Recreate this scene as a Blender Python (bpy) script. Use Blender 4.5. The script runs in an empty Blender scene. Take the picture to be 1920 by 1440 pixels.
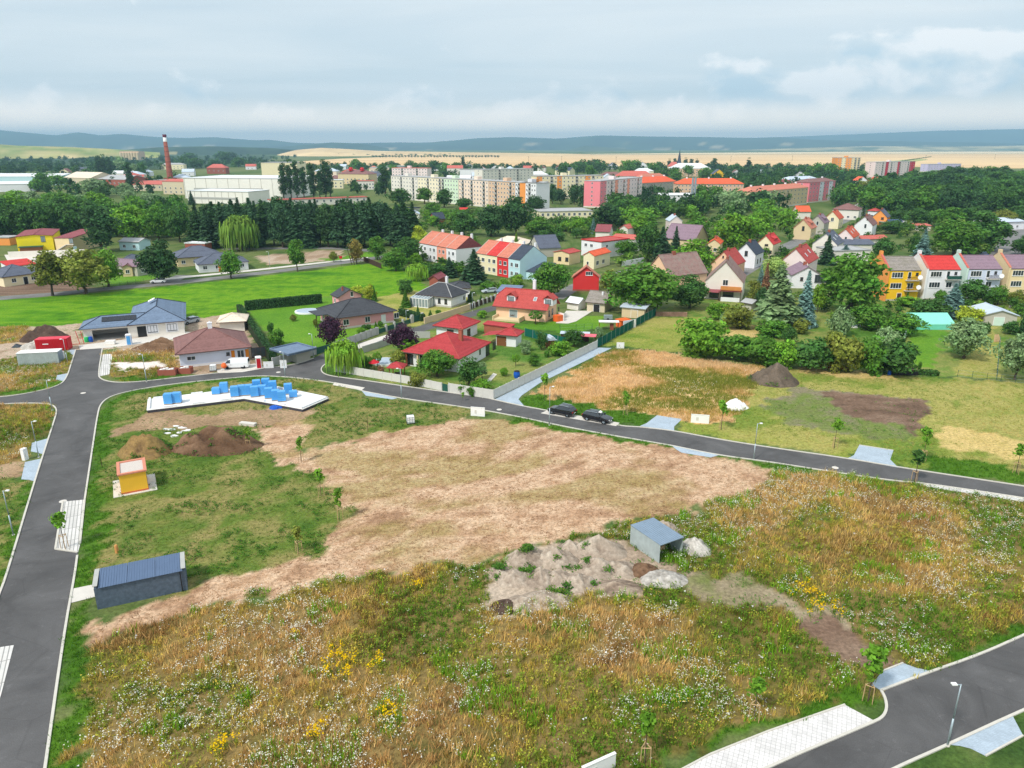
import bpy, bmesh, math, random
import numpy as np
from mathutils import Vector, Matrix
from mathutils.geometry import tessellate_polygon

random.seed(7)
rng = np.random.default_rng(7)
SC = bpy.context.scene
COL = SC.collection
R = math.radians

# ------------------------------------------------------------------ camera
CAM_H, PITCH, FPX = 40.0,17.9,1378.0           # height in m, downward pitch, focal length in photo pixels (1920 wide)
cam_data = bpy.data.cameras.new('camera')
cam_data.sensor_width = 36.0
cam_data.lens = FPX / 1920 * 36.0
cam_data.clip_start, cam_data.clip_end = 0.5,90000
cam = bpy.data.objects.new('camera', cam_data)
cam.location = (0,0, CAM_H)
cam.rotation_euler = (R(90 - PITCH), 0,0)
COL.objects.link(cam)
SC.camera = cam

# ------------------------------------------------------------------ world sky, sun, exposure
SUN_EL, SUN_AZ = 50.0,222.0                      # soft sun through thin cloud, from behind left of the camera
world = bpy.data.worlds.new('World')
SC.world = world
world.use_nodes = True
SC.view_settings.view_transform = 'Standard'
SC.view_settings.look = 'None'
SC.view_settings.exposure = 0.42
SC.view_settings.gamma = 1.0
SC.view_settings.use_curve_mapping = False
SC.cycles.use_denoising = True
SC.cycles.denoiser = 'OPENIMAGEDENOISE'
SC.cycles.denoising_input_passes = 'RGB_ALBEDO_NORMAL'
SC.cycles.denoising_prefilter = 'NONE'
SC.cycles.max_bounces = 5
SC.cycles.diffuse_bounces = 2
SC.cycles.glossy_bounces = 2
SC.cycles.transmission_bounces = 3
SC.cycles.transparent_max_bounces = 6
SC.cycles.volume_bounces = 0
SC.cycles.caustics_reflective = SC.cycles.caustics_refractive = False

def N(nt, kind, loc=None, **kw):
 n = nt.nodes.new(kind)
 for k, v in kw.items():
  if k == 'inp':
   for kk, vv in v.items():
    n.inputs[kk].default_value = vv
  else:
   setattr(n, k, v)
 return n

def build_sky():
 nt = world.node_tree
 nt.nodes.clear()
 L = nt.links.new
 out = N(nt, 'ShaderNodeOutputWorld')
 bg = N(nt, 'ShaderNodeBackground', inp={'Strength': 0.1})
 L(bg.outputs[0], out.inputs[0])
 sky = N(nt, 'ShaderNodeTexSky', sky_type='NISHITA', sun_disc=False, sun_elevation=R(SUN_EL),
   sun_rotation=R(SUN_AZ), air_density=1.0, dust_density=1.2, ozone_density=1.0, altitude=200)
 tc = N(nt, 'ShaderNodeTexCoord')
 sep = N(nt, 'ShaderNodeSeparateXYZ')
 L(tc.outputs['Generated'], sep.inputs[0])
 # project the view direction on a cloud layer
 zz = N(nt, 'ShaderNodeMath', operation='ADD', inp={1: 0.10})
 zc = N(nt, 'ShaderNodeMath', operation='MAXIMUM', inp={1: 0.0})
 L(sep.outputs[2], zc.inputs[0])
 L(zc.outputs[0], zz.inputs[0])
 dx = N(nt, 'ShaderNodeMath', operation='DIVIDE')
 dy = N(nt, 'ShaderNodeMath', operation='DIVIDE')
 L(sep.outputs[0], dx.inputs[0]); L(zz.outputs[0], dx.inputs[1])
 L(sep.outputs[1], dy.inputs[0]); L(zz.outputs[0], dy.inputs[1])
 cmb = N(nt, 'ShaderNodeCombineXYZ')
 L(dx.outputs[0], cmb.inputs[0]); L(dy.outputs[0], cmb.inputs[1])

 def ramp(src, stops):
  r = N(nt, 'ShaderNodeValToRGB')
  cr = r.color_ramp
  while len(cr.elements) < len(stops):
   cr.elements.new(0.5)
  for e, (p, c) in zip(cr.elements, stops):
   e.position = p
   e.color = (*c, 1) if isinstance(c, tuple) else (c, c, c, 1)
  L(src, r.inputs[0])
  return r.outputs[0]

 def mix(f, a, b):
  m = N(nt, 'ShaderNodeMix', data_type='RGBA')
  if isinstance(f, float):
   m.inputs[0].default_value = f
  else:
   L(f, m.inputs[0])
  for s, i in ((a, 6), (b, 7)):
   if isinstance(s, tuple):
    m.inputs[i].default_value = (*s, 1)
   else:
    L(s, m.inputs[i])
  return m.outputs[2]

 # high thin veil: wide streaks of lighter and darker grey
 veil = N(nt, 'ShaderNodeTexNoise', inp={'Scale': 0.55, 'Detail': 6.0, 'Roughness': 0.52, 'Distortion': 0.5})
 mp = N(nt, 'ShaderNodeMapping', inp={'Scale': (0.55,1.25,1), 'Rotation': (0,0,0.35), 'Location': (1.6,0.4,0)})
 L(cmb.outputs[0], mp.inputs[0]); L(mp.outputs[0], veil.inputs[0])
 veil_cov = ramp(veil.outputs[0], [(0.34,0.80), (0.62,0.97)])
 veil_col = ramp(veil.outputs[0], [(0.32,(5.5,6.4,6.95)), (0.64,(6.8,7.3,7.55))])
 base = mix(veil_cov, sky.outputs[0], veil_col)
 # cumulus bank: noise in azimuth / elevation, thick low over the hills and higher to one side
 az = N(nt, 'ShaderNodeMath', operation='ARCTAN2')
 L(sep.outputs[0], az.inputs[0]); L(sep.outputs[1], az.inputs[1])
 el = N(nt, 'ShaderNodeMath', operation='ARCSINE')
 L(sep.outputs[2], el.inputs[0])
 ae = N(nt, 'ShaderNodeCombineXYZ')
 L(az.outputs[0], ae.inputs[0]); L(el.outputs[0], ae.inputs[1])
 mp2 = N(nt, 'ShaderNodeMapping', inp={'Scale': (9.0,14.0,1), 'Location': (2.35,1.45,0.0)})
 L(ae.outputs[0], mp2.inputs[0])
 cu = N(nt, 'ShaderNodeTexNoise', inp={'Scale': 1.0, 'Detail': 10.0, 'Roughness': 0.58, 'Distortion': 0.2})
 L(mp2.outputs[0], cu.inputs[0])
 # centre line of the bank climbs with azimuth to the right of the view, falls off left
 bank = N(nt, 'ShaderNodeMapRange', interpolation_type='SMOOTHSTEP', inp={1: 0.05,2: 0.60,3: 0.036,4: 0.100})
 L(az.outputs[0], bank.inputs[0])
 dev = N(nt, 'ShaderNodeMath', operation='SUBTRACT')
 L(el.outputs[0], dev.inputs[0]); L(bank.outputs[0], dev.inputs[1])
 dab = N(nt, 'ShaderNodeMath', operation='ABSOLUTE')
 L(dev.outputs[0], dab.inputs[0])
 env = N(nt, 'ShaderNodeMapRange', interpolation_type='SMOOTHSTEP', inp={1: 0.0,2: 0.07,3: 0.34,4: 0.0})
 L(dab.outputs[0], env.inputs[0])
 side = N(nt, 'ShaderNodeMapRange', interpolation_type='SMOOTHSTEP', inp={1: -0.15,2: 0.45,3: 0.62,4: 1.0})
 L(az.outputs[0], side.inputs[0])
 es = N(nt, 'ShaderNodeMath', operation='MULTIPLY')
 L(env.outputs[0], es.inputs[0]); L(side.outputs[0], es.inputs[1])
 add = N(nt, 'ShaderNodeMath', operation='ADD')
 L(cu.outputs[0], add.inputs[0]); L(es.outputs[0], add.inputs[1])
 cu_mask = ramp(add.outputs[0], [(0.655,0.0), (0.74,1.0)])
 # bright tops, blue-grey bases
 mp3 = N(nt, 'ShaderNodeMapping', inp={'Scale': (9.0,14.0,1), 'Location': (2.35 - 0.14,1.45 + 0.26,0.0)})
 L(ae.outputs[0], mp3.inputs[0])
 cu2 = N(nt, 'ShaderNodeTexNoise', inp={'Scale': 1.0, 'Detail': 6.0, 'Roughness': 0.5, 'Distortion': 0.15})
 L(mp3.outputs[0], cu2.inputs[0])
 sub = N(nt, 'ShaderNodeMath', operation='SUBTRACT')
 L(cu.outputs[0], sub.inputs[0]); L(cu2.outputs[0], sub.inputs[1])
 lit = N(nt, 'ShaderNodeMath', operation='MULTIPLY_ADD', inp={1: 2.2,2: 0.5})
 L(sub.outputs[0], lit.inputs[0])
 cu_col = ramp(lit.outputs[0], [(0.30,(5.0,6.2,7.0)), (0.5,(6.4,7.1,7.5)), (0.68,(8.0,8.2,8.3))])
 full = mix(cu_mask, base, cu_col)
 # paler towards the horizon
 hz = N(nt, 'ShaderNodeMapRange', interpolation_type='SMOOTHSTEP', inp={1: 0.005,2: 0.065,3: 0.95,4: 0.0})
 L(sep.outputs[2], hz.inputs[0])
 full = mix(hz.outputs[0], full, (23.0,18.0,13.4))
 L(full, bg.inputs[0])

build_sky()
sun_data = bpy.data.lights.new('sun', 'SUN')
sun_data.energy = 2.5
sun_data.angle = R(7)
sun_data.color = (1.0,0.95,0.87)
sun = bpy.data.objects.new('sun', sun_data)
COL.objects.link(sun)
_a, _e = R(SUN_AZ), R(SUN_EL)
_d = Vector((math.sin(_a) * math.cos(_e), math.cos(_a) * math.cos(_e), math.sin(_e)))   # towards the sun
sun.rotation_euler = _d.to_track_quat('Z', 'Y').to_euler()

# ------------------------------------------------------------------ pixel -> place
_p = R(PITCH)

def P(px, py, z=0.0):
 """point where the ray of a photo pixel meets the level z"""
 cx, cy = (px - 960) / FPX, -(py - 720) / FPX
 d = Vector((cx, math.cos(_p) + cy * math.sin(_p), -math.sin(_p) + cy * math.cos(_p)))
 t = (z - CAM_H) / d.z
 return Vector((d.x * t, d.y * t, z))

def height_at(pt, py):
 """height above z=0 of the point over pt that shows at photo row py"""
 cy = -(py - 720) / FPX
 dy, dz = math.cos(_p) + cy * math.sin(_p), -math.sin(_p) + cy * math.cos(_p)
 return CAM_H + pt.y / dy * dz

def px_size(pt):
 """metres per photo pixel at a point"""
 return (pt.y * math.cos(_p) + (CAM_H - pt.z) * math.sin(_p)) / FPX

def lin(r, g, b, k=1.0):
 f = lambda c: (c / 12.92 if c <= 0.04045 else ((c + 0.055) / 1.055) ** 2.4)
 return tuple(min(0.92, f(c / 255) * k) for c in (r, g, b))

# ------------------------------------------------------------------ tags and mesh helpers
def tag(o, label=None, cat=None, group=None, kind=None):
 if label: o['label'] = label
 if cat: o['category'] = cat
 if group: o['group'] = group
 if kind: o['kind'] = kind
 return o

def empty(name, loc, rz=0.0, label=None, cat=None, group=None):
 o = bpy.data.objects.new(name, None)
 o.empty_display_size = 0.3
 COL.objects.link(o)
 o.location = loc
 o.rotation_euler = (0,0, rz)
 return tag(o, label, cat, group)

def link(name, me, parent=None, loc=(0,0,0), rz=0.0, scale=None):
 o = bpy.data.objects.new(name, me)
 COL.objects.link(o)
 o.parent = parent
 o.location = loc
 if rz: o.rotation_euler = (0,0, rz)
 if scale is not None: o.scale = scale
 return o

def copy_tree(o, parent=None):
 c = o.copy()
 COL.objects.link(c)
 c.parent = parent
 for ch in o.children:
  copy_tree(ch, c)
 return c

class MB:
 """collects shapes into one mesh"""
 def __init__(s):
  s.v, s.f, s.m = [], [], []

 def face(s, pts, m=0):
  i = len(s.v)
  s.v += [tuple(p) for p in pts]
  s.f.append(tuple(range(i, i + len(pts))))
  s.m.append(m)
  return s

 def box(s, x0, y0, z0, x1, y1, z1, m=0, rz=0.0, c=None):
  q = [(x0, y0, z0), (x1, y0, z0), (x1, y1, z0), (x0, y1, z0), (x0, y0, z1), (x1, y0, z1), (x1, y1, z1), (x0, y1, z1)]
  if rz:
   cx, cy = c if c else ((x0 + x1) / 2,(y0 + y1) / 2)
   ca, sa = math.cos(rz), math.sin(rz)
   q = [(cx + (x - cx) * ca - (y - cy) * sa, cy + (x - cx) * sa + (y - cy) * ca, z) for x, y, z in q]
  i = len(s.v)
  s.v += q
  s.f += [tuple(i + k for k in f) for f in ((0,3,2,1), (4,5,6,7), (0,1,5,4), (1,2,6,5), (2,3,7,6), (3,0,4,7))]
  s.m += [m] * 6
  return s

 def prism(s, poly, z0, z1, m=0, bottom=False):
  """upright prism over a polygon (counter-clockwise)"""
  n = len(poly)
  if sum(poly[k][0] * poly[(k + 1) % n][1] - poly[(k + 1) % n][0] * poly[k][1] for k in range(n)) < 0:
   poly = poly[::-1]
  i = len(s.v)
  s.v += [(p[0], p[1], z0) for p in poly] + [(p[0], p[1], z1) for p in poly]
  for k in range(n):
   a, b = i + k, i + (k + 1) % n
   s.f.append((a, b, b + n, a + n)); s.m.append(m)
  for t in tessellate_polygon([[Vector((p[0], p[1], 0)) for p in poly]]):
   t = list(t)
   a, b, c = (poly[q] for q in t)
   if (b[0] - a[0]) * (c[1] - a[1]) - (b[1] - a[1]) * (c[0] - a[0]) < 0: t.reverse()
   s.f.append(tuple(i + n + q for q in t)); s.m.append(m)
  return s

 def tube(s, a, b, r0, r1=None, n=8, m=0, caps=True):
  a, b = Vector(a), Vector(b)
  r1 = r0 if r1 is None else r1
  d = (b - a)
  if d.length < 1e-6: return s
  d.normalize()
  u = d.orthogonal().normalized()
  w = d.cross(u)
  i = len(s.v)
  for c, r in ((a, r0), (b, r1)):
   for k in range(n):
    t = 2 * math.pi * k / n
    s.v.append(tuple(c + u * (r * math.cos(t)) + w * (r * math.sin(t))))
  for k in range(n):
   s.f.append((i + k, i + (k + 1) % n, i + n + (k + 1) % n, i + n + k)); s.m.append(m)
  if caps:
   s.f.append(tuple(i + k for k in range(n))[::-1]); s.m.append(m)
   s.f.append(tuple(i + n + k for k in range(n))); s.m.append(m)
  return s

 def lathe(s, prof, n=12, m=0, c=(0,0,0)):
  i = len(s.v)
  for r, z in prof:
   for k in range(n):
    t = 2 * math.pi * k / n
    s.v.append((c[0] + r * math.cos(t), c[1] + r * math.sin(t), c[2] + z))
  for j in range(len(prof) - 1):
   for k in range(n):
    a, b = i + j * n + k, i + j * n + (k + 1) % n
    s.f.append((a, b, b + n, a + n)); s.m.append(m)
  s.f.append(tuple(i + (len(prof) - 1) * n + k for k in range(n))); s.m.append(m)
  return s

 def mesh(s, name, mats, smooth=False):
  me = bpy.data.meshes.new(name)
  me.from_pydata(s.v, [], s.f)
  for mm in (mats if isinstance(mats, (list, tuple)) else [mats]):
   me.materials.append(mm)
  me.polygons.foreach_set('material_index', s.m)
  if smooth: me.polygons.foreach_set('use_smooth', [True] * len(s.f))
  me.update()
  return me

 def build(s, name, mats, parent=None, smooth=False, loc=(0,0,0), rz=0.0):
  return link(name, s.mesh(name, mats, smooth), parent, loc, rz)

def arr_mesh(name, V, F, mat, attr=None, smooth=False):
 """mesh from numpy arrays; F is (n,3) or (n,4); attr = dict of per-vertex colours (n,4)"""
 me = bpy.data.meshes.new(name)
 V = np.ascontiguousarray(V, dtype=np.float32)
 F = np.ascontiguousarray(F, dtype=np.int32)
 k = F.shape[1]
 me.vertices.add(len(V)); me.vertices.foreach_set('co', V.ravel())
 me.loops.add(F.size); me.loops.foreach_set('vertex_index', F.ravel())
 me.polygons.add(len(F))
 me.polygons.foreach_set('loop_start', np.arange(0, F.size, k, dtype=np.int32))
 me.polygons.foreach_set('loop_total', np.full(len(F), k, dtype=np.int32))
 if smooth: me.polygons.foreach_set('use_smooth', np.ones(len(F), dtype=bool))
 me.update(calc_edges=True)
 for m in (mat if isinstance(mat, (list, tuple)) else [mat]):
  me.materials.append(m)
 for nm, a in (attr or {}).items():
  ca = me.color_attributes.new(nm, 'FLOAT_COLOR', 'POINT')
  ca.data.foreach_set('color', np.ascontiguousarray(a, dtype=np.float32).ravel())
 return me

# numpy value noise
def vnoise(x, y, seed=0):
 xi, yi = np.floor(x).astype(np.int64), np.floor(y).astype(np.int64)
 xf, yf = x - xi, y - yi
 xf, yf = xf * xf * (3 - 2 * xf), yf * yf * (3 - 2 * yf)

 def h(i, j):
  n = (i * 374761393 + j * 668265263 + seed * 974634777) & 0xFFFFFFFF
  n = ((n ^ (n >> 13)) * 1274126177) & 0xFFFFFFFF
  return ((n ^ (n >> 16)) & 0xFFFF) / 65535.0
 return (h(xi, yi) * (1 - xf) + h(xi + 1, yi) * xf) * (1 - yf) + (h(xi, yi + 1) * (1 - xf) + h(xi + 1, yi + 1) * xf) * yf

def fbm(x, y, seed=0, oct=4, gain=0.5):
 t = np.zeros_like(x, dtype=float); a, s = 1.0,0.0
 for o in range(oct):
  t += a * vnoise(x * 2 ** o, y * 2 ** o, seed + o * 17); s += a; a *= gain
 return t / s

def inside(poly, x, y):
 r = np.zeros(x.shape, dtype=bool)
 n = len(poly)
 for i in range(n):
  x0, y0 = poly[i][0], poly[i][1]
  x1, y1 = poly[(i + 1) % n][0], poly[(i + 1) % n][1]
  if y0 == y1: continue
  c = ((y0 > y) != (y1 > y)) & (x < (x1 - x0) * (y - y0) / (y1 - y0) + x0)
  r ^= c
 return r

def pxpoly(pts, z=0.0):
 return [P(*p, z) for p in pts]

# ------------------------------------------------------------------ materials
def new_mat(name):
 m = bpy.data.materials.new(name)
 m.use_nodes = True
 nt = m.node_tree
 b = nt.nodes['Principled BSDF']
 b.inputs['Specular IOR Level'].default_value = 0.25
 return m, nt, b

def mat(name, col, rough=0.8, var=0.14, scale=1.5, bump=0.0, metal=0.0, spec=0.25, fine=8.0, coat=0.0):
 m, nt, b = new_mat(name)
 L = nt.links.new
 b.inputs['Roughness'].default_value = rough
 b.inputs['Metallic'].default_value = metal
 b.inputs['Specular IOR Level'].default_value = spec
 b.inputs['Coat Weight'].default_value = coat
 m.diffuse_color = (*col, 1)
 if var > 0 or bump > 0:
  tc = N(nt, 'ShaderNodeTexCoord')
  n1 = N(nt, 'ShaderNodeTexNoise', inp={'Scale': scale, 'Detail': 5.0, 'Roughness': 0.65})
  L(tc.outputs['Object'], n1.inputs[0])
  mx = N(nt, 'ShaderNodeMix', data_type='RGBA')
  mx.inputs[6].default_value = (*[c * (1 - var * 1.5) for c in col], 1)
  mx.inputs[7].default_value = (*[min(1, c * (1 + var * 1.5)) for c in col], 1)
  L(n1.outputs[0], mx.inputs[0])
  L(mx.outputs[2], b.inputs['Base Color'])
  if bump > 0:
   n2 = N(nt, 'ShaderNodeTexNoise', inp={'Scale': fine, 'Detail': 4.0})
   L(tc.outputs['Object'], n2.inputs[0])
   bp = N(nt, 'ShaderNodeBump', inp={'Strength': bump, 'Distance': 0.05})
   L(n2.outputs[0], bp.inputs['Height'])
   L(bp.outputs[0], b.inputs['Normal'])
 else:
  b.inputs['Base Color'].default_value = (*col, 1)
 return m

def roof_mat(name, col, row=0.17, var=0.16, rough=0.75, cols=None, tile=0.3, moss=None):
 """tile courses follow the height of the slope; uneven tiles and weather streaks"""
 m, nt, b = new_mat(name)
 L = nt.links.new
 b.inputs['Roughness'].default_value = rough
 tc = N(nt, 'ShaderNodeTexCoord')
 sp = N(nt, 'ShaderNodeSeparateXYZ')
 L(tc.outputs['Object'], sp.inputs[0])
 dv = N(nt, 'ShaderNodeMath', operation='DIVIDE', inp={1: row})
 L(sp.outputs[2], dv.inputs[0])
 fr = N(nt, 'ShaderNodeMath', operation='FRACT')
 L(dv.outputs[0], fr.inputs[0])
 fl = N(nt, 'ShaderNodeMath', operation='FLOOR')
 L(dv.outputs[0], fl.inputs[0])
 # one tone per tile: floor of x, y and course
 sc = N(nt, 'ShaderNodeVectorMath', operation='SCALE', inp={'Scale': 1 / tile})
 L(tc.outputs['Object'], sc.inputs[0])
 fv = N(nt, 'ShaderNodeVectorMath', operation='FLOOR')
 L(sc.outputs[0], fv.inputs[0])
 wn = N(nt, 'ShaderNodeTexWhiteNoise', noise_dimensions='3D')
 L(fv.outputs[0], wn.inputs[0])
 n1 = N(nt, 'ShaderNodeTexNoise', inp={'Scale': 0.5, 'Detail': 5.0, 'Roughness': 0.7})
 L(tc.outputs['Object'], n1.inputs[0])
 wc = N(nt, 'ShaderNodeTexWhiteNoise', noise_dimensions='1D')
 L(fl.outputs[0], wc.inputs[1])
 av = N(nt, 'ShaderNodeMath', operation='MULTIPLY_ADD', inp={1: 0.9})
 L(wc.outputs[0], av.inputs[0]); L(wn.outputs[0], av.inputs[2])
 ad = N(nt, 'ShaderNodeMath', operation='MULTIPLY_ADD', inp={1: 0.42,2: 0.0})
 L(av.outputs[0], ad.inputs[0]); L(n1.outputs[0], ad.inputs[2])
 mx = N(nt, 'ShaderNodeMix', data_type='RGBA')
 mx.inputs[6].default_value = (*[c * (1 - var * 2.2) for c in col], 1)
 mx.inputs[7].default_value = (*[min(1, c * (1 + var) + 0.02) for c in col], 1)
 L(ad.outputs[0], mx.inputs[0])
 last = mx.outputs[2]
 if moss:
  n3 = N(nt, 'ShaderNodeTexNoise', inp={'Scale': 0.8, 'Detail': 6.0, 'Roughness': 0.75})
  L(tc.outputs['Object'], n3.inputs[0])
  rp = N(nt, 'ShaderNodeMapRange', inp={1: 0.45,2: 0.7,3: 0.0,4: 0.8})
  L(n3.outputs[0], rp.inputs[0])
  m2 = N(nt, 'ShaderNodeMix', data_type='RGBA')
  m2.inputs[7].default_value = (*moss, 1)
  L(rp.outputs[0], m2.inputs[0]); L(last, m2.inputs[6])
  last = m2.outputs[2]
 L(last, b.inputs['Base Color'])
 bp = N(nt, 'ShaderNodeBump', inp={'Strength': 0.6, 'Distance': 0.06})
 L(fr.outputs[0], bp.inputs['Height'])
 L(bp.outputs[0], b.inputs['Normal'])
 return m

def attr_mat(name, translucent=0.0, fine=0.0, rough=0.9, bump=0.0, scale=2.0):
 """colour comes from the mesh's own 'col' attribute, plus fine grain"""
 m, nt, b = new_mat(name)
 L = nt.links.new
 b.inputs['Roughness'].default_value = rough
 b.inputs['Specular IOR Level'].default_value = 0.1
 at = N(nt, 'ShaderNodeAttribute', attribute_name='col')
 last = at.outputs[0]
 if fine > 0:
  tc = N(nt, 'ShaderNodeTexCoord')
  n1 = N(nt, 'ShaderNodeTexNoise', inp={'Scale': scale, 'Detail': 7.0, 'Roughness': 0.75})
  L(tc.outputs['Object'], n1.inputs[0])
  mr = N(nt, 'ShaderNodeMapRange', inp={1: 0.3,2: 0.7,3: 1 - fine, 4: 1 + fine})
  L(n1.outputs[0], mr.inputs[0])
  mx = N(nt, 'ShaderNodeMix', data_type='RGBA', blend_type='MULTIPLY')
  mx.inputs[0].default_value = 1.0
  L(last, mx.inputs[6]); L(mr.outputs[0], mx.inputs[7])
  last = mx.outputs[2]
  if bump > 0:
   bp = N(nt, 'ShaderNodeBump', inp={'Strength': bump, 'Distance': 0.08})
   L(n1.outputs[0], bp.inputs['Height'])
   L(bp.outputs[0], b.inputs['Normal'])
 L(last, b.inputs['Base Color'])
 if translucent > 0:
  tr = N(nt, 'ShaderNodeBsdfTranslucent')
  L(last, tr.inputs[0])
  ms = N(nt, 'ShaderNodeMixShader', inp={0: translucent})
  out = nt.nodes['Material Output']
  L(b.outputs[0], ms.inputs[1]); L(tr.outputs[0], ms.inputs[2]); L(ms.outputs[0], out.inputs[0])
 return m

def leaf_mat(name):
 """leaf colour = object colour, varied leaf by leaf and tree by tree"""
 m, nt, b = new_mat(name)
 L = nt.links.new
 b.inputs['Roughness'].default_value = 0.65
 b.inputs['Specular IOR Level'].default_value = 0.2
 oi = N(nt, 'ShaderNodeObjectInfo')
 ge = N(nt, 'ShaderNodeNewGeometry')
 mr = N(nt, 'ShaderNodeMapRange', inp={1: 0.0,2: 1.0,3: 0.60,4: 1.45})
 L(ge.outputs['Random Per Island'], mr.inputs[0])
 tc = N(nt, 'ShaderNodeTexCoord')
 n1 = N(nt, 'ShaderNodeTexNoise', inp={'Scale': 3.2, 'Detail': 2.0})
 L(tc.outputs['Object'], n1.inputs[0])
 mr2 = N(nt, 'ShaderNodeMapRange', inp={1: 0.3,2: 0.7,3: 0.75,4: 1.25})
 L(n1.outputs[0], mr2.inputs[0])
 mu = N(nt, 'ShaderNodeMath', operation='MULTIPLY')
 L(mr.outputs[0], mu.inputs[0]); L(mr2.outputs[0], mu.inputs[1])
 mx = N(nt, 'ShaderNodeMix', data_type='RGBA', blend_type='MULTIPLY')
 mx.inputs[0].default_value = 1.0
 L(oi.outputs['Color'], mx.inputs[6]); L(mu.outputs[0], mx.inputs[7])
 hs = N(nt, 'ShaderNodeHueSaturation')
 mh = N(nt, 'ShaderNodeMapRange', inp={1: 0.3,2: 0.7,3: 0.485,4: 0.515})
 L(n1.outputs[0], mh.inputs[0]); L(mh.outputs[0], hs.inputs['Hue'])
 L(mx.outputs[2], hs.inputs['Color'])
 L(hs.outputs[0], b.inputs['Base Color'])
 tr = N(nt, 'ShaderNodeBsdfTranslucent')
 L(hs.outputs[0], tr.inputs[0])
 ms = N(nt, 'ShaderNodeMixShader', inp={0: 0.28})
 out = nt.nodes['Material Output']
 L(b.outputs[0], ms.inputs[1]); L(tr.outputs[0], ms.inputs[2]); L(ms.outputs[0], out.inputs[0])
 return m

def paver_mat(name, col, bw=0.2, bh=0.1, rot=0.0, mortar=0.55, off=0.5):
 m, nt, b = new_mat(name)
 L = nt.links.new
 b.inputs['Roughness'].default_value = 0.85
 tc = N(nt, 'ShaderNodeTexCoord')
 mp = N(nt, 'ShaderNodeMapping', inp={'Rotation': (0,0, rot)})
 L(tc.outputs['Object'], mp.inputs[0])
 br = N(nt, 'ShaderNodeTexBrick', offset=off)
 for k, v in {'Scale': 1.0, 'Mortar Size': 0.012, 'Brick Width': bw, 'Row Height': bh, 'Bias': 0.0}.items():
  br.inputs[k].default_value = v
 br.inputs['Color1'].default_value = (*[c * 0.9 for c in col], 1)
 br.inputs['Color2'].default_value = (*[min(1, c * 1.08) for c in col], 1)
 br.inputs['Mortar'].default_value = (*[c * mortar for c in col], 1)
 L(mp.outputs[0], br.inputs[0])
 n1 = N(nt, 'ShaderNodeTexNoise', inp={'Scale': 0.5, 'Detail': 6.0, 'Roughness': 0.7})
 L(tc.outputs['Object'], n1.inputs[0])
 mr = N(nt, 'ShaderNodeMapRange', inp={1: 0.3,2: 0.7,3: 0.85,4: 1.12})
 L(n1.outputs[0], mr.inputs[0])
 mx = N(nt, 'ShaderNodeMix', data_type='RGBA', blend_type='MULTIPLY')
 mx.inputs[0].default_value = 1.0
 L(br.outputs[0], mx.inputs[6]); L(mr.outputs[0], mx.inputs[7])
 L(mx.outputs[2], b.inputs['Base Color'])
 return m

def asphalt_mat(name, col):
 m, nt, b = new_mat(name)
 L = nt.links.new
 b.inputs['Roughness'].default_value = 0.85
 tc = N(nt, 'ShaderNodeTexCoord')
 n1 = N(nt, 'ShaderNodeTexNoise', inp={'Scale': 0.16, 'Detail': 6.0, 'Roughness': 0.62, 'Distortion': 0.8})
 n2 = N(nt, 'ShaderNodeTexNoise', inp={'Scale': 14.0, 'Detail': 3.0})
 n3 = N(nt, 'ShaderNodeTexNoise', inp={'Scale': 0.9, 'Detail': 7.0, 'Roughness': 0.8})
 for n in (n1, n2, n3): L(tc.outputs['Object'], n.inputs[0])
 a = N(nt, 'ShaderNodeMapRange', inp={1: 0.3,2: 0.70,3: 0.74,4: 1.36})
 L(n1.outputs[0], a.inputs[0])
 c = N(nt, 'ShaderNodeMapRange', inp={1: 0.25,2: 0.75,3: 0.82,4: 1.18})
 L(n2.outputs[0], c.inputs[0])
 d = N(nt, 'ShaderNodeMapRange', inp={1: 0.56,2: 0.74,3: 1.0,4: 1.5})
 L(n3.outputs[0], d.inputs[0])
 mu = N(nt, 'ShaderNodeMath', operation='MULTIPLY')
 L(a.outputs[0], mu.inputs[0]); L(c.outputs[0], mu.inputs[1])
 mu2 = N(nt, 'ShaderNodeMath', operation='MULTIPLY')
 L(mu.outputs[0], mu2.inputs[0]); L(d.outputs[0], mu2.inputs[1])
 vo = N(nt, 'ShaderNodeTexVoronoi', feature='DISTANCE_TO_EDGE', inp={'Scale': 0.16})
 nv = N(nt, 'ShaderNodeMix', data_type='VECTOR', inp={0: 0.12})
 L(tc.outputs['Object'], nv.inputs[4]); L(n3.outputs[1], nv.inputs[5]); L(nv.outputs[1], vo.inputs[0])
 ck = N(nt, 'ShaderNodeMapRange', inp={1: 0.0,2: 0.010,3: 0.88,4: 1.0})
 L(vo.outputs[0], ck.inputs[0])
 mu3 = N(nt, 'ShaderNodeMath', operation='MULTIPLY')
 L(mu2.outputs[0], mu3.inputs[0]); L(ck.outputs[0], mu3.inputs[1])
 mx = N(nt, 'ShaderNodeMix', data_type='RGBA', blend_type='MULTIPLY')
 mx.inputs[0].default_value = 1.0
 mx.inputs[6].default_value = (*col, 1)
 L(mu3.outputs[0], mx.inputs[7])
 L(mx.outputs[2], b.inputs['Base Color'])
 bp = N(nt, 'ShaderNodeBump', inp={'Strength': 0.25, 'Distance': 0.02})
 L(n2.outputs[0], bp.inputs['Height']); L(bp.outputs[0], b.inputs['Normal'])
 return m

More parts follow.
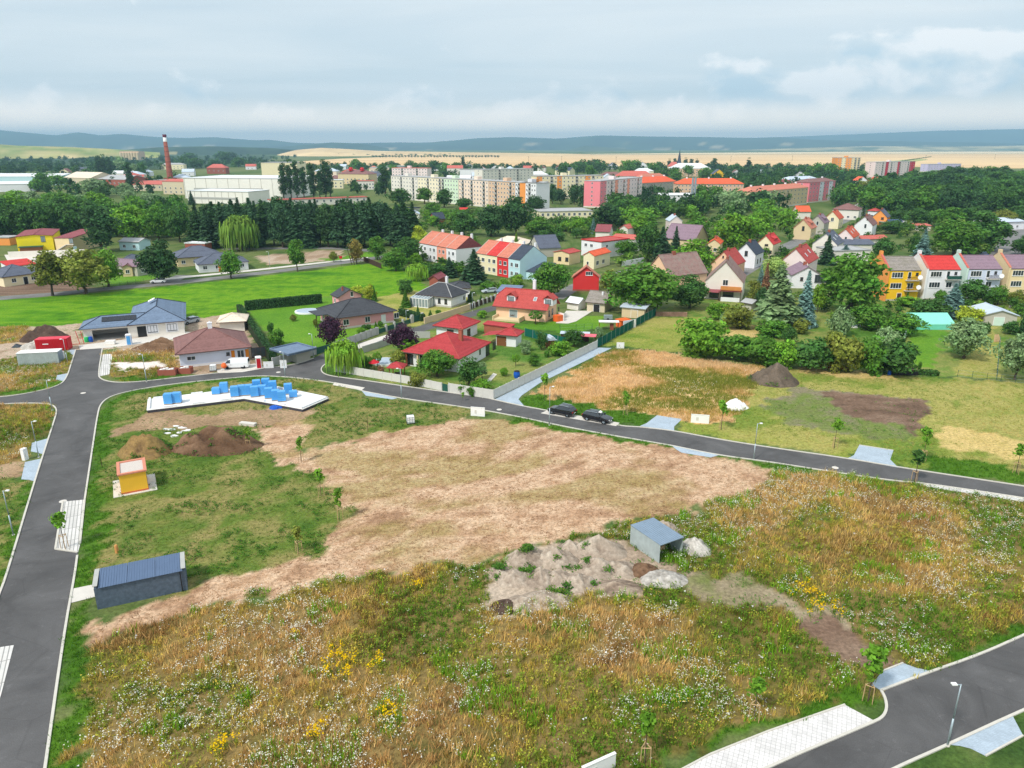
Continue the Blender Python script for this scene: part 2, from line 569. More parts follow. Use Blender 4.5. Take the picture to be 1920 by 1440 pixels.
M = {}
M['ground'] = attr_mat('ground_cover', fine=0.5, bump=1.0, scale=2.4)
M['hill'] = attr_mat('hill_cover', fine=0.25, scale=0.004)
M['grass'] = attr_mat('grass_blades', translucent=0.3)
M['earth'] = attr_mat('loose_earth', fine=0.35, bump=1.0, scale=3.0)
M['leaf'] = leaf_mat('leaf')
M['bark'] = mat('bark', (0.10,0.075,0.055), 0.95,0.3,6,0.5)
M['asphalt'] = asphalt_mat('asphalt', (0.102,0.099,0.100))
M['asphalt_old'] = asphalt_mat('asphalt_old', (0.19,0.185,0.18))
M['kerb'] = mat('kerb_concrete', lin(205,200,190), 0.85,0.12,2.0)
M['paver_grey'] = paver_mat('paver_blue_grey', lin(176,190,203), 0.2,0.1,0.3,0.8)
_v = P(118,941) - P(104,1030)
M['paver_white'] = paver_mat('paver_light', lin(214,211,207), 3.0,0.36,-math.atan2(_v.y, _v.x), 0.5,0.0)
M['paver_white'].node_tree.nodes['Brick Texture'].inputs['Mortar Size'].default_value = 0.045
M['paver_white2'] = paver_mat('paver_light_right', lin(222,218,216), 0.32,0.32,0.43,0.55,0.0)
M['concrete'] = mat('concrete', lin(214,208,200), 0.9,0.12,0.8)
M['concrete_white'] = mat('concrete_white', lin(236,234,230), 0.85,0.08,0.7)
M['fence_concrete'] = mat('fence_concrete', lin(212,210,202), 0.9,0.10,1.2,0.2)
M['fence_grey'] = mat('fence_grey', lin(180,180,176), 0.9,0.12,1.2,0.2)
M['white'] = mat('white_render', lin(238,238,240), 0.8,0.05,0.6)
M['white_paint'] = mat('white_paint', lin(243,243,243), 0.5,0.03,1.0)
M['glass'] = mat('window_glass', (0.035,0.045,0.055), 0.08,0.3,0.9, spec=0.8)
M['glass_lit'] = mat('pale_glass', (0.25,0.31,0.33), 0.15,0.3,0.6, spec=0.6)
M['black'] = mat('black_rubber', (0.02,0.02,0.022), 0.7,0.1)
M['dark'] = mat('dark_interior', (0.03,0.03,0.032), 0.9,0.2,1.0)
M['galv'] = mat('galvanised_sheet', lin(182,196,198), 0.45,0.22,1.3, metal=0.25, spec=0.5)
M['galv_roof'] = mat('galvanised_roof', lin(150,168,186), 0.4,0.14,1.0, metal=0.5, spec=0.5)
M['steel'] = mat('lamp_steel', lin(170,184,192), 0.45,0.08,2, metal=0.5)
M['wood'] = mat('brown_wood', lin(128,82,50), 0.8,0.2,3)
M['wood_pale'] = mat('pale_wood', lin(190,160,120), 0.85,0.18,3)
M['wood_dark'] = mat('dark_wood', lin(74,56,46), 0.85,0.2,3)
M['brick'] = paver_mat('brick', lin(150,86,68), 0.3,0.09,0,1.3)
M['solar'] = mat('solar_panel', (0.02,0.022,0.03), 0.25,0.15,3, spec=0.6)
M['solar_blue'] = mat('solar_panel_blue', (0.03,0.06,0.16), 0.25,0.15,3, spec=0.6)
M['red_paint'] = mat('red_paint', lin(196,30,42), 0.5,0.08,2)
M['orange_plastic'] = mat('orange_plastic', lin(240,110,50), 0.5,0.08,2)
M['blue_plastic'] = mat('blue_plastic', lin(30,90,190), 0.45,0.1,2)
M['blue_wrap'] = mat('blue_wrap', lin(82,165,232), 0.35,0.12,1.6,0.25, spec=0.5)
M['green_plastic'] = mat('green_plastic', lin(60,205,120), 0.45,0.08,2)
M['green_net'] = mat('green_shade_net', lin(14,96,82), 0.9,0.15,1.0,0.3)
M['green_metal'] = mat('green_metal', lin(40,88,74), 0.6,0.1)

def paint(name, rgb, var=0.07, rough=0.85):
 key = 'paint_' + name
 if key not in M:
  M[key] = mat('render_' + name, lin(*rgb), rough, var, 0.5,0.1)
 return M[key]

def tiles(name, rgb, **kw):
 key = 'tiles_' + name
 if key not in M:
  M[key] = roof_mat('tiles_' + name, lin(*rgb), **kw)
 return M[key]

# ------------------------------------------------------------------ ground zones (later entries lie on top)
ZONES = [
 ('bright', [(-300,640), (-300,590), (0,562), (200,548), (330,536), (490,518), (690,494), (740,498), (790,520), (800,540), (770,572), (700,572), (615,556), (450,574), (455,600), (340,598), (200,604), (110,611), (0,615)]),
 ('lawn', [(456,582), (606,558), (650,560), (750,590), (700,622), (590,655), (515,640)]),
 ('lawn_dry', [(690,560), (780,545), (880,560), (860,590), (770,612), (745,600)]),
 ('garden', [(615,690), (690,655), (760,635), (900,600), (1000,600), (1120,640), (1000,700), (925,748), (760,722), (630,700)]),
 ('lawn', [(960,612), (1060,600), (1130,590), (1140,612), (1090,625), (990,618)]),
 ('soil', [(-200,560), (0,556), (100,549), (170,542), (170,520), (60,525), (0,530), (-200,540)]),
 ('dirt', [(-300,690), (-300,632), (0,618), (60,612), (110,610), (150,606), (155,640), (350,622), (350,598), (450,586), (478,640), (498,690), (470,700), (330,702), (335,668), (205,655), (130,658), (60,668), (0,678)]),
 ('wild', [(-300,650), (-300,615), (0,612), (48,609), (60,622), (40,640), (0,648)]),
 ('wild', [(-300,770), (-300,690), (0,676), (100,656), (140,658), (126,704), (110,724), (0,745)]),
 ('wild', [(200,661), (250,655), (320,640), (345,704), (275,714), (225,716), (205,710)]),
 ('sand', [(213,683), (296,675), (303,690), (212,694)]),
 ('wild', [(-300,900), (-300,760), (0,758), (85,758), (104,768), (92,822), (58,832), (46,866), (0,880)]),
 ('dirt_brown', [(-300,930), (-300,890), (0,879), (48,868), (42,900), (0,907)]),
 ('rough', [(-300,1400), (-300,920), (0,905), (62,903), (12,1080), (-130,1440)]),
 ('rough', [(183,772), (205,746), (250,733), (325,721), (425,711), (520,706), (600,714), (690,742), (885,768), (880,784), (600,834), (490,850), (600,890), (650,965), (560,1062), (380,1095), (345,1110), (170,1100), (150,1040)]),
 ('dirt_brown', [(190,820), (270,770), (400,776), (520,762), (600,768), (560,792), (480,802), (420,800), (300,806)]),
 ('mown', [(600,838), (740,808), (880,784), (1010,793), (1120,815), (1260,838), (1350,860), (1475,880), (1400,915), (1300,948), (1150,985), (960,1040), (800,1062), (620,1085), (400,1138), (168,1205), (170,1170), (350,1106), (480,1075), (570,1050), (650,968), (600,890), (490,850)]),
 ('mown', [(480,805), (560,790), (600,800), (540,860), (490,850)]),
 ('verge', [(183,772), (205,746), (216,750), (200,820), (192,900), (186,1000), (178,1090), (162,1200), (148,1350), (120,1560), (70,1560), (85,1440), (120,1190), (140,1080), (146,1045), (158,940)]),
 ('verge', [(205,746), (250,732), (325,720), (425,710), (520,706), (520,711), (425,716), (325,727), (250,741), (212,752)]),
 ('verge', [(68,905), (44,905), (-20,1100), (0,1110)]),
 ('verge', [(110,722), (128,704), (118,700), (96,718), (0,738), (0,746)]),
 ('verge', [(200,712), (275,715), (345,706), (345,700), (275,706), (215,706)]),
 ('wild', [(130,1620), (148,1350), (165,1205), (400,1142), (620,1088), (800,1065), (960,1043), (1150,988), (1300,952), (1400,918), (1475,883), (1565,889), (1682,906), (1920,944), (2300,1000), (2300,1050), (1920,1188), (1745,1256), (1650,1292), (1585,1318), (1440,1370), (1330,1412), (1280,1440), (1000,1620)]),
 ('verge', [(1640,1300), (1662,1318), (1650,1342), (1580,1322), (1440,1370), (1330,1412), (1240,1445), (1200,1440), (1330,1385), (1560,1300), (1620,1275)]),
 ('verge', [(1745,1256), (1920,1188), (2100,1110), (2100,1090), (1920,1168), (1730,1244)]),
 ('verge', [(960,790), (1085,812), (1260,843), (1440,872), (1682,908), (1682,903), (1440,864), (1260,835), (1085,804), (960,778)]),
 ('track', [(1270,1072), (1400,1074), (1570,1163), (1620,1200), (1530,1206), (1460,1150), (1290,1116)]),
 ('soil', [(1540,1155), (1610,1190), (1702,1238), (1655,1268), (1550,1215), (1505,1180)]),
 ('earth', [(915,1062), (1000,1030), (1130,1005), (1240,1050), (1290,1078), (1270,1100), (1100,1114), (945,1150), (920,1130)]),
 ('tall_dry', [(1000,742), (1030,722), (1150,655), (1240,662), (1430,690), (1410,735), (1385,775), (1340,797), (1240,785), (1215,778), (1100,758)]),
 ('verge', [(976,744), (1012,739), (1100,757), (1225,780), (1200,797), (1165,797), (1030,770), (985,762)]),
 ('rough_dry', [(1340,800), (1390,770), (1410,735), (1430,692), (1500,695), (1700,705), (2200,730), (2200,940), (1920,908), (1680,872), (1590,856), (1440,836), (1290,810)]),
 ('soil_sparse', [(1490,726), (1620,738), (1742,752), (1735,792), (1722,822), (1700,830), (1560,812), (1480,795), (1430,760)]),
 ('soil', [(1540,732), (1650,742), (1740,752), (1735,792), (1722,812), (1660,790), (1590,778), (1560,760)]),
 ('straw', [(1490,690), (1560,694), (1690,704), (1680,712), (1560,704), (1495,698)]),
 ('straw', [(1765,815), (1800,802), (2000,842), (2000,868), (1900,860), (1770,836)]),
 ('lawn_dry', [(1282,790), (1440,812), (1610,838), (1595,858), (1440,836), (1335,820), (1266,806)]),
 ('verge', [(1735,854), (1850,866), (2100,905), (2100,938), (1920,910), (1738,882)]),
 ('lawn_dry', [(1130,648), (1225,594), (1320,594), (1300,640), (1280,662), (1240,660), (1160,650)]),
 ('garden', [(1230,580), (1320,560), (1640,560), (2300,560), (2300,720), (1920,712), (1690,702), (1480,686), (1300,672), (1285,650), (1320,596), (1235,596)]),
 ('lawn', [(1700,617), (1772,619), (1752,690), (1690,692)]),
 ('lawn_dry', [(1790,690), (1850,600), (1875,640), (1868,712), (1800,705)]),
 ('straw', [(1368,612), (1425,608), (1420,632), (1368,634)]),
 ('dirt', [(480,480), (640,468), (640,487), (500,497)]),
 ('lawn', [(600,486), (720,470), (720,484), (620,492)]),
 ('lawn', [(205,500), (320,490), (300,520), (200,540)]),
]
ZKIND = ['town', 'bright', 'lawn', 'lawn_dry', 'garden', 'soil', 'dirt', 'dirt_brown', 'wild', 'sand', 'rough', 'rough_dry', 'mown', 'verge', 'earth', 'tall_dry', 'soil_sparse', 'straw', 'track']
ZPOLY = [(ZKIND.index(k), pxpoly(p)) for k, p in ZONES]

def zone_at(x, y, wob=1.1):
 """zone number at each place, borders a little ragged"""
 wx = x + wob * 2 * (fbm(x * 0.45, y * 0.45,3,3) - 0.5) * 2
 wy = y + wob * 2 * (fbm(x * 0.45, y * 0.45,9,3) - 0.5) * 2
 z = np.zeros(x.shape, dtype=np.int32)
 for k, poly in ZPOLY:
  xs = [p[0] for p in poly]; ys = [p[1] for p in poly]
  b = (wx > min(xs)) & (wx < max(xs)) & (wy > min(ys)) & (wy < max(ys))
  if b.any():
   idx = np.nonzero(b)
   i = inside(poly, wx[idx], wy[idx])
   z[tuple(a[i] for a in idx)] = k
 return z

def L3(*rgb): return np.array(lin(*rgb))

def blend(cols, t):
 """piecewise blend of a palette by t in 0..1"""
 cols = [np.array(c) for c in cols]
 t = np.clip(t, 0,0.9999) * (len(cols) - 1)
 i = t.astype(int)
 f = (t - i)[:, None]
 A = np.array(cols)
 return A[i] * (1 - f) + A[i + 1] * f

def stretch(n, lo=0.28, hi=0.72): return np.clip((n - lo) / (hi - lo), 0,1)

PAL = {
 'town': [(58,84,38), (80,104,48), (112,120,72), (70,96,44)],
 'bright': [(62,112,16), (84,136,16), (112,152,28), (72,122,16), (98,146,18)],
 'lawn': [(82,128,34), (98,142,38), (114,150,46)],
 'lawn_dry': [(110,134,48), (142,148,68), (166,158,90), (126,140,56)],
 'garden': [(62,96,34), (84,122,44), (140,142,78), (98,132,50)],
 'soil': [(94,76,62), (122,98,82), (142,120,102)],
 'dirt': [(136,112,90), (164,140,116), (190,170,150), (150,124,100)],
 'dirt_brown': [(136,112,84), (170,142,112), (192,166,138)],
 'wild': [(78,82,36), (108,100,50), (140,118,74), (92,90,42)],
 'sand': [(222,206,196), (240,230,224)],
 'rough': [(72,102,36), (98,118,48), (146,134,84), (86,112,42), (128,126,66)],
 'rough_dry': [(92,122,44), (124,138,58), (168,158,92), (108,130,50)],
 'mown': [(152,118,92), (186,150,120), (212,182,152), (176,140,110)],
 'verge': [(60,98,24), (76,114,28), (94,126,38)],
 'earth': [(150,130,112), (178,158,138), (196,180,162)],
 'tall_dry': [(178,144,84), (214,174,120), (228,194,146), (168,148,76)],
 'soil_sparse': [(116,112,82), (112,128,62), (136,124,104), (126,136,78)],
 'track': [(112,120,66), (146,132,106), (168,152,128), (124,124,78)],
 'straw': [(168,158,90), (206,180,120), (184,164,98)],
}

def ground_colour(x, y):
 z = zone_at(x, y)
 big = fbm(x * 0.055, y * 0.055,21,4)
 mid = fbm(x * 0.22, y * 0.22,31,4)
 fine = fbm(x * 0.9, y * 0.9,41,3)
 t0 = stretch(0.42 * big + 0.36 * mid + 0.22 * fine)
 out = np.zeros((len(x), 3))
 for k, name in enumerate(ZKIND):
  s = z == k
  if not s.any(): continue
  t = t0[s]
  if name == 'mown':      # swaths left by the mower follow the long side of the plot
   ang = 0.32
   u = x[s] * math.cos(ang) + y[s] * math.sin(ang)
   w = -x[s] * math.sin(ang) + y[s] * math.cos(ang)
   bend = 14 * fbm(u * 0.045, w * 0.045,51,2)
   st = fbm(u * 0.2,(w + bend) * 0.5,61,5,0.62)
   t = stretch(0.62 * st + 0.38 * fine[s], 0.3,0.7)
   c = blend([lin(*q) for q in PAL[name]], t)
   g = stretch(fbm(u * 0.10 + 4,(w + bend) * 0.2,71,5,0.6), 0.48,0.64) * 0.5
   c = c * (1 - g[:, None]) + L3(140,132,62) * g[:, None]
  elif name == 'bright':
   st = fbm(x[s] * 0.03 + y[s] * 0.02, y[s] * 0.16,81,5)
   c = blend([lin(*q) for q in PAL[name]], stretch(0.5 * st + 0.25 * mid[s] + 0.25 * fine[s], 0.3,0.7))
  elif name == 'soil':
   st = fbm(x[s] * 0.12, y[s] * 0.55,91,4)
   c = blend([lin(*q) for q in PAL[name]], stretch(0.6 * st + 0.4 * fine[s]))
  else:
   c = blend([lin(*q) for q in PAL[name]], t)
  out[s] = c
 return out

def axis(lo, hi, step, far, growth=1.16):
 a = list(np.arange(lo, hi + 1e-6, step))
 d = step
 while a[-1] < far[1]:
  d *= growth; a.append(min(a[-1] + d, far[1]))
 d = step; b = []
 cur = lo
 while cur > far[0]:
  d *= growth; cur = max(cur - d, far[0]); b.append(cur)
 return np.array(b[::-1] + a)

def build_ground():
 xs = axis(-112,150,0.7,(-30000,30000))
 ys = axis(26,262,0.7,(-3000,40000))
 X, Y = np.meshgrid(xs, ys)
 x, y = X.ravel(), Y.ravel()
 c = ground_colour(x, y)
 V = np.stack([x, y, np.zeros_like(x)], 1)
 nx, ny = len(xs), len(ys)
 i = (np.arange(ny - 1)[:, None] * nx + np.arange(nx - 1)[None, :]).ravel()
 F = np.stack([i, i + 1, i + nx + 1, i + nx], 1)
 me = arr_mesh('ground', V, F, M['ground'], {'col': np.concatenate([c, np.ones((len(c), 1))], 1)})
 tag(link('ground', me), kind='structure')

build_ground()

# ------------------------------------------------------------------ roads, paved bays, kerbs
def sheet(name, pts, m, z, px=True):
 poly = pxpoly(pts) if px else pts
 c = sum((Vector((p[0], p[1], 0)) for p in poly), Vector()) / len(poly)
 b = MB()
 b.prism([(p[0] - c.x, p[1] - c.y) for p in poly], -0.03,0.0)
 o = b.build(name, m)
 o.location = (c.x, c.y, z)
 return tag(o, kind='structure')

def smooth(pts, it=2, closed=False):
 for _ in range(it):
  n = len(pts); q = []
  for i in range(n if closed else n - 1):
   a, b = pts[i], pts[(i + 1) % n]
   q += [(a[0] * .75 + b[0] * .25, a[1] * .75 + b[1] * .25), (a[0] * .25 + b[0] * .75, a[1] * .25 + b[1] * .75)]
  pts = q if closed else [pts[0]] + q + [pts[-1]]
 return pts

def ribbon(b, pts, w, z0, z1, m=0):
 """solid strip of width w along a list of ground points, left edge on the line"""
 n = len(pts)
 nor = []
 for i in range(n):
  a, c = pts[max(0, i - 1)], pts[min(n - 1, i + 1)]
  d = Vector((c[0] - a[0], c[1] - a[1])).normalized()
  nor.append(Vector((-d.y, d.x)))
 i0 = len(b.v)
 for p, q in zip(pts, nor):
  for k, zz in ((0.5, z0), (0.5, z1), (-0.5, z1), (-0.5, z0)):
   b.v.append((p[0] + q.x * w * k, p[1] + q.y * w * k, zz))
 for i in range(n - 1):
  for k in range(4):
   a = i0 + i * 4 + k; c = i0 + i * 4 + (k + 1) % 4
   b.f.append((a, c, c + 4, a + 4)); b.m.append(m)
 b.f.append((i0, i0 + 1, i0 + 2, i0 + 3)); b.m.append(m)
 e = i0 + (n - 1) * 4
 b.f.append((e + 3, e + 2, e + 1, e)); b.m.append(m)

def kerb(pts, it=2, w=0.2):
 b = MB()
 g = [P(*p) for p in smooth(pts, it)]
 ribbon(b, g, w, 0.0,0.11)
 tag(b.build('kerb', M['kerb']), kind='structure')

E_left = [(-260,1750), (-130,1440), (0,1112), (12,1080), (65,903), (91,822), (104,782), (107,769), (100,760), (85,757), (50,756), (0,758), (-200,767)]
E_west = [(-200,759), (0,745), (40,740), (85,731), (112,722), (122,713), (128,700), (142,656)]
E_north = [(192,653), (184,703), (188,710), (200,715), (225,718), (275,715), (350,706), (480,692), (555,684), (588,672), (604,663), (640,652), (700,636), (770,616), (860,590), (930,571)]
E_east = [(942,578), (860,601), (760,632), (690,655), (630,674), (611,682), (602,690), (603,698), (614,704), (640,708), (680,713), (755,724), (855,738), (915,747), (980,762), (1022,769), (1160,799), (1200,801), (1264,808), (1335,822), (1440,839), (1590,860), (1687,877), (1920,912), (2200,955)]
E_south = [(2200,980), (1920,934), (1722,905), (1682,903), (1565,886), (1440,866), (1347,854), (1260,836), (1085,806), (960,779), (880,765), (750,747), (682,734), (630,718), (560,709), (520,706), (480,705), (425,710), (325,720), (250,732), (215,741), (200,748), (190,757), (184,770), (172,850), (159,937), (150,1020), (145,1042), (140,1080), (120,1190), (85,1440), (40,1750)]
sheet('road', smooth(E_left, 2) + smooth(E_west, 2) + smooth(E_north, 2) + smooth(E_east, 2) + smooth(E_south, 2), M['asphalt'], 0.012)
kerb(E_left[:6]); kerb(E_left[5:]); kerb(E_west[:7]); kerb(E_west[6:])
kerb(E_north[:10]); kerb(E_east[4:14]); kerb(E_east[13:18]); kerb(E_east[17:])
kerb(E_south[:8]); kerb(E_south[7:13]); kerb(E_south[12:26]); kerb(E_south[25:27]); kerb(E_south[27:])
F_north = [(2100,1112), (1920,1191), (1840,1227), (1745,1260), (1652,1295), (1660,1310), (1663,1330), (1655,1346), (1637,1355), (1502,1412), (1400,1458), (1200,1550)]
F_south = [(1420,1600), (1560,1500), (1680,1440), (1780,1396), (1920,1331), (2200,1212)]
sheet('road', smooth(F_north) + smooth(F_south), M['asphalt'], 0.012)
kerb(F_north[:5]); kerb(F_north[4:10]); kerb(F_north[9:]); kerb(F_south)

PAVED = [
 ('paved_bay', 'paver_white', [(118,941), (159,937), (151,1020), (146,1036), (104,1030)]),
 ('paved_bay', 'paver_white', [(-60,1216), (0,1214), (26,1210), (2,1303), (-30,1400), (-120,1440)]),
 ('paved_bay', 'paver_white2', [(1270,1448), (1332,1415), (1440,1372), (1584,1322), (1641,1353), (1502,1413), (1400,1460), (1250,1530)]),
 ('paved_bay', 'paver_white', [(193,664), (211,664), (205,702), (185,706)]),
 ('paved_bay', 'concrete', [(1014,775), (1028,769), (1075,778), (1162,793), (1155,799)]),
 ('paved_bay', 'paver_white', [(1722,904), (1920,933), (2200,978), (2200,986), (1920,941), (1726,911)]),
 ('paved_bay', 'concrete', [(627,717), (684,727), (678,732), (624,722)]),
 ('paved_bay', 'paver_grey', [(678,733), (745,747), (735,749), (686,742)]),
 ('driveway', 'paver_grey', [(1232,779), (1279,786), (1264,800), (1264,808), (1200,799), (1212,794)]),
 ('driveway', 'paver_grey', [(1611,835), (1675,845), (1669,862), (1684,877), (1588,860), (1601,854)]),
 ('driveway', 'paver_grey', [(1260,836), (1347,854), (1333,858), (1278,849), (1268,843)]),
 ('driveway', 'paver_grey', [(1633,1285), (1655,1259), (1693,1244), (1718,1253), (1746,1259), (1652,1295)]),
 ('driveway', 'paver_grey', [(1781,1397), (1898,1342), (1918,1380), (1848,1418), (1820,1404), (1800,1399)]),
 ('driveway', 'paver_grey', [(91,822), (60,831), (58,847), (70,849), (81,852)]),
 ('driveway', 'paver_grey', [(79,860), (47,867), (40,899), (54,900), (66,903)]),
 ('driveway', 'paver_grey', [(129,700), (107,704), (105,712), (120,715)]),
 ('driveway', 'paver_grey', [(122,656), (142,656), (137,666), (128,661)]),
 ('driveway', 'paver_grey', [(926,750), (1120,652), (1147,653), (1013,718), (978,742), (972,749), (984,763)]),
 ('footpath', 'concrete', [(134,1105), (179,1096), (181,1119), (134,1131)]),
 ('footpath', 'concrete', [(620,664), (705,634), (745,622), (740,628), (690,648), (640,666)]),
 ('footpath', 'concrete', [(905,722), (925,700), (932,702), (912,724)]),
 ('patio', 'concrete', [(1042,606), (1062,583), (1112,583), (1080,603), (1065,607)]),
 ('driveway', 'concrete', [(405,694), (478,682), (500,690), (455,698), (410,700)]),
 ('patio', 'concrete', [(148,648), (350,622), (385,628), (300,640), (210,652), (150,656)]),
 ('footpath', 'concrete', [(300,523), (480,505), (690,482), (690,484), (480,508), (302,526)]),
 ('forecourt', 'concrete', [(8,478), (100,474), (170,478), (175,490), (20,500)]),
]
for k, (nm, mk, pts) in enumerate(PAVED):
 sheet(nm, pts, M[mk], 0.03 + 0.0015 * k)
kerb([(104,1030), (118,941)], 0); kerb([(146,1036), (104,1030)], 1)
kerb([(1584,1322), (1440,1372), (1332,1415), (1270,1448)], 0,0.12)
kerb([(1655,1259), (1693,1244)], 0,0.12); kerb([(1848,1418), (1918,1380)], 0,0.12)
kerb([(1611,835), (1675,845)], 0,0.12); kerb([(926,748), (1120,651)], 0,0.1)

def road_strip(name, pts, w, m, z=0.02, it=2):
 g = [P(*p) for p in smooth(pts, it)]
 b = MB()
 ribbon(b, [(p.x, p.y) for p in g], w, z - 0.03, z)
 return tag(b.build(name, m), kind='structure')

road_strip('road', [(-300,585), (0,559), (100,552), (200,541), (325,531), (480,513), (555,504), (630,494), (690,486), (740,478), (800,468)], 6.0, M['asphalt_old'])
road_strip('road', [(312,532), (330,522), (345,516)], 5.0, M['asphalt_old'], 0.03)
road_strip('road', [(420,466), (500,466), (620,464), (720,472)], 6.0, M['asphalt_old'])
road_strip('road', [(1340,540), (1400,505), (1440,480), (1500,450), (1560,424), (1600,405)], 6.5, M['asphalt_old'])
sheet('road', [(1855,478), (1885,440), (1905,420), (1925,410), (2100,395), (2050,440), (1960,478)], M['asphalt_old'], 0.03)
road_strip('street', [(1040,560), (1100,525), (1190,505), (1290,500), (1345,505)], 5.0, M['asphalt_old'], 0.016)

# manhole covers and painted patches
def manhole(px, py, r=0.42):
 b = MB()
 b.lathe([(r, 0.0), (r, 0.012), (r - 0.05,0.014)], 16)
 o = b.build('manhole_cover', M['concrete'])
 o.location = P(px, py) + Vector((0,0,0.012))
 return o
for px, py, lab in [(118,940, 'pale round manhole cover beside the near paved parking bay'), (156,737, 'pale manhole cover in the middle of the road junction'),
     (1566,877, 'pale manhole cover in the road before the right blue-grey driveway'), (936,768, 'pale manhole cover in the road near the white board'),
     (522,698, 'pale manhole cover in the road beside the tall lamp post at the bend')]:
 tag(manhole(px, py), lab, 'manhole cover')

# ------------------------------------------------------------------ far country: hills, fields
def ridge(name, pts, dist, depth, pal, seed, fieldcol=None, rows=16, n=260, rough=0.10):
 xs = np.array([p[0] for p in pts]); yy = np.array([p[1] for p in pts])
 u = np.linspace(xs[0], xs[-1], n)
 crest = np.interp(u, xs, yy)
 cx = (u - 960) / FPX
 cyv = -(crest - 720) / FPX
 dy = math.cos(_p) + cyv * math.sin(_p); dz = -math.sin(_p) + cyv * math.cos(_p)
 zc = CAM_H + dist / dy * dz
 t = np.linspace(-1,1, rows)
 U, T = np.meshgrid(np.arange(n), t)
 U = U.ravel(); T = T.ravel()
 Yd = dist + T * depth
 X = cx[U] * Yd
 prof = np.cos(T * math.pi / 2) ** 1.3
 nz = fbm(X / (dist * 0.05), Yd / (dist * 0.05), seed, 5) - 0.5
 zb = -25.0
 Z = zb + (zc[U] - zb) * np.clip(prof + rough * nz * (1 - prof) * 3,0,1.0)
 k = stretch(fbm(X / (dist * 0.02), Yd / (dist * 0.035), seed + 5,4))
 c = blend([lin(*q) for q in pal], k)
 if fieldcol:
  f = stretch(fbm(X / (dist * 0.022), Yd / (dist * 0.006), seed + 9,3), 0.66,0.70) * (prof < 0.6) * 0.7
  c = c * (1 - f[:, None]) + np.array(lin(*fieldcol)) * f[:, None]
 V = np.stack([X, Yd, Z], 1)
 i = (np.arange(rows - 1)[:, None] * n + np.arange(n - 1)[None, :]).ravel()
 F = np.stack([i, i + 1, i + n + 1, i + n], 1)
 me = arr_mesh(name, V, F, M['hill'], {'col': np.concatenate([c, np.ones((len(c), 1))], 1)}, smooth=True)
 tag(link(name, me), kind='structure')

FOREST = [(34,54,36), (46,68,44), (60,82,54)]
ridge('hills', [(300,272), (700,269), (1000,263), (1200,264), (1440,257), (1560,252), (1717,245), (1820,243), (1920,241), (2300,240)], 15500,3000, FOREST, 11)
ridge('hills', [(-400,246), (-150,242), (0,246), (50,244), (110,250), (150,254), (190,248), (230,254), (265,251), (330,257), (380,259), (430,257), (500,263), (530,262), (575,268), (640,269), (700,268), (760,267), (800,268), (860,263), (900,259), (960,257), (1040,260), (1115,254), (1200,256), (1300,257), (1400,259), (1430,257), (1500,262), (1600,264), (1700,266), (1800,267), (1920,271), (2300,274)], 11500,2600, FOREST, 23,(200,182,140))
ridge('hills', [(500,282), (560,274), (640,267), (690,269), (740,278)], 8200,900, FOREST, 31, n=80)
ridge('hills', [(1030,288), (1060,281), (1092,273), (1140,277), (1190,282), (1250,289)], 8200,800, [(60,84,60), (84,96,66)], 37, n=80)
ridge('hills', [(1240,286), (1400,280), (1500,277), (1600,274), (1750,275), (1920,272), (2300,270)], 9000,1200, [(70,96,60), (168,156,110), (206,190,140)], 41,(226,210,172))
ridge('hills', [(-500,262), (0,270), (40,270), (80,273), (160,275), (240,279), (330,286)], 3300,900, [(120,140,60), (150,156,84), (182,170,110)], 43,(216,190,140), n=120)
ridge('hills', [(540,290), (575,281), (620,277), (660,279), (720,283), (900,286), (1100,289)], 3900,900, [(214,184,138), (228,200,152)], 47, n=120)
ridge('hills', [(230,284), (330,276), (420,274), (520,277), (600,283)], 4400,700, FOREST, 49,(196,180,120), n=90)

def field(name, pts, pal, seed, z, step=40):
 poly = pxpoly(pts)
 b = MB()
 b.prism([(p.x, p.y) for p in poly], 0.0, z)
 o = b.build(name, M['field_' + pal])
 return tag(o, kind='structure')

def field_mat(key, rgb, rgb2):
 m, nt, b = new_mat('field_' + key)
 L = nt.links.new
 tc = N(nt, 'ShaderNodeTexCoord')
 mp = N(nt, 'ShaderNodeMapping', inp={'Scale': (0.0012,0.004,1)})
 L(tc.outputs['Object'], mp.inputs[0])
 n1 = N(nt, 'ShaderNodeTexNoise', inp={'Scale': 1.0, 'Detail': 8.0, 'Roughness': 0.6})
 L(mp.outputs[0], n1.inputs[0])
 mx = N(nt, 'ShaderNodeMix', data_type='RGBA')
 mx.inputs[6].default_value = (*lin(*rgb), 1); mx.inputs[7].default_value = (*lin(*rgb2), 1)
 mr = N(nt, 'ShaderNodeMapRange', inp={1: 0.35,2: 0.65})
 L(n1.outputs[0], mr.inputs[0]); L(mr.outputs[0], mx.inputs[0])
 L(mx.outputs[2], b.inputs['Base Color'])
 b.inputs['Roughness'].default_value = 0.95
 M['field_' + key] = m

field_mat('wheat', (214,178,130), (232,200,150))
field_mat('wheat2', (228,204,160), (238,216,176))
field_mat('green', (150,164,92), (176,176,110))
field_mat('wood', (40,66,34), (58,84,44))
field('wheat_field', [(520,306), (640,298), (760,293), (1000,291), (1300,290), (1600,289), (2400,289), (2400,318), (1900,316), (1700,313), (1500,313), (1300,313), (1000,312), (760,311), (620,311)], 'wheat', 1,0.9)
field('wheat_field', [(1000,290), (1300,287), (1600,284.5), (2400,283), (2400,288.3), (1600,288.3), (1300,289.3)], 'wheat2', 2,0.7)
field('grass_field', [(1600,316), (1650,305), (1720,298), (1740,300), (1690,308), (1640,318)], 'green', 3,1.4)
field('woodland_floor', [(-600,300), (0,293), (250,292), (420,290), (520,292), (480,312), (300,318), (0,322), (-600,330)], 'wood', 4,0.6)

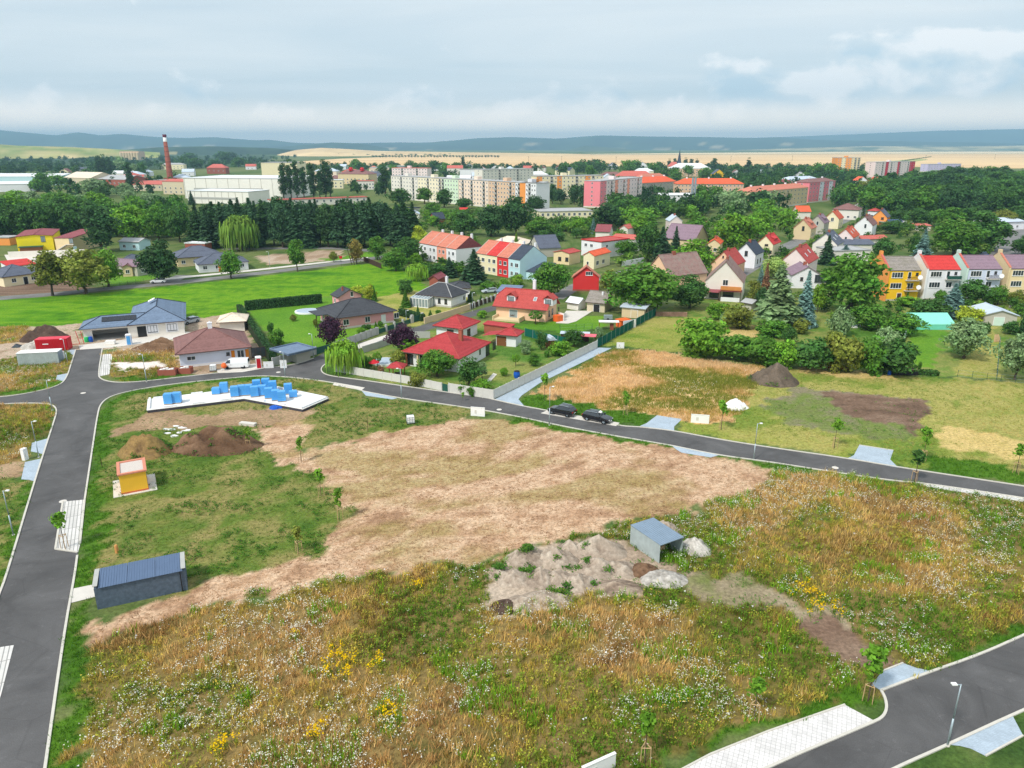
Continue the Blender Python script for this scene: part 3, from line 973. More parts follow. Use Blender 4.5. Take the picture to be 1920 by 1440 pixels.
# ------------------------------------------------------------------ foliage meshes (unit height, shared by all trees of a kind)
def leaf_quads(Pn, Nn, size, r, aspect=1.5, jit=0.7):
 """one small leaf-cluster face at each point, roughly facing along its normal"""
 n = len(Pn)
 Nn = Nn + r.normal(0, jit, (n, 3))
 Nn /= np.linalg.norm(Nn, axis=1, keepdims=True) + 1e-9
 t = np.cross(Nn, r.normal(0,1,(n, 3)))
 t /= np.linalg.norm(t, axis=1, keepdims=True) + 1e-9
 b = np.cross(Nn, t)
 s = (size * r.uniform(0.6,1.35, n))[:, None]
 t, b = t * s * aspect * 0.5, b * s * 0.5
 V = np.stack([Pn - t, Pn - b * 0.9, Pn + t, Pn + b * 0.9], 1).reshape(-1,3)
 F = np.arange(4 * n).reshape(-1,4)
 return V, F

def sphere_dirs(n, r, up=0.0):
 d = r.normal(0,1,(n, 3))
 d[:, 2] += up
 return d / np.linalg.norm(d, axis=1, keepdims=True)

def clump_crown(seed, K, per, centre, rad, crad, size, up=0.25, shell=(0.45,0.9), fill=0, jit=0.7, lobe=0.25):
 r = np.random.default_rng(seed)
 rad = np.array(rad, float); centre = np.array(centre, float)
 Ps, Ns = [], []
 d = sphere_dirs(K, r, up)
 # uneven outline: some lobes reach further out
 reach = r.uniform(*shell, K) * (1 + lobe * r.uniform(-1,1, K))
 for k in range(K):
  c = centre + d[k] * rad * reach[k]
  cr = crad * r.uniform(0.65,1.35) * np.array([1,1,0.8])
  q = sphere_dirs(per, r, 0.35)
  rr = r.uniform(0.55,1.08, per)[:, None]
  Ps.append(c + q * cr * rr)
  Ns.append(q * 0.8 + d[k] * 0.4 + np.array([0,0,0.25]))
 if fill:
  q = sphere_dirs(fill, r)
  Ps.append(centre + q * rad * r.uniform(0.2,0.72, fill)[:, None]); Ns.append(q)
 Pn, Nn = np.concatenate(Ps), np.concatenate(Ns)
 Pn[:, 2] = np.maximum(Pn[:, 2], 0.02)
 return leaf_quads(Pn, Nn, size, r, jit=jit)

def limb_mesh(name, seed, h, r0, top, rad, n=5, n_side=6):
 r = random.Random(seed)
 b = MB()
 prev = Vector((0,0,0)); k = 4
 pts = [prev]
 for i in range(k):
  pts.append(Vector((r.uniform(-1,1) * r0 * 0.8, r.uniform(-1,1) * r0 * 0.8, h * (i + 1) / k)))
 for i in range(k):
  b.tube(pts[i], pts[i + 1], r0 * (1.25 if i == 0 else 1 - 0.12 * i), r0 * (1 - 0.12 * (i + 1)), n_side, caps=False)
 for i in range(n):
  a = 2 * math.pi * i / n + r.uniform(-0.4,0.4)
  s = pts[r.choice((2,3,4))]
  m = s + Vector((math.cos(a) * rad * 0.35, math.sin(a) * rad * 0.35,(top - s.z) * 0.45))
  e = s + Vector((math.cos(a) * rad * 0.8, math.sin(a) * rad * 0.8,(top - s.z) * r.uniform(0.6,0.95)))
  b.tube(s, m, r0 * 0.5, r0 * 0.32,5, caps=False); b.tube(m, e, r0 * 0.32, r0 * 0.08,5, caps=False)
 return b.mesh(name, M['bark'], True)

def conifer_crown(seed, levels=24, radius=0.2, droop=0.35, bare=0.07, per=10, size=0.055):
 r = np.random.default_rng(seed)
 Ps, Ns = [], []
 for i in range(levels):
  t = i / (levels - 1)
  z = bare + (0.985 - bare) * t
  L = radius * ((1 - t) ** 0.85 * 0.97 + 0.03) * r.uniform(0.85,1.12)
  nb = max(4, int(per * (1 - 0.6 * t)))
  for k in range(nb):
   a = 2 * math.pi * (k + 0.5 * (i % 2)) / nb + r.uniform(-0.25,0.25)
   l = L * r.uniform(0.72,1.15)
   m = 5 if t < 0.6 else 3
   for j in range(m):
    f = (j + 0.7) / m
    w = 0.22 * l * (1 - 0.6 * f)
    for sd in (-1,0,1):
     off = sd * w * r.uniform(0.5,1.3)
     Ps.append((math.cos(a) * l * f - math.sin(a) * off, math.sin(a) * l * f + math.cos(a) * off,
                               z - droop * l * f * f + 0.02 * r.uniform(-1,1) - abs(sd) * 0.006))
     Ns.append((math.cos(a) * 0.5, math.sin(a) * 0.5,1.0))
 Pn, Nn = np.array(Ps), np.array(Ns)
 sz = size * (0.45 + 0.55 * (1 - Pn[:, 2]))
 return leaf_quads(Pn, Nn, sz, r, aspect=1.9, jit=0.35)

def willow_crown(seed, n=420, radius=0.42):
 r = np.random.default_rng(seed)
 V1, F1 = clump_crown(seed, 16,45,(0,0,0.72), (radius * 0.8, radius * 0.8,0.24), 0.12,0.04, up=0.6)
 V, F = [V1], [F1]
 base = len(V1)
 d = sphere_dirs(n, r, 0.3)
 q = np.array([0,0,0.66]) + d * np.array([radius, radius, 0.3]) * r.uniform(0.6,1.05, n)[:, None]
 seg = 5
 for k in range(n):
  p = q[k]; L = min(p[2] - 0.04, r.uniform(0.22,0.6))
  a = math.atan2(p[1], p[0]) + r.uniform(-0.9,0.9)
  tx, ty = -math.sin(a), math.cos(a)
  w = 0.016 * r.uniform(0.6,1.4)
  ring = []
  for j in range(seg + 1):
   f = j / seg
   o = 0.05 * math.sin(f * 1.6)
   c = (p[0] + math.cos(a) * o, p[1] + math.sin(a) * o, p[2] - L * f)
   ww = w * (1 - 0.6 * f)
   ring += [(c[0] - tx * ww, c[1] - ty * ww, c[2]), (c[0] + tx * ww, c[1] + ty * ww, c[2])]
  V.append(np.array(ring))
  F.append(np.array([[base + 2 * j, base + 2 * j + 1, base + 2 * j + 3, base + 2 * j + 2] for j in range(seg)]))
  base += 2 * (seg + 1)
 return np.concatenate(V), np.concatenate(F)

PROTO = {}

def proto(key, crown, trunk, width, crown_name='crown'):
 me = arr_mesh(key + '_crown', crown[0], crown[1], M['leaf'])
 e = np.sort(np.abs(crown[0][:, :2]).ravel())
 crown[0][:, 2] *= 0.99 / float(np.sort(crown[0][:, 2])[int(len(crown[0]) * 0.992)])
 me.vertices.foreach_set('co', np.ascontiguousarray(crown[0], dtype=np.float32).ravel()); me.update()
 width = 2 * float(e[int(len(e) * 0.985)])             # width the crown really has
 PROTO.setdefault(key.split('#')[0], []).append((me, trunk, width))

for s in range(4):
 proto('round#%d' % s, clump_crown(100 + s, 54,66,(0,0,0.53), (0.44,0.44,0.45), 0.15,0.046, up=0.12, shell=(0.5,0.88), fill=900), limb_mesh('trunk', s, 0.36,0.030,0.8,0.36), 1.0)
for s in range(3):
 proto('oval#%d' % s, clump_crown(130 + s, 48,62,(0,0,0.54), (0.27,0.27,0.45), 0.125,0.042, up=0.1, fill=620), limb_mesh('trunk', 10 + s, 0.45,0.026,0.9,0.24), 0.66)
for s in range(3):
 proto('conifer#%d' % s, conifer_crown(160 + s), MB().tube((0,0,0), (0,0,0.9), 0.018,0.003,7, caps=False).mesh('trunk', M['bark'], True), 0.42)
for s in range(2):
 proto('pine#%d' % s, conifer_crown(170 + s, 20,0.21,0.25,0.24,11,0.062), MB().tube((0,0,0), (0,0,0.9), 0.016,0.003,7, caps=False).mesh('trunk', M['bark'], True), 0.44)
proto('poplar#0', clump_crown(180,54,40,(0,0,0.52), (0.085,0.085,0.47), 0.055,0.026, up=0.0, shell=(0.5,1.0), fill=250), limb_mesh('trunk', 31,0.5,0.016,0.95,0.05), 0.24)
proto('poplar#1', clump_crown(181,54,40,(0,0,0.52), (0.075,0.075,0.47), 0.055,0.026, up=0.0, shell=(0.5,1.0), fill=250), limb_mesh('trunk', 32,0.5,0.016,0.95,0.05), 0.22)
proto('willow#0', willow_crown(190), limb_mesh('trunk', 41,0.5,0.035,0.85,0.35), 0.9)
proto('willow#1', willow_crown(191,380,0.46), limb_mesh('trunk', 42,0.5,0.035,0.85,0.35), 0.98)
for s in range(3):
 proto('bush#%d' % s, clump_crown(200 + s, 36,64,(0,0,0.42), (0.46,0.46,0.46), 0.19,0.068, up=0.2, shell=(0.5,0.9), fill=420), None, 1.12)
proto('thuja#0', conifer_crown(210,26,0.17,0.1,0.02,12,0.06), MB().tube((0,0,0), (0,0,0.5), 0.02,0.004,6, caps=False).mesh('trunk', M['bark'], True), 0.36)
proto('ball#0', clump_crown(220,70,34,(0,0,0.68), (0.42,0.42,0.30), 0.07,0.045, up=0.0, shell=(0.92,1.0), lobe=0.03, fill=200), MB().tube((0,0,0), (0,0,0.6), 0.035,0.03,8, caps=False).mesh('trunk', M['bark'], True), 0.95)
for s in range(3):
 proto('young#%d' % s, clump_crown(230 + s, 15,15,(0,0,0.72), (0.12,0.12,0.25), 0.075,0.055, up=0.0, shell=(0.3,1.0), lobe=0.4), MB().tube((0,0,0), (0.004,0,0.4), 0.0085,0.007,7, caps=False).tube((0.004,0,0.4), (0,0,0.92), 0.007,0.002,6, caps=False).mesh('trunk', M['bark'], True), 0.33)
for s in range(3):
 proto('far#%d' % s, clump_crown(240 + s, 30,26,(0,0,0.5), (0.45,0.45,0.47), 0.19,0.085, up=0.1, fill=160), limb_mesh('trunk', 50 + s, 0.4,0.03,0.8,0.3,3), 1.05)

NAMES = {'round': 'deciduous_tree', 'oval': 'deciduous_tree', 'conifer': 'conifer_tree', 'pine': 'pine_tree', 'poplar': 'poplar_tree', 'willow': 'willow_tree',
         'bush': 'shrub', 'thuja': 'thuja_tree', 'ball': 'clipped_tree', 'young': 'young_tree', 'far': 'deciduous_tree'}
GREEN = {
 'mid': (74,112,36), 'bright': (92,132,36), 'dark': (60,94,40), 'deep': (50,80,42), 'olive': (104,112,44), 'yellow': (136,148,44),
 'conifer': (54,84,54), 'spruce': (98,128,122), 'grey': (112,136,92), 'willow': (96,124,46), 'plum': (58,34,52), 'brown': (128,116,58),
 'lime': (102,134,40), 'pale': (146,168,92), 'rust': (126,96,70),
}
_tn = [0]

def tree(kind, px, py, top, wpx, col, label, group=None, cat=None, at=None, h=None, w=None, rz=None):
 g = at if at is not None else P(px, py)
 h = h or max(0.5, height_at(g, top))
 me, tr, w0 = PROTO[kind][_tn[0] % len(PROTO[kind])]
 w = w or wpx * px_size(g + Vector((0,0, h / 2)))
 s = w / w0
 _tn[0] += 1
 rz = rz if rz is not None else (_tn[0] * 2.399) % 6.283
 rr = random.Random(_tn[0])
 k = rr.uniform(0.9,1.12)
 c = (*[v * k * 1.6 for v in lin(*GREEN[col])], 1)
 cat = cat or ('shrub' if kind == 'bush' else 'tree')
 if tr is None:
  o = link(NAMES[kind], me, None, g, rz, (s, s, h))
  o.color = c
  return tag(o, label, cat, group)
 root = empty(NAMES[kind], g, rz, label, cat, group)
 root.scale = (s, s, h)
 cr = link('crown', me, root)
 cr.color = c
 link('trunk', tr, root)
 return root

TREES = [
 # street trees and trees by the far road, left
 ('oval', 99,554,471,52, 'olive', 'tall olive-green street tree nearest the left edge by the far road'),
 ('round', 160,551,470,90, 'olive', 'biggest round olive-green tree by the far road on the left'),
 ('round', 204,538,469,60, 'bright', 'fresh green tree right of the big round olive one by the road'),
 ('round', 303,529,452,66, 'deep', 'dark round tree standing beside the white car on the far road'),
 ('oval', 191,472,388,62, 'deep', 'tall dark dense tree right of the yellow hall'),
 ('round', 434,522,472,42, 'mid', 'small street tree in front of the white bungalow with orange door'),
 ('oval', 558,509,450,28, 'mid', 'slim green street tree halfway along the far road'),
 ('oval', 669,495,450,24, 'brown', 'thin brownish street tree beside leaning poles'),
 ('round', 708,487,444,32, 'mid', 'street tree at the right end of the far road'),
 ('round', 626,491,472,17, 'olive', 'tiny street tree near the red road sign'),
 ('willow', 452,470,403,66, 'willow', 'large weeping willow in front of the conifer stand'),
 ('round', 742,508,466,44, 'mid', 'leafy tree at the corner of the bright meadow by the dark fence'),
 ('round', 767,494,446,52, 'dark', 'dense dark tree left of the first terrace'),
 ('round', 780,500,475,22, 'bright', 'small fresh green tree before the first terrace'),
 ('willow', 783,526,494,40, 'lime', 'bright low weeping willow at the edge of the bright meadow'),
 ('conifer', 843,520,482,30, 'conifer', 'dark conifer behind the white bungalow with black roof'),
 ('conifer', 889,530,468,48, 'conifer', 'broad dark conifer in front of the coloured terrace'),
 ('round', 820,520,495,36, 'dark', 'dark rounded tree between the low willow and the broad conifer'),
 ('bush', 761,551,524,28, 'dark', 'dark ball-shaped tree at the edge of the bright meadow'),
 ('thuja', 761,576,545,18, 'mid', 'cone-shaped thuja beside the white conservatory'),
 ('round', 623,649,596,48, 'plum', 'dark purple-leaved tree at the corner of the pink bungalow'),
 ('round', 755,661,609,50, 'plum', 'dark purple-leaved tree behind the side road wall'),
 ('willow', 648,698,638,66, 'lime', 'bright weeping willow at the bend of the road'),
 ('ball', 765,664,636,31, 'bright', 'large clipped ball tree left of the red roof'),
 ('ball', 708,688,660,17, 'bright', 'small clipped ball tree beside the pool'),
 ('round', 820,706,658,62, 'mid', 'spreading apple tree in front of the red-roofed bungalow'),
 ('oval', 880,722,675,44, 'dark', 'dark garden tree at the right corner of the red-roofed bungalow'),
 ('oval', 904,710,680,18, 'grey', 'narrow grey-green tree next to the dark garden tree'),
 ('round', 985,658,638,22, 'grey', 'small grey-green olive-like tree in the garden beside the red garage'),
 ('oval', 1015,656,622,22, 'dark', 'dark slender tree beside the wooden well'),
 ('round', 1075,650,619,36, 'dark', 'blue-green tree beside the pink garden roof'),
 ('round', 1001,686,662,22, 'mid', 'little fruit tree inside the long concrete fence'),
 ('ball', 967,687,664,15, 'bright', 'little round-headed tree above the blue barrel'),
 ('ball', 1004,608,583,25, 'mid', 'round-headed tree in front of the peach house'),
 ('round', 1199,584,497,128, 'mid', 'huge walnut tree behind the beige shed'),
 ('round', 1293,578,518,66, 'dark', 'dark broad tree left of the steep brown-roofed house'),
 ('round', 1033,556,494,68, 'mid', 'broad green tree between the peach house and the red house'),
 ('oval', 1141,550,507,32, 'olive', 'olive tree in front of the red gable house'),
 ('round', 1175,484,451,42, 'mid', 'garden tree right of the cream house with orange roof'),
 ('round', 1297,517,449,68, 'bright', 'large bright green tree behind the mossy brown roof'),
 ('round', 1215,490,420,46, 'dark', 'tall dark tree behind the mossy brown roof'),
 ('pine', 1240,492,425,34, 'conifer', 'dark pine right of the tall dark tree behind the mossy roof'),
 ('conifer', 1266,474,424,22, 'conifer', 'narrow dark spruce before the mauve roof'),
 ('round', 1303,455,399,54, 'mid', 'rounded tree right of the mauve roof'),
 ('round', 1375,470,402,74, 'bright', 'broad bright tree above the white house with dark roof'),
 ('round', 1420,446,400,56, 'bright', 'bright tree above the cream house with red roof'),
 ('oval', 1138,432,384,50, 'deep', 'dark pointed tree beyond the red flat-roofed house'),
 ('round', 1196,440,403,48, 'bright', 'bright rounded tree behind the red flat-roofed house'),
 ('conifer', 1112,440,408,14, 'spruce', 'small blue spruce behind the red flat-roofed house'),
 ('round', 1592,588,479,122, 'mid', 'huge dark green walnut tree left of the yellow terraced house'),
 ('pine', 1455,614,498,72, 'grey', 'broad grey-green pine in the garden left of the blue spruce'),
 ('conifer', 1506,612,508,40, 'spruce', 'tall blue spruce left of the huge walnut tree'),
 ('conifer', 1424,550,497,18, 'spruce', 'slim blue spruce beside the steep brown-roofed house'),
 ('thuja', 1434,552,494,18, 'rust', 'dead brown thuja spike beside the slim blue spruce'),
 ('oval', 1412,578,526,24, 'olive', 'columnar yew right of the steep brown-roofed house'),
 ('oval', 1426,584,540,22, 'deep', 'dark columnar yew next to the grey-green pine'),
 ('round', 1450,522,484,44, 'pale', 'pale flowering tree below the pink gabled house'),
 ('round', 1532,585,534,30, 'lime', 'yellow-green tree between the blue spruce and the huge walnut'),
 ('conifer', 1549,496,441,30, 'conifer', 'dark spruce in front of the grey-roofed gabled house'),
 ('conifer', 1583,490,459,32, 'spruce', 'blue-grey spruce in front of the beige flat house'),
 ('conifer', 1782,594,532,50, 'spruce', 'blue spruce in front of the white terraced house'),
 ('round', 1822,570,525,54, 'dark', 'rounded dark tree in front of the terrace with brown roof'),
 ('round', 1870,572,536,34, 'mid', 'loose green tree before the right end of the terrace'),
 ('round', 1905,570,544,30, 'olive', 'olive fruit tree at the right edge before the beige terraced house'),
 ('round', 1806,672,600,74, 'grey', 'grey-green plum tree beside the narrow lawn'),
 ('round', 1903,712,628,66, 'grey', 'grey-green tree at the right edge beyond the wire fence'),
 ('round', 1786,482,416,90, 'mid', 'broad green tree behind the red-roofed terrace house'),
 ('round', 1842,470,398,74, 'dark', 'dark broad tree left of the grey road on the right'),
 ('conifer', 1728,484,429,30, 'spruce', 'blue spruce behind the grey roof of the yellow terraced house'),
 ('round', 1655,488,446,38, 'dark', 'dark tree behind the yellow terraced house'),
 ('round', 1672,438,414,42, 'dark', 'low dark tree beside the white house with brown roof'),
 ('round', 1915,478,442,34, 'dark', 'dark tree at the right edge beside the grey road'),
 ('round', 1478,645,613,28, 'dark', 'small dark fruit tree on the patchy garden lawn'),
 ('oval', 1722,703,678,7, 'mid', 'thin sapling beside the dark raised bed'),
 ('thuja', 1700,565,540,6, 'mid', 'small cone bush beside the terrace entrance'),
 # trees around the allotments
 ('round', 870,441,398,44, 'dark', 'dark tree in front of the tan flats, left of two bigger dark trees'),
 ('round', 922,443,387,58, 'deep', 'dark broad tree below the tan flats'),
 ('round', 967,441,370,58, 'deep', 'tallest dark tree below the white flats'),
 ('oval', 796,382,352,27, 'mid', 'tree in front of the pale yellow flats'),
 ('oval', 833,389,355,29, 'dark', 'tree in front of the pale green flats'),
 ('round', 870,391,372,34, 'dark', 'low tree in front of the peach flats'),
 ('round', 750,385,354,42, 'dark', 'tree in front of the left end of the flats'),
 ('round', 1003,405,368,37, 'deep', 'round dark tree at the orange end wall of the flats'),
 ('round', 788,470,424,30, 'yellow', 'yellow-green tree at the right end of the conifer stand'),
 ('round', 880,470,440,36, 'mid', 'green tree behind the first terrace'),
 ('thuja', 946,466,443,10, 'lime', 'smaller of two cone thujas behind the coloured terrace'),
 ('thuja', 968,471,436,14, 'lime', 'taller of two cone thujas behind the coloured terrace'),
 ('round', 1010,444,408,46, 'mid', 'leafy tree left of the grey gabled house'),
 ('round', 178,368,336,52, 'grey', 'grey-green willow in front of the old factory halls'),
 ('round', 235,371,344,32, 'grey', 'grey-green willow left of the white factory hall'),
 ('round', 285,398,364,62, 'grey', 'broad pale willow below the white factory hall'),
 ('oval', 245,390,357,26, 'grey', 'narrow pale willow beside the small green field'),
 ('round', 248,450,387,74, 'bright', 'broad bright green tree at the end of the left wood'),
 ('round', 298,452,389,48, 'mid', 'loose green tree right of the broad bright one'),
 ('round', 338,454,386,44, 'dark', 'green tree where the wood turns to conifers'),
 ('conifer', 360,384,358,14, 'conifer', 'small spruce in front of the white factory hall'),
 ('conifer', 390,466,392,34, 'conifer', 'dark spruce behind the weeping willow'),
 ('poplar', 722,367,307,18, 'deep', 'lone poplar standing left of the flats'),
 ('poplar', 246,357,305,16, 'deep', 'lone poplar left of the tall brick chimney'),
 # gardens right, low trees and shrubs
 ('bush', 1318,668,600,96, 'bright', 'big bright green bush at the left end of the hedge row'),
 ('bush', 1380,672,628,74, 'mid', 'bush next to the big bright one in the hedge row'),
 ('bush', 1432,684,634,70, 'mid', 'bush in the hedge row above the dark earth heap'),
 ('bush', 1470,690,640,52, 'bright', 'lighter bush at the gap in the hedge row'),
 ('bush', 1520,692,634,76, 'dark', 'dark bush right of the gap in the hedge row'),
 ('bush', 1572,697,628,76, 'olive', 'olive-green bush above the red wire fence'),
 ('bush', 1628,700,634,60, 'mid', 'bush right of the olive one above the red fence'),
 ('bush', 1668,702,638,78, 'dark', 'dark bush left of the black raised bed'),
 ('bush', 1350,598,569,42, 'bright', 'light bush below the steep brown-roofed house'),
 ('bush', 1380,616,572,58, 'olive', 'round olive bush at the gravel path'),
 ('bush', 1362,612,582,26, 'grey', 'grey bush beside the round olive bush'),
 ('bush', 1450,630,602,56, 'mid', 'wide low bush under the grey-green pine'),
 ('bush', 1500,626,599,30, 'olive', 'bush under the blue spruce'),
 ('bush', 1576,630,580,44, 'grey', 'feathery grey-green bush below the walnut tree'),
 ('bush', 1628,616,572,62, 'mid', 'wide bush under the huge walnut tree'),
 ('bush', 1690,628,590,68, 'mid', 'wide bush left of the turquoise greenhouse'),
 ('bush', 1667,650,616,44, 'grey', 'grey-green bush beside the green net fence'),
 ('bush', 1740,596,562,60, 'dark', 'dark bush above the turquoise greenhouse'),
 ('bush', 1816,610,576,50, 'yellow', 'yellow-green bush left of the white-roofed garage'),
 ('bush', 1706,574,556,40, 'bright', 'bright climbing bush below the yellow terraced house'),
 ('bush', 1762,566,545,22, 'mid', 'bush beside the white terrace entrance'),
 ('bush', 1848,625,605,16, 'dark', 'small dark bush at the left wall of the garage'),
 ('bush', 1894,626,602,30, 'dark', 'dark bush at the right wall of the garage'),
 ('bush', 1918,640,590,26, 'deep', 'dark bush cut by the right edge above the wire fence'),
 ('bush', 1882,566,548,16, 'yellow', 'yellow bush beneath the beige terraced house'),
 ('bush', 1855,568,540,34, 'dark', 'dark bush beneath the brown-roofed terrace house'),
 ('bush', 782,724,699,32, 'olive', 'yellowish bush leaning over the white fence'),
 ('bush', 884,743,724,15, 'mid', 'bush at the outer foot of the white fence'),
 ('bush', 745,686,656,30, 'olive', 'olive bush behind the little red pavilion'),
 ('bush', 690,692,668,22, 'mid', 'bush right of the weeping willow at the bend'),
 ('bush', 868,738,718,18, 'mid', 'bush beside the garden gate in the white fence'),
 ('bush', 900,730,712,36, 'bright', 'low leafy bed inside the white fence'),
 ('bush', 1052,666,640,40, 'bright', 'bright bush along the long concrete fence'),
 ('bush', 1025,670,656,11, 'mid', 'little bush by the long concrete fence'),
 ('bush', 1122,634,614,18, 'grey', 'grey-green bush beside the green net fence corner'),
 ('bush', 521,648,618,28, 'mid', 'rounded shrub on the lawn above the grey carport roof'),
 ('bush', 508,624,605,12, 'dark', 'small dark shrub on the lawn'),
 ('bush', 551,602,590,12, 'olive', 'small brownish ball shrub near the round pool'),
 ('bush', 592,612,598,8, 'olive', 'small golden shrub at the porch of the pink bungalow'),
 ('bush', 678,626,615,18, 'bright', 'bright flat shrub behind the grey fence'),
 ('bush', 640,617,609,9, 'olive', 'little shrub beside the purple tree'),
 ('bush', 683,618,609,10, 'dark', 'round shrub left of the white door'),
 ('bush', 692,617,608,9, 'dark', 'round shrub just left of the pink bungalow steps'),
 ('thuja', 705,617,603,8, 'mid', 'small cone shrub beside the white door'),
 ('bush', 713,613,602,10, 'mid', 'shrub at the right corner of the pink bungalow'),
 ('bush', 672,556,536,26, 'yellow', 'yellow shrub behind the pink annex'),
 ('bush', 692,564,534,24, 'yellow', 'yellow-green shrub right of the pink annex'),
 ('thuja', 702,565,536,11, 'mid', 'green cone beside the yellow shrub'),
 ('thuja', 784,596,573,10, 'mid', 'small conifer before the conservatory lawn'),
 ('thuja', 807,594,581,8, 'mid', 'cone shrub on the conservatory lawn'),
 ('bush', 822,590,581,10, 'mid', 'ball shrub on the conservatory lawn'),
 ('thuja', 882,566,548,12, 'dark', 'dark thuja at the right corner of the white bungalow'),
 ('thuja', 902,570,553,10, 'dark', 'dark small thuja behind the low picket wall'),
 ('bush', 905,596,582,18, 'bright', 'fresh shrub left of the peach house'),
 ('bush', 915,545,528,34, 'mid', 'bushes behind the peach house left end'),
 ('bush', 945,545,524,24, 'bright', 'fresh bush between the peach house and the coloured terrace'),
 ('bush', 970,538,515,26, 'lime', 'light hedge bush before the pale blue terrace house'),
 ('bush', 1080,576,558,30, 'mid', 'vines beside the small greenhouse'),
 ('bush', 1260,560,545,30, 'mid', 'shrub beside the stone wall'),
 ('bush', 945,705,690,14, 'bright', 'small bush in the garden corner by the fence'),
 ('bush', 805,690,678,14, 'mid', 'flowering shrub under the porch of the red-roofed bungalow'),
 ('bush', 715,700,686,12, 'rust', 'reddish shrub behind the white fence'),
 ('bush', 820,560,545,20, 'dark', 'shrub at the conservatory corner'),
 ('bush', 960,640,626,14, 'dark', 'dark shrub beside the red garage door'),
 ('bush', 986,664,650,16, 'grey', 'silver shrub in the garden beside the red garage'),
]
for t in TREES:
 tree(*t)

ORDN = ['leftmost', 'second from the left', 'third from the left', 'fourth from the left', 'fifth from the left', 'sixth from the left', 'seventh from the left']

def ordinal(i, n):
 if n == 1: return ''
 if i == n - 1: return ', rightmost'
 if n - 1 - i < 7 and i > n / 2: return ', ' + ORDN[n - 1 - i].replace('left', 'right')
 return ', ' + (ORDN[i] if i < 7 else '%dth from the left' % (i + 1))

def many(kind, spots, col, label, group):
 for i, (px, py, top, w) in enumerate(sorted(spots)):
  c = col if isinstance(col, str) else random.choice(col)
  tree(kind if isinstance(kind, str) else kind[(i * 7 + i // 3) % len(kind)], px, py, top, w, c, label + ordinal(i, len(spots)), group)

r_ = random.Random(5)
many('poplar', [(533,374,306,15), (546,374,300,16), (558,374,302,15), (571,374,304,15), (588,374,306,17), (601,374,312,14), (611,373,300,16), (620,373,304,15)], 'deep',
     'tall dark poplar in the row right of the white factory hall', 'row of poplars beside the factory hall')
many('poplar', [(187,331,292,13), (197,331,290,13), (208,331,295,13)], 'deep', 'dark poplar in the group of three behind the old factory halls', 'three poplars behind the old halls')
many('poplar', [(1254,321,298,9), (1265,321,297,8), (1285,315,296,9), (1296,315,298,9), (1306,315,298,8)], 'deep', 'small far poplar beside the church spire', 'far poplars beside the church')
many('poplar', [(1337,325,297,12)], 'deep', 'far poplar right of the white-roofed school', 'far single poplar')
many('poplar', [(1402,325,296,10)], 'deep', 'far slim poplar in the middle of the wheat field edge', 'far slim poplar')
many('poplar', [(868,318,294,8)], 'deep', 'far pointed poplar before the wheat field', 'far pointed poplar')
many(['pine', 'oval', 'pine', 'conifer'], [(372 + i * 15.5 + r_.uniform(-4,4), 462 + r_.uniform(-3,3), 388 + r_.uniform(-12,14), 36) for i in range(26)], ['conifer', 'deep', 'conifer'],
     'dark tree in the front row of the conifer stand', 'front row of the conifer stand')
many(['conifer', 'oval', 'pine'], [(375 + i * 16 + r_.uniform(-5,5), 446 + r_.uniform(-4,4), 376 + r_.uniform(-7,8), 38) for i in range(26)], ['conifer', 'conifer', 'deep'],
     'dark tree in the inner rows of the conifer stand', 'inner rows of the conifer stand')
many('round', [(470 + i * 28 + r_.uniform(-8,8), 428 + r_.uniform(-3,3), 380 + r_.uniform(-5,6), 40) for i in range(11)], ['dark', 'mid', 'deep'],
     'leafy tree on the far side of the conifer stand', 'leafy trees behind the conifer stand')
many('round', [(-40 + i * 30 + r_.uniform(-9,9), 442 + r_.uniform(-4,4), 388 + r_.uniform(-8,8), 56) for i in range(9)], ['mid', 'dark', 'dark'],
     'leafy tree in the front of the wood behind the yellow hall', 'front of the left wood')
many('round', [(-50 + i * 31 + r_.uniform(-9,9), 424 + r_.uniform(-4,4), 372 + r_.uniform(-7,7), 54) for i in range(9)], ['bright', 'mid', 'dark'],
     'leafy tree in the middle of the wood behind the yellow hall', 'middle of the left wood')
many('round', [(-50 + i * 29 + r_.uniform(-9,9), 404 + r_.uniform(-3,3), 360 + r_.uniform(-5,7), 46) for i in range(9)], ['mid', 'bright', 'grey'],
     'leafy tree at the back of the wood behind the yellow hall', 'back of the left wood')
for (y0, y1, n, w, lab, grp) in [(405,352,8,58, 'leafy tree at the near edge of the wood on the right', 'near edge of the right wood'),
                                 (385,338,9,52, 'leafy tree in the middle of the wood on the right', 'middle of the right wood'),
                                 (366,326,9,46, 'leafy tree at the back of the wood on the right', 'back of the right wood'),
                                 (350,318,9,40, 'leafy tree on the skyline of the wood on the right', 'skyline of the right wood')]:
 x0 = {405: 1640,385: 1645,366: 1690,350: 1740}[y0]
 many('round', [(x0 + i * (1960 - x0) / (n - 1) + r_.uniform(-10,10), y0 + r_.uniform(-4,4), y1 + r_.uniform(-7,7), w) for i in range(n)], ['dark', 'mid', 'dark', 'deep'], lab, grp)
many('round', [(1690 + i * 32 + r_.uniform(-8,8), 424 + r_.uniform(-5,5), 392 + r_.uniform(-6,6), 44) for i in range(8)], ['mid', 'dark', 'olive'],
     'low leafy tree in the allotments before the right wood', 'allotment trees before the right wood')
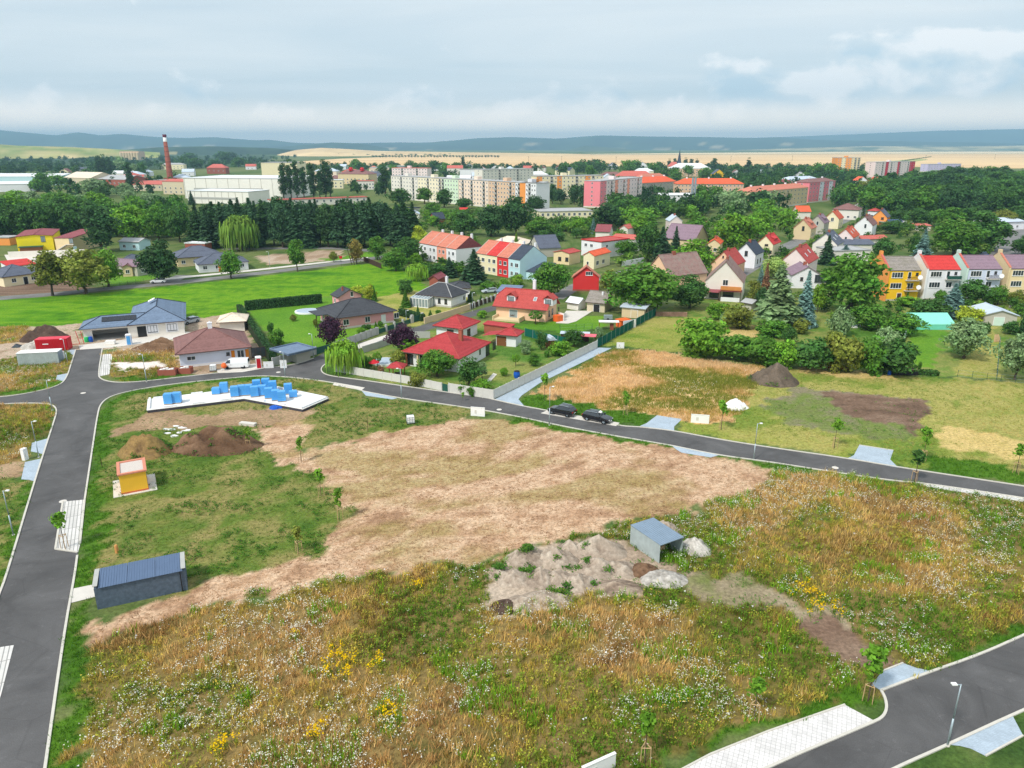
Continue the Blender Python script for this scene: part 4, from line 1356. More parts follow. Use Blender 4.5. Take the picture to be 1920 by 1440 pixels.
# garden and park trees through the town
TOWN = [
 ((1120,418,1250,432), 9,34,40, ['dark', 'mid', 'bright'], 'garden tree between the flats and the red flat-roofed house', 'garden trees behind the red flat roof'),
 ((1150,398,1245,408), 7,36,36, ['dark', 'deep', 'mid'], 'dark park tree in front of the pink flats', 'park trees before the pink flats'),
 ((1030,372,1100,396), 8,30,24, ['deep', 'conifer', 'dark'], 'dark tree in front of the orange and cream flats', 'trees before the orange flats'),
 ((1310,385,1440,412), 12,36,36, ['dark', 'mid', 'grey'], 'park tree below the orange-roofed long house', 'park trees below the orange roofs'),
 ((1240,400,1310,412), 6,28,30, ['mid', 'dark', 'bright'], 'tree in front of the white sports hall', 'trees before the white hall'),
 ((1400,355,1420,385), 4,40,34, ['dark', 'deep'], 'dark tree left of the tan flats with red roof', 'trees left of the tan flats'),
 ((1425,405,1480,440), 6,38,40, ['bright', 'mid'], 'tree behind the row of gabled houses', 'trees behind the gabled houses'),
 ((1560,368,1640,392), 9,34,32, ['dark', 'mid', 'olive'], 'tree right of the pink and tan flats', 'trees right of the pink flats'),
 ((800,398,880,430), 12,20,22, ['mid', 'dark', 'bright'], 'small allotment tree below the long row of flats', 'allotment trees below the flats'),
 ((1040,418,1110,440), 8,24,26, ['mid', 'bright', 'dark'], 'small tree beside the long low grey roof', 'trees by the low grey roof'),
 ((1000,445,1090,455), 4,18,22, ['mid', 'dark'], 'small tree behind the yellow house', 'trees behind the yellow house'),
 ((1450,330,1560,350), 10,26,24, ['dark', 'deep', 'mid'], 'far tree above the tan flats', 'far trees above the tan flats'),
 ((1040,322,1240,336), 14,24,26, ['dark', 'deep', 'mid'], 'far park tree behind the cream flats', 'far trees behind the flats'),
 ((660,318,860,328), 12,18,22, ['dark', 'mid'], 'far tree behind the left flats', 'far trees behind the left flats'),
 ((1330,328,1440,345), 9,22,26, ['dark', 'deep'], 'far tree right of the white-roofed school', 'far trees right of the school'),
 ((1195,332,1330,342), 9,20,24, ['mid', 'dark'], 'far tree between the school and the orange roofs', 'far trees before the school'),
 ((60,345,130,360), 6,26,28, ['dark', 'mid'], 'dark tree left of the old factory halls', 'trees left of the old halls'),
 ((330,300,480,318), 9,20,24, ['dark', 'deep'], 'far tree behind the white factory hall', 'far trees behind the factory'),
 ((205,318,300,332), 5,24,20, ['dark', 'grey'], 'far tree left of the brick chimney', 'far trees by the chimney'),
 ((1560,330,1650,345), 8,22,22, ['dark', 'mid'], 'far tree around the orange tower block', 'far trees around the tower'),
]
for (x0, y0, x1, y1), n, hh, w, cols, lab, grp in TOWN:
 many('far', [(r_.uniform(x0, x1), (y := r_.uniform(y0, y1)), y - hh * r_.uniform(0.8,1.2), w * r_.uniform(0.8,1.2)) for _ in range(n)], cols, lab, grp)

# ------------------------------------------------------------------ young trees with stake frames
def stake_mesh():
 b = MB()
 for k in range(3):
  a = 2 * math.pi * k / 3 + 0.3
  b.tube((0.38 * math.cos(a), 0.38 * math.sin(a), 0), (0.34 * math.cos(a), 0.34 * math.sin(a), 1.55), 0.032,0.03,6)
 return b

STAKE = []
for k in range(3):
 a = 2 * math.pi * k / 3 + 0.3
 STAKE.append(MB().tube((0.40 * math.cos(a), 0.40 * math.sin(a), 0), (0.36 * math.cos(a), 0.36 * math.sin(a), 1.6), 0.034,0.03,6).mesh('stake', M['wood_pale']))
RAIL = []
for k in range(3):
 a, c = 2 * math.pi * k / 3 + 0.3,2 * math.pi * (k + 1) / 3 + 0.3
 RAIL.append(MB().tube((0.37 * math.cos(a), 0.37 * math.sin(a), 1.5), (0.37 * math.cos(c), 0.37 * math.sin(c), 1.5), 0.035,0.035,6).mesh('rail', M['wood_pale']))
YOUNG = [
 (122,1028,960,28, 'mid', 'young tree with three stakes on the near paved parking bay'), (467,842,800,14, 'lime', 'thin pale young tree right of the brown earth heap'),
 (565,866,818,14, 'mid', 'young tree at the upper left edge of the mown field'), (602,930,878,16, 'mid', 'slim young tree at the left edge of the mown field, second from the top'),
 (637,976,915,19, 'mid', 'bushiest young tree at the left edge of the mown field'), (560,1035,987,18, 'olive', 'yellowing young tree nearest the bottom of the green plot'),
 (1021,752,700,16, 'mid', 'young tree beside the street lamp behind the parked cars'), (1173,778,734,16, 'bright', 'young tree behind the right parked black car'),
 (1352,806,750,18, 'mid', 'young tree in front of the white sand heap'), (1564,840,783,20, 'mid', 'young tree left of the right blue-grey driveway'),
 (1730,865,800,22, 'mid', 'leaning young tree at the corner of the dark soil plot'), (1714,905,842,26, 'dark', 'young tree standing at the near edge of the road'),
 (1905,888,832,22, 'mid', 'young tree in the bright verge by the right edge'), (1627,1315,1208,50, 'mid', 'young tree at the rounded kerb of the lower right road'),
 (1413,1350,1268,34, 'mid', 'young tree half hidden at the edge of the lower right verge'), (1209,1432,1335,34, 'mid', 'young tree at the bottom edge beside the white board'),
 (868,752,735,8, 'mid', 'tiny sapling at the white fence by the road'),
]
for px, py, top, w, col, lab in YOUNG:
 t = tree('young', px, py, top, w, 'bright' if col == 'mid' else col, lab, 'young street trees')
 if py > 760:
  sx, sz = t.scale.x, t.scale.z
  hs = min(1.0,0.42 * sz / 1.6)
  for me in STAKE + RAIL:
   link('stake' if me.name.startswith('stake') else 'rail', me, t, scale=(1 / sx, 1 / sx, hs / sz))

# ------------------------------------------------------------------ grass, weeds and flowers (nobody could count them)
def blades(x, y, h, col, n, r, width=0.035, spread=0.18, lean=0.45, droop=0.0):
 """n thin triangles per clump; one colour per clump with variation per blade"""
 m = len(x) * n
 X = np.repeat(x, n) + r.normal(0,1, m) * np.repeat(spread * (0.6 + h), n)
 Y = np.repeat(y, n) + r.normal(0,1, m) * np.repeat(spread * (0.6 + h), n)
 H = np.repeat(h, n) * r.uniform(0.45,1.15, m)
 a = r.uniform(0,2 * math.pi, m); l = H * lean * r.uniform(0.1,1.6, m)
 b = r.uniform(0,2 * math.pi, m); w = width * r.uniform(0.6,1.6, m)
 tip = np.stack([X + np.cos(a) * l, Y + np.sin(a) * l, H], 1)
 p0 = np.stack([X - np.cos(b) * w, Y - np.sin(b) * w, np.full(m, 0.0)], 1)
 p1 = np.stack([X + np.cos(b) * w, Y + np.sin(b) * w, np.full(m, 0.0)], 1)
 V = np.stack([p0, p1, tip], 1).reshape(-1,3)
 C = np.repeat(col, n, 0) * r.uniform(0.72,1.3,(m, 1))
 return V, np.repeat(C, 3,0)

def heads(x, y, h, col, n, r, size=0.05, spread=0.2):
 """small flat flower heads or leaves, facing mostly up"""
 m = len(x) * n
 c = np.stack([np.repeat(x, n) + r.normal(0, spread, m), np.repeat(y, n) + r.normal(0, spread, m), np.repeat(h, n) * r.uniform(0.55,1.05, m)], 1)
 nn = r.normal(0,0.55,(m, 3)); nn[:, 2] += 1.0
 nn /= np.linalg.norm(nn, axis=1, keepdims=True)
 t = np.cross(nn, r.normal(0,1,(m, 3))); t /= np.linalg.norm(t, axis=1, keepdims=True)
 b = np.cross(nn, t); s = (size * r.uniform(0.6,1.5, m))[:, None]
 V = np.stack([c + t * s, c - t * s * 0.5 + b * s * 0.87, c - t * s * 0.5 - b * s * 0.87], 1).reshape(-1,3)
 C = np.repeat(col, n, 0) * r.uniform(0.8,1.2,(m, 1))
 return V, np.repeat(C, 3,0)

def stuff(name, parts, label):
 V = np.concatenate([p[0] for p in parts]); C = np.concatenate([p[1] for p in parts])
 F = np.arange(len(V)).reshape(-1,3)
 me = arr_mesh(name, V, F, M['grass'], {'col': np.concatenate([np.clip(C, 0,1), np.ones((len(C), 1))], 1)})
 return tag(link(name, me), label, 'grass', kind='stuff')

HARD = [pxpoly(p[2]) for p in PAVED] + [pxpoly(E_left + E_west + E_north + E_east + E_south), pxpoly(F_north + F_south)]

def scatter(n, box, seed):
 r = np.random.default_rng(seed)
 x, y = r.uniform(box[0], box[1], n), r.uniform(box[2], box[3], n)
 k = np.ones(n, dtype=bool)
 for p in HARD: k &= ~inside(p, x, y)
 return x[k], y[k], r

def in_view(x, y, m=260):
 d = y * math.cos(_p) + CAM_H * math.sin(_p)
 u = 960 + FPX * x / d
 cy = (y * math.sin(_p) - CAM_H * math.cos(_p)) / d
 v = 720 - FPX * cy
 return (u > -m) & (u < 1920 + m) & (v < 1440 + 2 * m) & (d > 1)

TRACK = pxpoly([(1290,1070), (1400,1076), (1570,1168), (1700,1240), (1650,1266), (1550,1208), (1460,1148), (1295,1112)])
HEAPS = pxpoly([(912,1062), (1000,1026), (1130,1000), (1250,1050), (1295,1078), (1275,1104), (1100,1118), (948,1152), (916,1132)])

def meadow():
 x, y, r = scatter(190000,(-118,112,32,168), 5)
 k = in_view(x, y); x, y = x[k], y[k]
 z = zone_at(x, y)
 k = (z == ZKIND.index('wild'))
 d = np.hypot(x, y)
 k &= r.uniform(0,1, len(x)) < np.clip(72 / d, 0.42,1.0)
 x, y = x[k], y[k]
 n1 = fbm(x * 0.11, y * 0.11,101,4); n2 = fbm(x * 0.2, y * 0.2,111,3); n3 = fbm(x * 0.09 + 7, y * 0.09,121,4)
 n4 = fbm(x * 0.35, y * 0.35,131,3); n5 = fbm(x * 0.5, y * 0.5,141,3)
 q = 0.62 * n1 + 0.22 * n2 + 0.16 * n5 + r.normal(0,0.045, len(x)) - 0.045 * np.clip((x - 12) / 12,0,1)
 t = stretch(q, 0.37,0.70)
 pal = [lin(*c) for c in [(92,128,34), (120,146,44), (154,156,58), (188,164,76), (208,172,104), (224,188,128), (180,142,90)]]
 col = blend(pal, t) * 1.2 * r.uniform(0.62,1.3,(len(x), 1))
 h = np.where(t > 0.5,0.62,0.56) * (0.45 + 1.0 * n2)
 parts = [blades(x, y, h, col, 9, r, 0.030,0.14)]
 # leafy green weeds
 s = (t < 0.45) & (r.uniform(0,1, len(x)) < 0.6)
 parts.append(heads(x[s], y[s], h[s] * 1.05, col[s] * 1.05,6, r, 0.075,0.16))
 # bright upright green plants standing in clumps
 s = (n4 > 0.66) & (r.uniform(0,1, len(x)) < 0.7)
 g = np.tile(np.array(lin(130,180,40)), (s.sum(), 1)) * r.uniform(0.8,1.2,(s.sum(), 1))
 parts.append(blades(x[s], y[s], np.full(s.sum(), 0.85), g, 9, r, 0.035,0.12,0.25))
 # dark seed-brown patches
 s = (n3 < 0.40)
 b = np.tile(np.array(lin(138,108,62)), (s.sum(), 1))
 parts.append(blades(x[s], y[s], h[s] * 1.1, b, 4, r, 0.03,0.16))
 # white umbels, daisies, yellow flowers
 fl = stretch(n3 * 0.6 + n4 * 0.4,0.50,0.64)
 for px, py, rad in [(235,1345,1.8), (270,1300,1.4), (205,1400,1.8), (330,1405,1.3), (1800,1000,3.5), (1850,1050,3.0), (1740,955,2.5), (1500,950,3.0), (1600,930,2.6), (1900,985,3.0), (1160,1195,1.8), (1140,1232,1.6), (1310,1262,1.8), (1300,1300,1.4), (1760,1110,2.5), (1250,1160,1.6), (40,705,2.2), (30,830,1.8)]:
  c = P(px, py)
  fl = np.maximum(fl, 1.5 * np.exp(-((x - c.x) ** 2 + (y - c.y) ** 2) / rad ** 2) * (0.35 + n5))
 s = r.uniform(0,1, len(x)) < fl * 0.72 + 0.006
 parts.append(heads(x[s], y[s], h[s] * 1.2 + 0.1, np.tile(np.array(lin(240,238,224)), (s.sum(), 1)), 6, r, 0.05,0.18))
 s = r.uniform(0,1, len(x)) < 0.010
 parts.append(heads(x[s], y[s], h[s] * 1.25 + 0.1, np.tile(np.array(lin(246,246,244)), (s.sum(), 1)), 2, r, 0.085,0.12))
 ny = fbm(x * 0.16 + 31, y * 0.16,151,3)
 s = r.uniform(0,1, len(x)) < stretch(ny, 0.62,0.78) * 0.5
 parts.append(heads(x[s], y[s], h[s] * 1.1 + 0.1, np.tile(np.array(lin(226,196,84)), (s.sum(), 1)), 5, r, 0.05,0.17))
 for px, py, n, sp in [(637,1243,14,0.8), (625,1268,8,0.7), (716,1250,5,0.5), (783,1103,6,0.3), (416,1405,7,0.35), (731,1340,7,0.35), (592,1380,8,0.4), (1545,1143,14,0.7), (1500,1110,7,0.7), (1520,1125,5,0.4), (560,1193,2,0.2)]:
  c = P(px, py)
  fx = c.x + r.normal(0, sp, n); fy = c.y + r.normal(0, sp, n)
  parts.append(heads(fx, fy, np.full(n, 0.95), np.tile(np.array(lin(250,204,12)), (n, 1)), 16, r, 0.075,0.16))
  parts.append(blades(fx, fy, np.full(n, 0.8), np.tile(np.array(lin(112,140,34)), (n, 1)), 8, r, 0.02,0.1,0.3))
 stuff('meadow', parts, 'wild meadow of dry grass, weeds and white and yellow flowers')

def short_grass():
 x, y, r = scatter(250000,(-112,112,32,168), 15)
 k = in_view(x, y); x, y = x[k], y[k]
 z = zone_at(x, y)
 d = np.hypot(x, y)
 keep = r.uniform(0,1, len(x)) < np.clip(70 / d, 0.35,1.0)
 parts = []
 s = keep & (z == ZKIND.index('verge'))
 c = blend([lin(*q) for q in [(60,104,24), (80,126,30), (102,140,42)]], r.uniform(0,1, s.sum()))
 parts.append(blades(x[s], y[s], r.uniform(0.16,0.42, s.sum()), c, 8, r, 0.022,0.16))
 n4 = fbm(x * 0.3, y * 0.3,161,4)
 s = keep & (z == ZKIND.index('rough')) & (r.uniform(0,1, len(x)) < 0.75)
 t = stretch(fbm(x * 0.16, y * 0.16,171,4)[s] * 0.6 + n4[s] * 0.4 + r.normal(0,0.05, s.sum()))
 c = blend([lin(*q) for q in [(60,104,28), (86,126,38), (126,140,54), (184,164,104)]], t)
 parts.append(blades(x[s], y[s], 0.06 + 0.16 * r.uniform(0,1, s.sum()) * (1.2 - t), c, 6, r, 0.024,0.16,0.8))
 s = keep & np.isin(z, [ZKIND.index('straw'), ZKIND.index('lawn_dry')]) & (r.uniform(0,1, len(x)) < 0.5)
 c = blend([lin(*q) for q in [(120,146,54), (164,164,84), (214,186,124)]], stretch(n4[s] + 0.15 * (z[s] == ZKIND.index('straw'))))
 parts.append(blades(x[s], y[s], 0.06 + 0.14 * r.uniform(0,1, s.sum()), c, 6, r, 0.026,0.18,0.8))
 s2 = keep & (z == ZKIND.index('rough')) & (n4 > 0.50) & (r.uniform(0,1, len(x)) < 0.6)
 parts.append(heads(x[s2], y[s2], np.full(s2.sum(), 0.24), blend([lin(*q) for q in [(50,96,34), (78,124,40), (104,142,52)]], r.uniform(0,1, s2.sum())), 7, r, 0.085,0.15))
 s = keep & (z == ZKIND.index('rough_dry')) & (r.uniform(0,1, len(x)) < 0.6)
 t = stretch(fbm(x * 0.12, y * 0.12,181,4)[s] * 0.7 + n4[s] * 0.3 + r.normal(0,0.05, s.sum()))
 c = blend([lin(*q) for q in [(92,132,40), (132,150,60), (176,166,90), (206,180,118)]], t)
 parts.append(blades(x[s], y[s], 0.08 + 0.2 * r.uniform(0,1, s.sum()), c, 6, r, 0.028,0.18,0.8))
 # cut straw lying on the mown field
 s = keep & (z == ZKIND.index('mown')) & (r.uniform(0,1, len(x)) < 0.85)
 c = blend([lin(*q) for q in [(128,92,64), (186,148,112), (222,190,154)]], stretch(0.6 * fbm(x[s] * 0.5, y[s] * 0.9,191,3) + 0.4 * r.uniform(0,1, s.sum()), 0.2,0.8))
 parts.append(blades(x[s], y[s], np.full(s.sum(), 0.075), c, 5, r, 0.03,0.22,4.5))
 for zz in ('soil', 'earth', 'dirt_brown', 'soil_sparse', 'dirt', 'track'):
  s = keep & (z == ZKIND.index(zz)) & (r.uniform(0,1, len(x)) < (0.3 if zz in ('earth', 'soil_sparse', 'track') else 0.12)) & (n4 > 0.5)
  c = np.tile(np.array(lin(92,136,48)), (s.sum(), 1)) * r.uniform(0.8,1.2,(s.sum(), 1))
  parts.append(heads(x[s], y[s], np.full(s.sum(), 0.2), c, 6, r, 0.075,0.16))
 stuff('short_grass', parts, 'short green and dry grass over the verges and building plots')

def tall_dry():
 x, y, r = scatter(60000,(0,70,105,185), 25)
 z = zone_at(x, y)
 k = (z == ZKIND.index('tall_dry')) & (r.uniform(0,1, len(x)) < 0.8)
 x, y = x[k], y[k]
 n1 = fbm(x * 0.1, y * 0.16,201,4)
 t = stretch(n1 + r.normal(0,0.05, len(x)), 0.32,0.68)
 c = blend([lin(*q) for q in [(138,146,60), (188,164,88), (230,192,138), (240,208,164), (234,198,150)]], t)
 parts = [blades(x, y, 0.35 + 0.4 * fbm(x * 0.3, y * 0.3,211,2), c, 7, r, 0.04,0.2)]
 s = r.uniform(0,1, len(x)) < stretch(fbm(x * 0.1, y * 0.1,221,3), 0.64,0.78) * 0.12
 parts.append(heads(x[s], y[s], np.full(s.sum(), 0.8), np.tile(np.array(lin(236,230,214)), (s.sum(), 1)), 4, r, 0.06,0.2))
 stuff('dry_grass', parts, 'tall dry straw-coloured grass beside the long pale path')

meadow(); short_grass(); tall_dry()

# ------------------------------------------------------------------ buildings
WALL = {'white': (236,236,240), 'offwhite': (232,226,216), 'cream': (240,228,192), 'pink': (234,166,172), 'palepink': (238,220,218), 'peach': (242,200,166),
  'yellow': (248,196,40), 'lemon': (246,222,46), 'red': (222,58,58), 'blue': (196,228,236), 'beige': (222,200,160), 'grey': (188,184,172),
  'orange': (244,160,84), 'salmon': (244,164,140), 'green': (196,226,190), 'tan': (226,192,162), 'rose': (240,140,150), 'sand': (236,214,170),
  'mint': (206,228,216), 'bluewhite': (214,222,240), 'brickred': (160,92,76), 'darkblue': (66,80,98), 'lilac': (206,196,226), 'crimson': (206,44,66), 'oldwall': (214,200,172), 'palepeach': (246,222,202), 'palegreen': (214,234,206), 'paleyellow': (246,234,206), 'hall': (244,240,232)}
ROOF = {'red': (164,46,50), 'scarlet': (194,48,44), 'orange': (218,90,50), 'terra': (192,116,94), 'brown': (126,88,84), 'black': (58,60,66), 'slate': (104,122,146),
  'bluegrey': (86,92,108), 'mauve': (134,110,124), 'cherry': (174,66,60), 'sandtile': (220,204,184), 'greyflat': (176,176,176), 'whiteflat': (228,230,232),
  'maroon': (136,66,72), 'rust': (196,84,52), 'navy': (52,62,78), 'metal': (196,208,222), 'fadedred': (190,96,84)}

def wmat(k): return paint(k, WALL[k])

def rmat(k):
 if k == 'moss': return tiles('moss', (140,108,102), moss=lin(150,146,134), var=0.22)
 if k == 'mossgrey': return tiles('mossgrey', (138,130,124), moss=lin(120,116,96), var=0.24)
 if k in ('greyflat', 'whiteflat', 'metal'): return paint('roof_' + k, ROOF[k], 0.1,0.6)
 return tiles(k, ROOF[k])

FACE = {'f': 0.0, 'r': math.pi / 2, 'b': math.pi, 'l': -math.pi / 2}
WCACHE = {}

def window_meshes(w, h, style):
 key = (round(w, 2), round(h, 2), style)
 if key in WCACHE: return WCACHE[key]
 fm = {'w': M['white_paint'], 'b': M['wood_dark'], 'g': paint('grey_frame', (90,94,100)), 'o': M['wood']}[style[0]]
 b = MB(); t = 0.07; y0, y1 = -0.07,0.03
 b.box(-w / 2, y0,0, w / 2, y1, t); b.box(-w / 2, y0, h - t, w / 2, y1, h)
 b.box(-w / 2, y0, t, -w / 2 + t, y1, h - t); b.box(w / 2 - t, y0, t, w / 2, y1, h - t)
 n = 1 if w < 0.95 else (2 if w < 1.9 else (3 if w < 2.8 else 4))
 for k in range(1, n):
  x = -w / 2 + w * k / n
  b.box(x - t / 2, y0 + 0.005, t, x + t / 2, y1, h - t)
 b.box(-w / 2 - 0.08,-0.14,-0.07, w / 2 + 0.08,0.02,-0.001)
 panes = []
 for k in range(n):
  xa, xb = -w / 2 + w * k / n + t / 2,-w / 2 + w * (k + 1) / n - t / 2
  panes.append(MB().box(xa, -0.03, t * 0.9, xb, -0.005, h - t * 0.9).mesh('pane', M['glass_lit' if style.endswith('l') else 'glass']))
 WCACHE[key] = (b.mesh('window', fm), panes)
 return WCACHE[key]

FARWIN = {}
M['glass_far'] = mat('far_window_glass', (0.15,0.165,0.18), 0.2,0.3,0.3, spec=0.5)

def far_window(w, h, dark=False):
 key = (w, h, dark)
 if key not in FARWIN:
  b = MB(); t = 0.12
  b.box(-w / 2,-0.06,0, w / 2,0.02, h, 0)
  b.box(-w / 2 + t, -0.075, t, w / 2 - t, 0.0, h - t, 1)
  FARWIN[key] = b.mesh('window', [M['white_paint'], M['glass'] if dark else M['glass_far']])
 return FARWIN[key]

def roof_planes(kind, W, D, oh, eave, rise, cut=0.45):
 """roof polygons in local space; the wall rectangle is (0,0)-(W,D)"""
 x0, y0, x1, y1 = -oh, -oh, W + oh, D + oh
 z, zt = eave, eave + rise
 xm, ym = (x0 + x1) / 2,(y0 + y1) / 2
 if kind == 'gable_x':
  return [[(x0, y0, z), (x1, y0, z), (x1, ym, zt), (x0, ym, zt)], [(x1, y1, z), (x0, y1, z), (x0, ym, zt), (x1, ym, zt)]], [((x0, ym, zt), (x1, ym, zt))]
 if kind == 'gable_y':
  return [[(x1, y0, z), (x1, y1, z), (xm, y1, zt), (xm, y0, zt)], [(x0, y1, z), (x0, y0, z), (xm, y0, zt), (xm, y1, zt)]], [((xm, y0, zt), (xm, y1, zt))]
 if kind == 'hip':
  LX, LY = x1 - x0, y1 - y0
  if LX >= LY:
   a, b = (x0 + LY / 2, ym, zt), (x1 - LY / 2, ym, zt)
   pl = [[(x0, y0, z), (x1, y0, z), b, a], [(x1, y0, z), (x1, y1, z), b], [(x1, y1, z), (x0, y1, z), a, b], [(x0, y1, z), (x0, y0, z), a]]
   rd = [(a, b), ((x0, y0, z), a), ((x1, y0, z), b), ((x1, y1, z), b), ((x0, y1, z), a)]
  else:
   a, b = (xm, y0 + LX / 2, zt), (xm, y1 - LX / 2, zt)
   pl = [[(x0, y0, z), (x1, y0, z), a], [(x1, y0, z), (x1, y1, z), b, a], [(x1, y1, z), (x0, y1, z), b], [(x0, y1, z), (x0, y0, z), a, b]]
   rd = [(a, b), ((x0, y0, z), a), ((x1, y0, z), a), ((x1, y1, z), b), ((x0, y1, z), b)]
  return pl, rd
 if kind == 'halfhip':
  zc = eave + rise * 0.58; k = 0.58
  ya, yb = y0 + (ym - y0) * k, y1 - (y1 - ym) * k
  a, b = (x0 + (ym - y0) * (1 - k) * 0.8, ym, zt), (x1 - (ym - y0) * (1 - k) * 0.8, ym, zt)
  pl = [[(x0, y0, z), (x1, y0, z), (x1, ya, zc), b, a, (x0, ya, zc)], [(x1, y1, z), (x0, y1, z), (x0, yb, zc), a, b, (x1, yb, zc)],
              [(x1, ya, zc), (x1, yb, zc), b], [(x0, yb, zc), (x0, ya, zc), a]]
  return pl, [(a, b), ((x1, ya, zc), b), ((x0, ya, zc), a)]
 if kind == 'shed':
  return [[(x0, y0, z), (x1, y0, z), (x1, y1, zt), (x0, y1, zt)]], []
 return [[(x0, y0, z + 0.02), (x1, y0, z + 0.02), (x1, y1, z + 0.02), (x0, y1, z + 0.02)]], []

def as_pt(a, z): return Vector((a.x, a.y, z)) if isinstance(a, Vector) else P(a[0], a[1], z)

def house(name, label, A, B, C, z=None, eave=2.8, pitch=25, kind='hip', wall='white', roof='red', oh=0.5, wins=(), doors=(), chim=(), sky=(), cat='house', group=None, plinth=None, inset=(0,0,0,0), ridge_col=None, thick=0.18, far=False):
 z = eave if z is None else z
 a, b = as_pt(A, z), as_pt(B, z)
 u = (b - a); full = u.length; u.normalize()
 n = Vector((-u.y, u.x, 0))
 depth = C if isinstance(C, (int, float)) else abs((as_pt(C, z) - a).dot(n))
 W, D = full - 2 * oh, depth - 2 * oh
 org = a + u * oh + n * oh
 rz = math.atan2(u.y, u.x)
 root = empty(name, (org.x, org.y, 0), rz, label, cat, group)
 rise = math.tan(R(pitch)) * ((W if kind == 'gable_y' else D if kind in ('gable_x', 'halfhip') else D * 2 if kind == 'shed' else min(W, D)) + 2 * oh) / 2
 rise0 = math.tan(R(pitch)) * oh                     # height gained under the overhang
 wm, rm = (wmat(wall) if isinstance(wall, str) else wall), (rmat(roof) if isinstance(roof, str) else roof)
 il, if_, ir, ib = inset
 X0, Y0, X1, Y1 = il, if_, W - ir, D - ib
 wb = MB()
 top = eave + rise0 - 0.06 if kind in ('gable_x', 'gable_y', 'halfhip') else eave
 if kind == 'shed':
  zf, zb = eave + rise0 - 0.05, eave + rise - rise0 - 0.05
  wb.face([(X0, Y0,0), (X1, Y0,0), (X1, Y0, zf), (X0, Y0, zf)]); wb.face([(X1, Y1,0), (X0, Y1,0), (X0, Y1, zb), (X1, Y1, zb)])
  wb.face([(X1, Y0,0), (X1, Y1,0), (X1, Y1, zb), (X1, Y0, zf)]); wb.face([(X0, Y1,0), (X0, Y0,0), (X0, Y0, zf), (X0, Y1, zb)])
 else:
  wb.face([(X0, Y0,0), (X1, Y0,0), (X1, Y0, top), (X0, Y0, top)]); wb.face([(X1, Y1,0), (X0, Y1,0), (X0, Y1, top), (X1, Y1, top)])
  wb.face([(X1, Y0,0), (X1, Y1,0), (X1, Y1, top), (X1, Y0, top)]); wb.face([(X0, Y1,0), (X0, Y0,0), (X0, Y0, top), (X0, Y1, top)])
  if kind in ('gable_x', 'halfhip'):
   zg = eave + rise - 0.06
   k = 0.5 if kind == 'halfhip' else 1.0
   for x in (X0, X1):
    if k == 1: p = [(x, Y0, top), (x, Y1, top), (x, D / 2, zg)]
    else:
     zk = top + (zg - top) * k
     p = [(x, Y0, top), (x, Y1, top), (x, Y1 + (D / 2 - Y1) * k, zk), (x, Y0 + (D / 2 - Y0) * k, zk)]
    wb.face(p if x == X1 else p[::-1])
  if kind == 'gable_y':
   zg = eave + rise - 0.06
   wb.face([(X0, Y0, top), (X1, Y0, top), (W / 2, Y0, zg)]); wb.face([(X1, Y1, top), (X0, Y1, top), (W / 2, Y1, zg)])
 wb.build('wall', wm, root)
 if plinth:
  pb = MB(); pb.box(X0 - 0.04, Y0 - 0.04,0, X1 + 0.04, Y1 + 0.04,0.45); pb.build('plinth', paint('plinth_' + plinth, WALL[plinth]), root)
 pl, rd = roof_planes(kind, W, D, oh, eave, rise)
 rb = MB()
 for p in pl:
  q = [(x, y, zz - thick) for x, y, zz in p]
  rb.face(p); rb.face(q[::-1])
  for i in range(len(p)):
   j = (i + 1) % len(p)
   rb.face([q[i], q[j], p[j], p[i]])
 ro = rb.build('roof', rm, root)
 if kind == 'flat':
  pb = MB(); h = 0.25
  for x0, y0, x1, y1 in ((-oh, -oh, W + oh, -oh + 0.2), (-oh, D + oh - 0.2, W + oh, D + oh), (-oh, -oh + 0.2,-oh + 0.2, D + oh - 0.2), (W + oh - 0.2,-oh + 0.2, W + oh, D + oh - 0.2)):
   pb.box(x0, y0, eave - 0.1, x1, y1, eave + h)
  pb.build('parapet', rmat(ridge_col) if ridge_col else rm, ro)
 elif rd and not far:
  cb = MB()
  for s, e in rd: cb.tube(Vector(s) + Vector((0,0,0.02)), Vector(e) + Vector((0,0,0.02)), 0.11,0.11,6)
  cb.build('ridge_tiles', (rmat(ridge_col) if ridge_col else rm), ro)
  if not far and kind in ('hip', 'halfhip', 'gable_x'):
   gb = MB(); gb.box(-oh, -oh - 0.12, eave - 0.16, W + oh, -oh - 0.01, eave - 0.03)
   gb.build('gutter', paint('gutter', (86,70,68)), ro)
 for c in chim:
  x, y, cw, cd, ct = c[:5]
  cm = M['brick'] if len(c) < 6 else wmat(c[5])
  b1 = MB(); b1.box(x - cw / 2, y - cd / 2, eave, x + cw / 2, y + cd / 2, ct); b1.box(x - cw / 2 - 0.06, y - cd / 2 - 0.06, ct, x + cw / 2 + 0.06, y + cd / 2 + 0.06, ct + 0.1)
  b1.tube((x, y, ct + 0.1), (x, y, ct + 0.35), 0.12,0.12,8)
  b1.build('chimney', cm, ro)
 for s in sky:
  add_skylight(ro, kind, W, D, oh, eave, rise, pitch, *s)
 for wdw in wins:
  add_window(root, X0, Y0, X1, Y1, far, *wdw)
 for d in doors:
  add_door(root, X0, Y0, X1, Y1, *d)
 root['W'] = W; root['D'] = D
 return root

def face_place(X0, Y0, X1, Y1, face, u):
 return {'f': (X0 + u, Y0), 'r': (X1, Y0 + u), 'b': (X1 - u, Y1), 'l': (X0, Y1 - u)}[face]

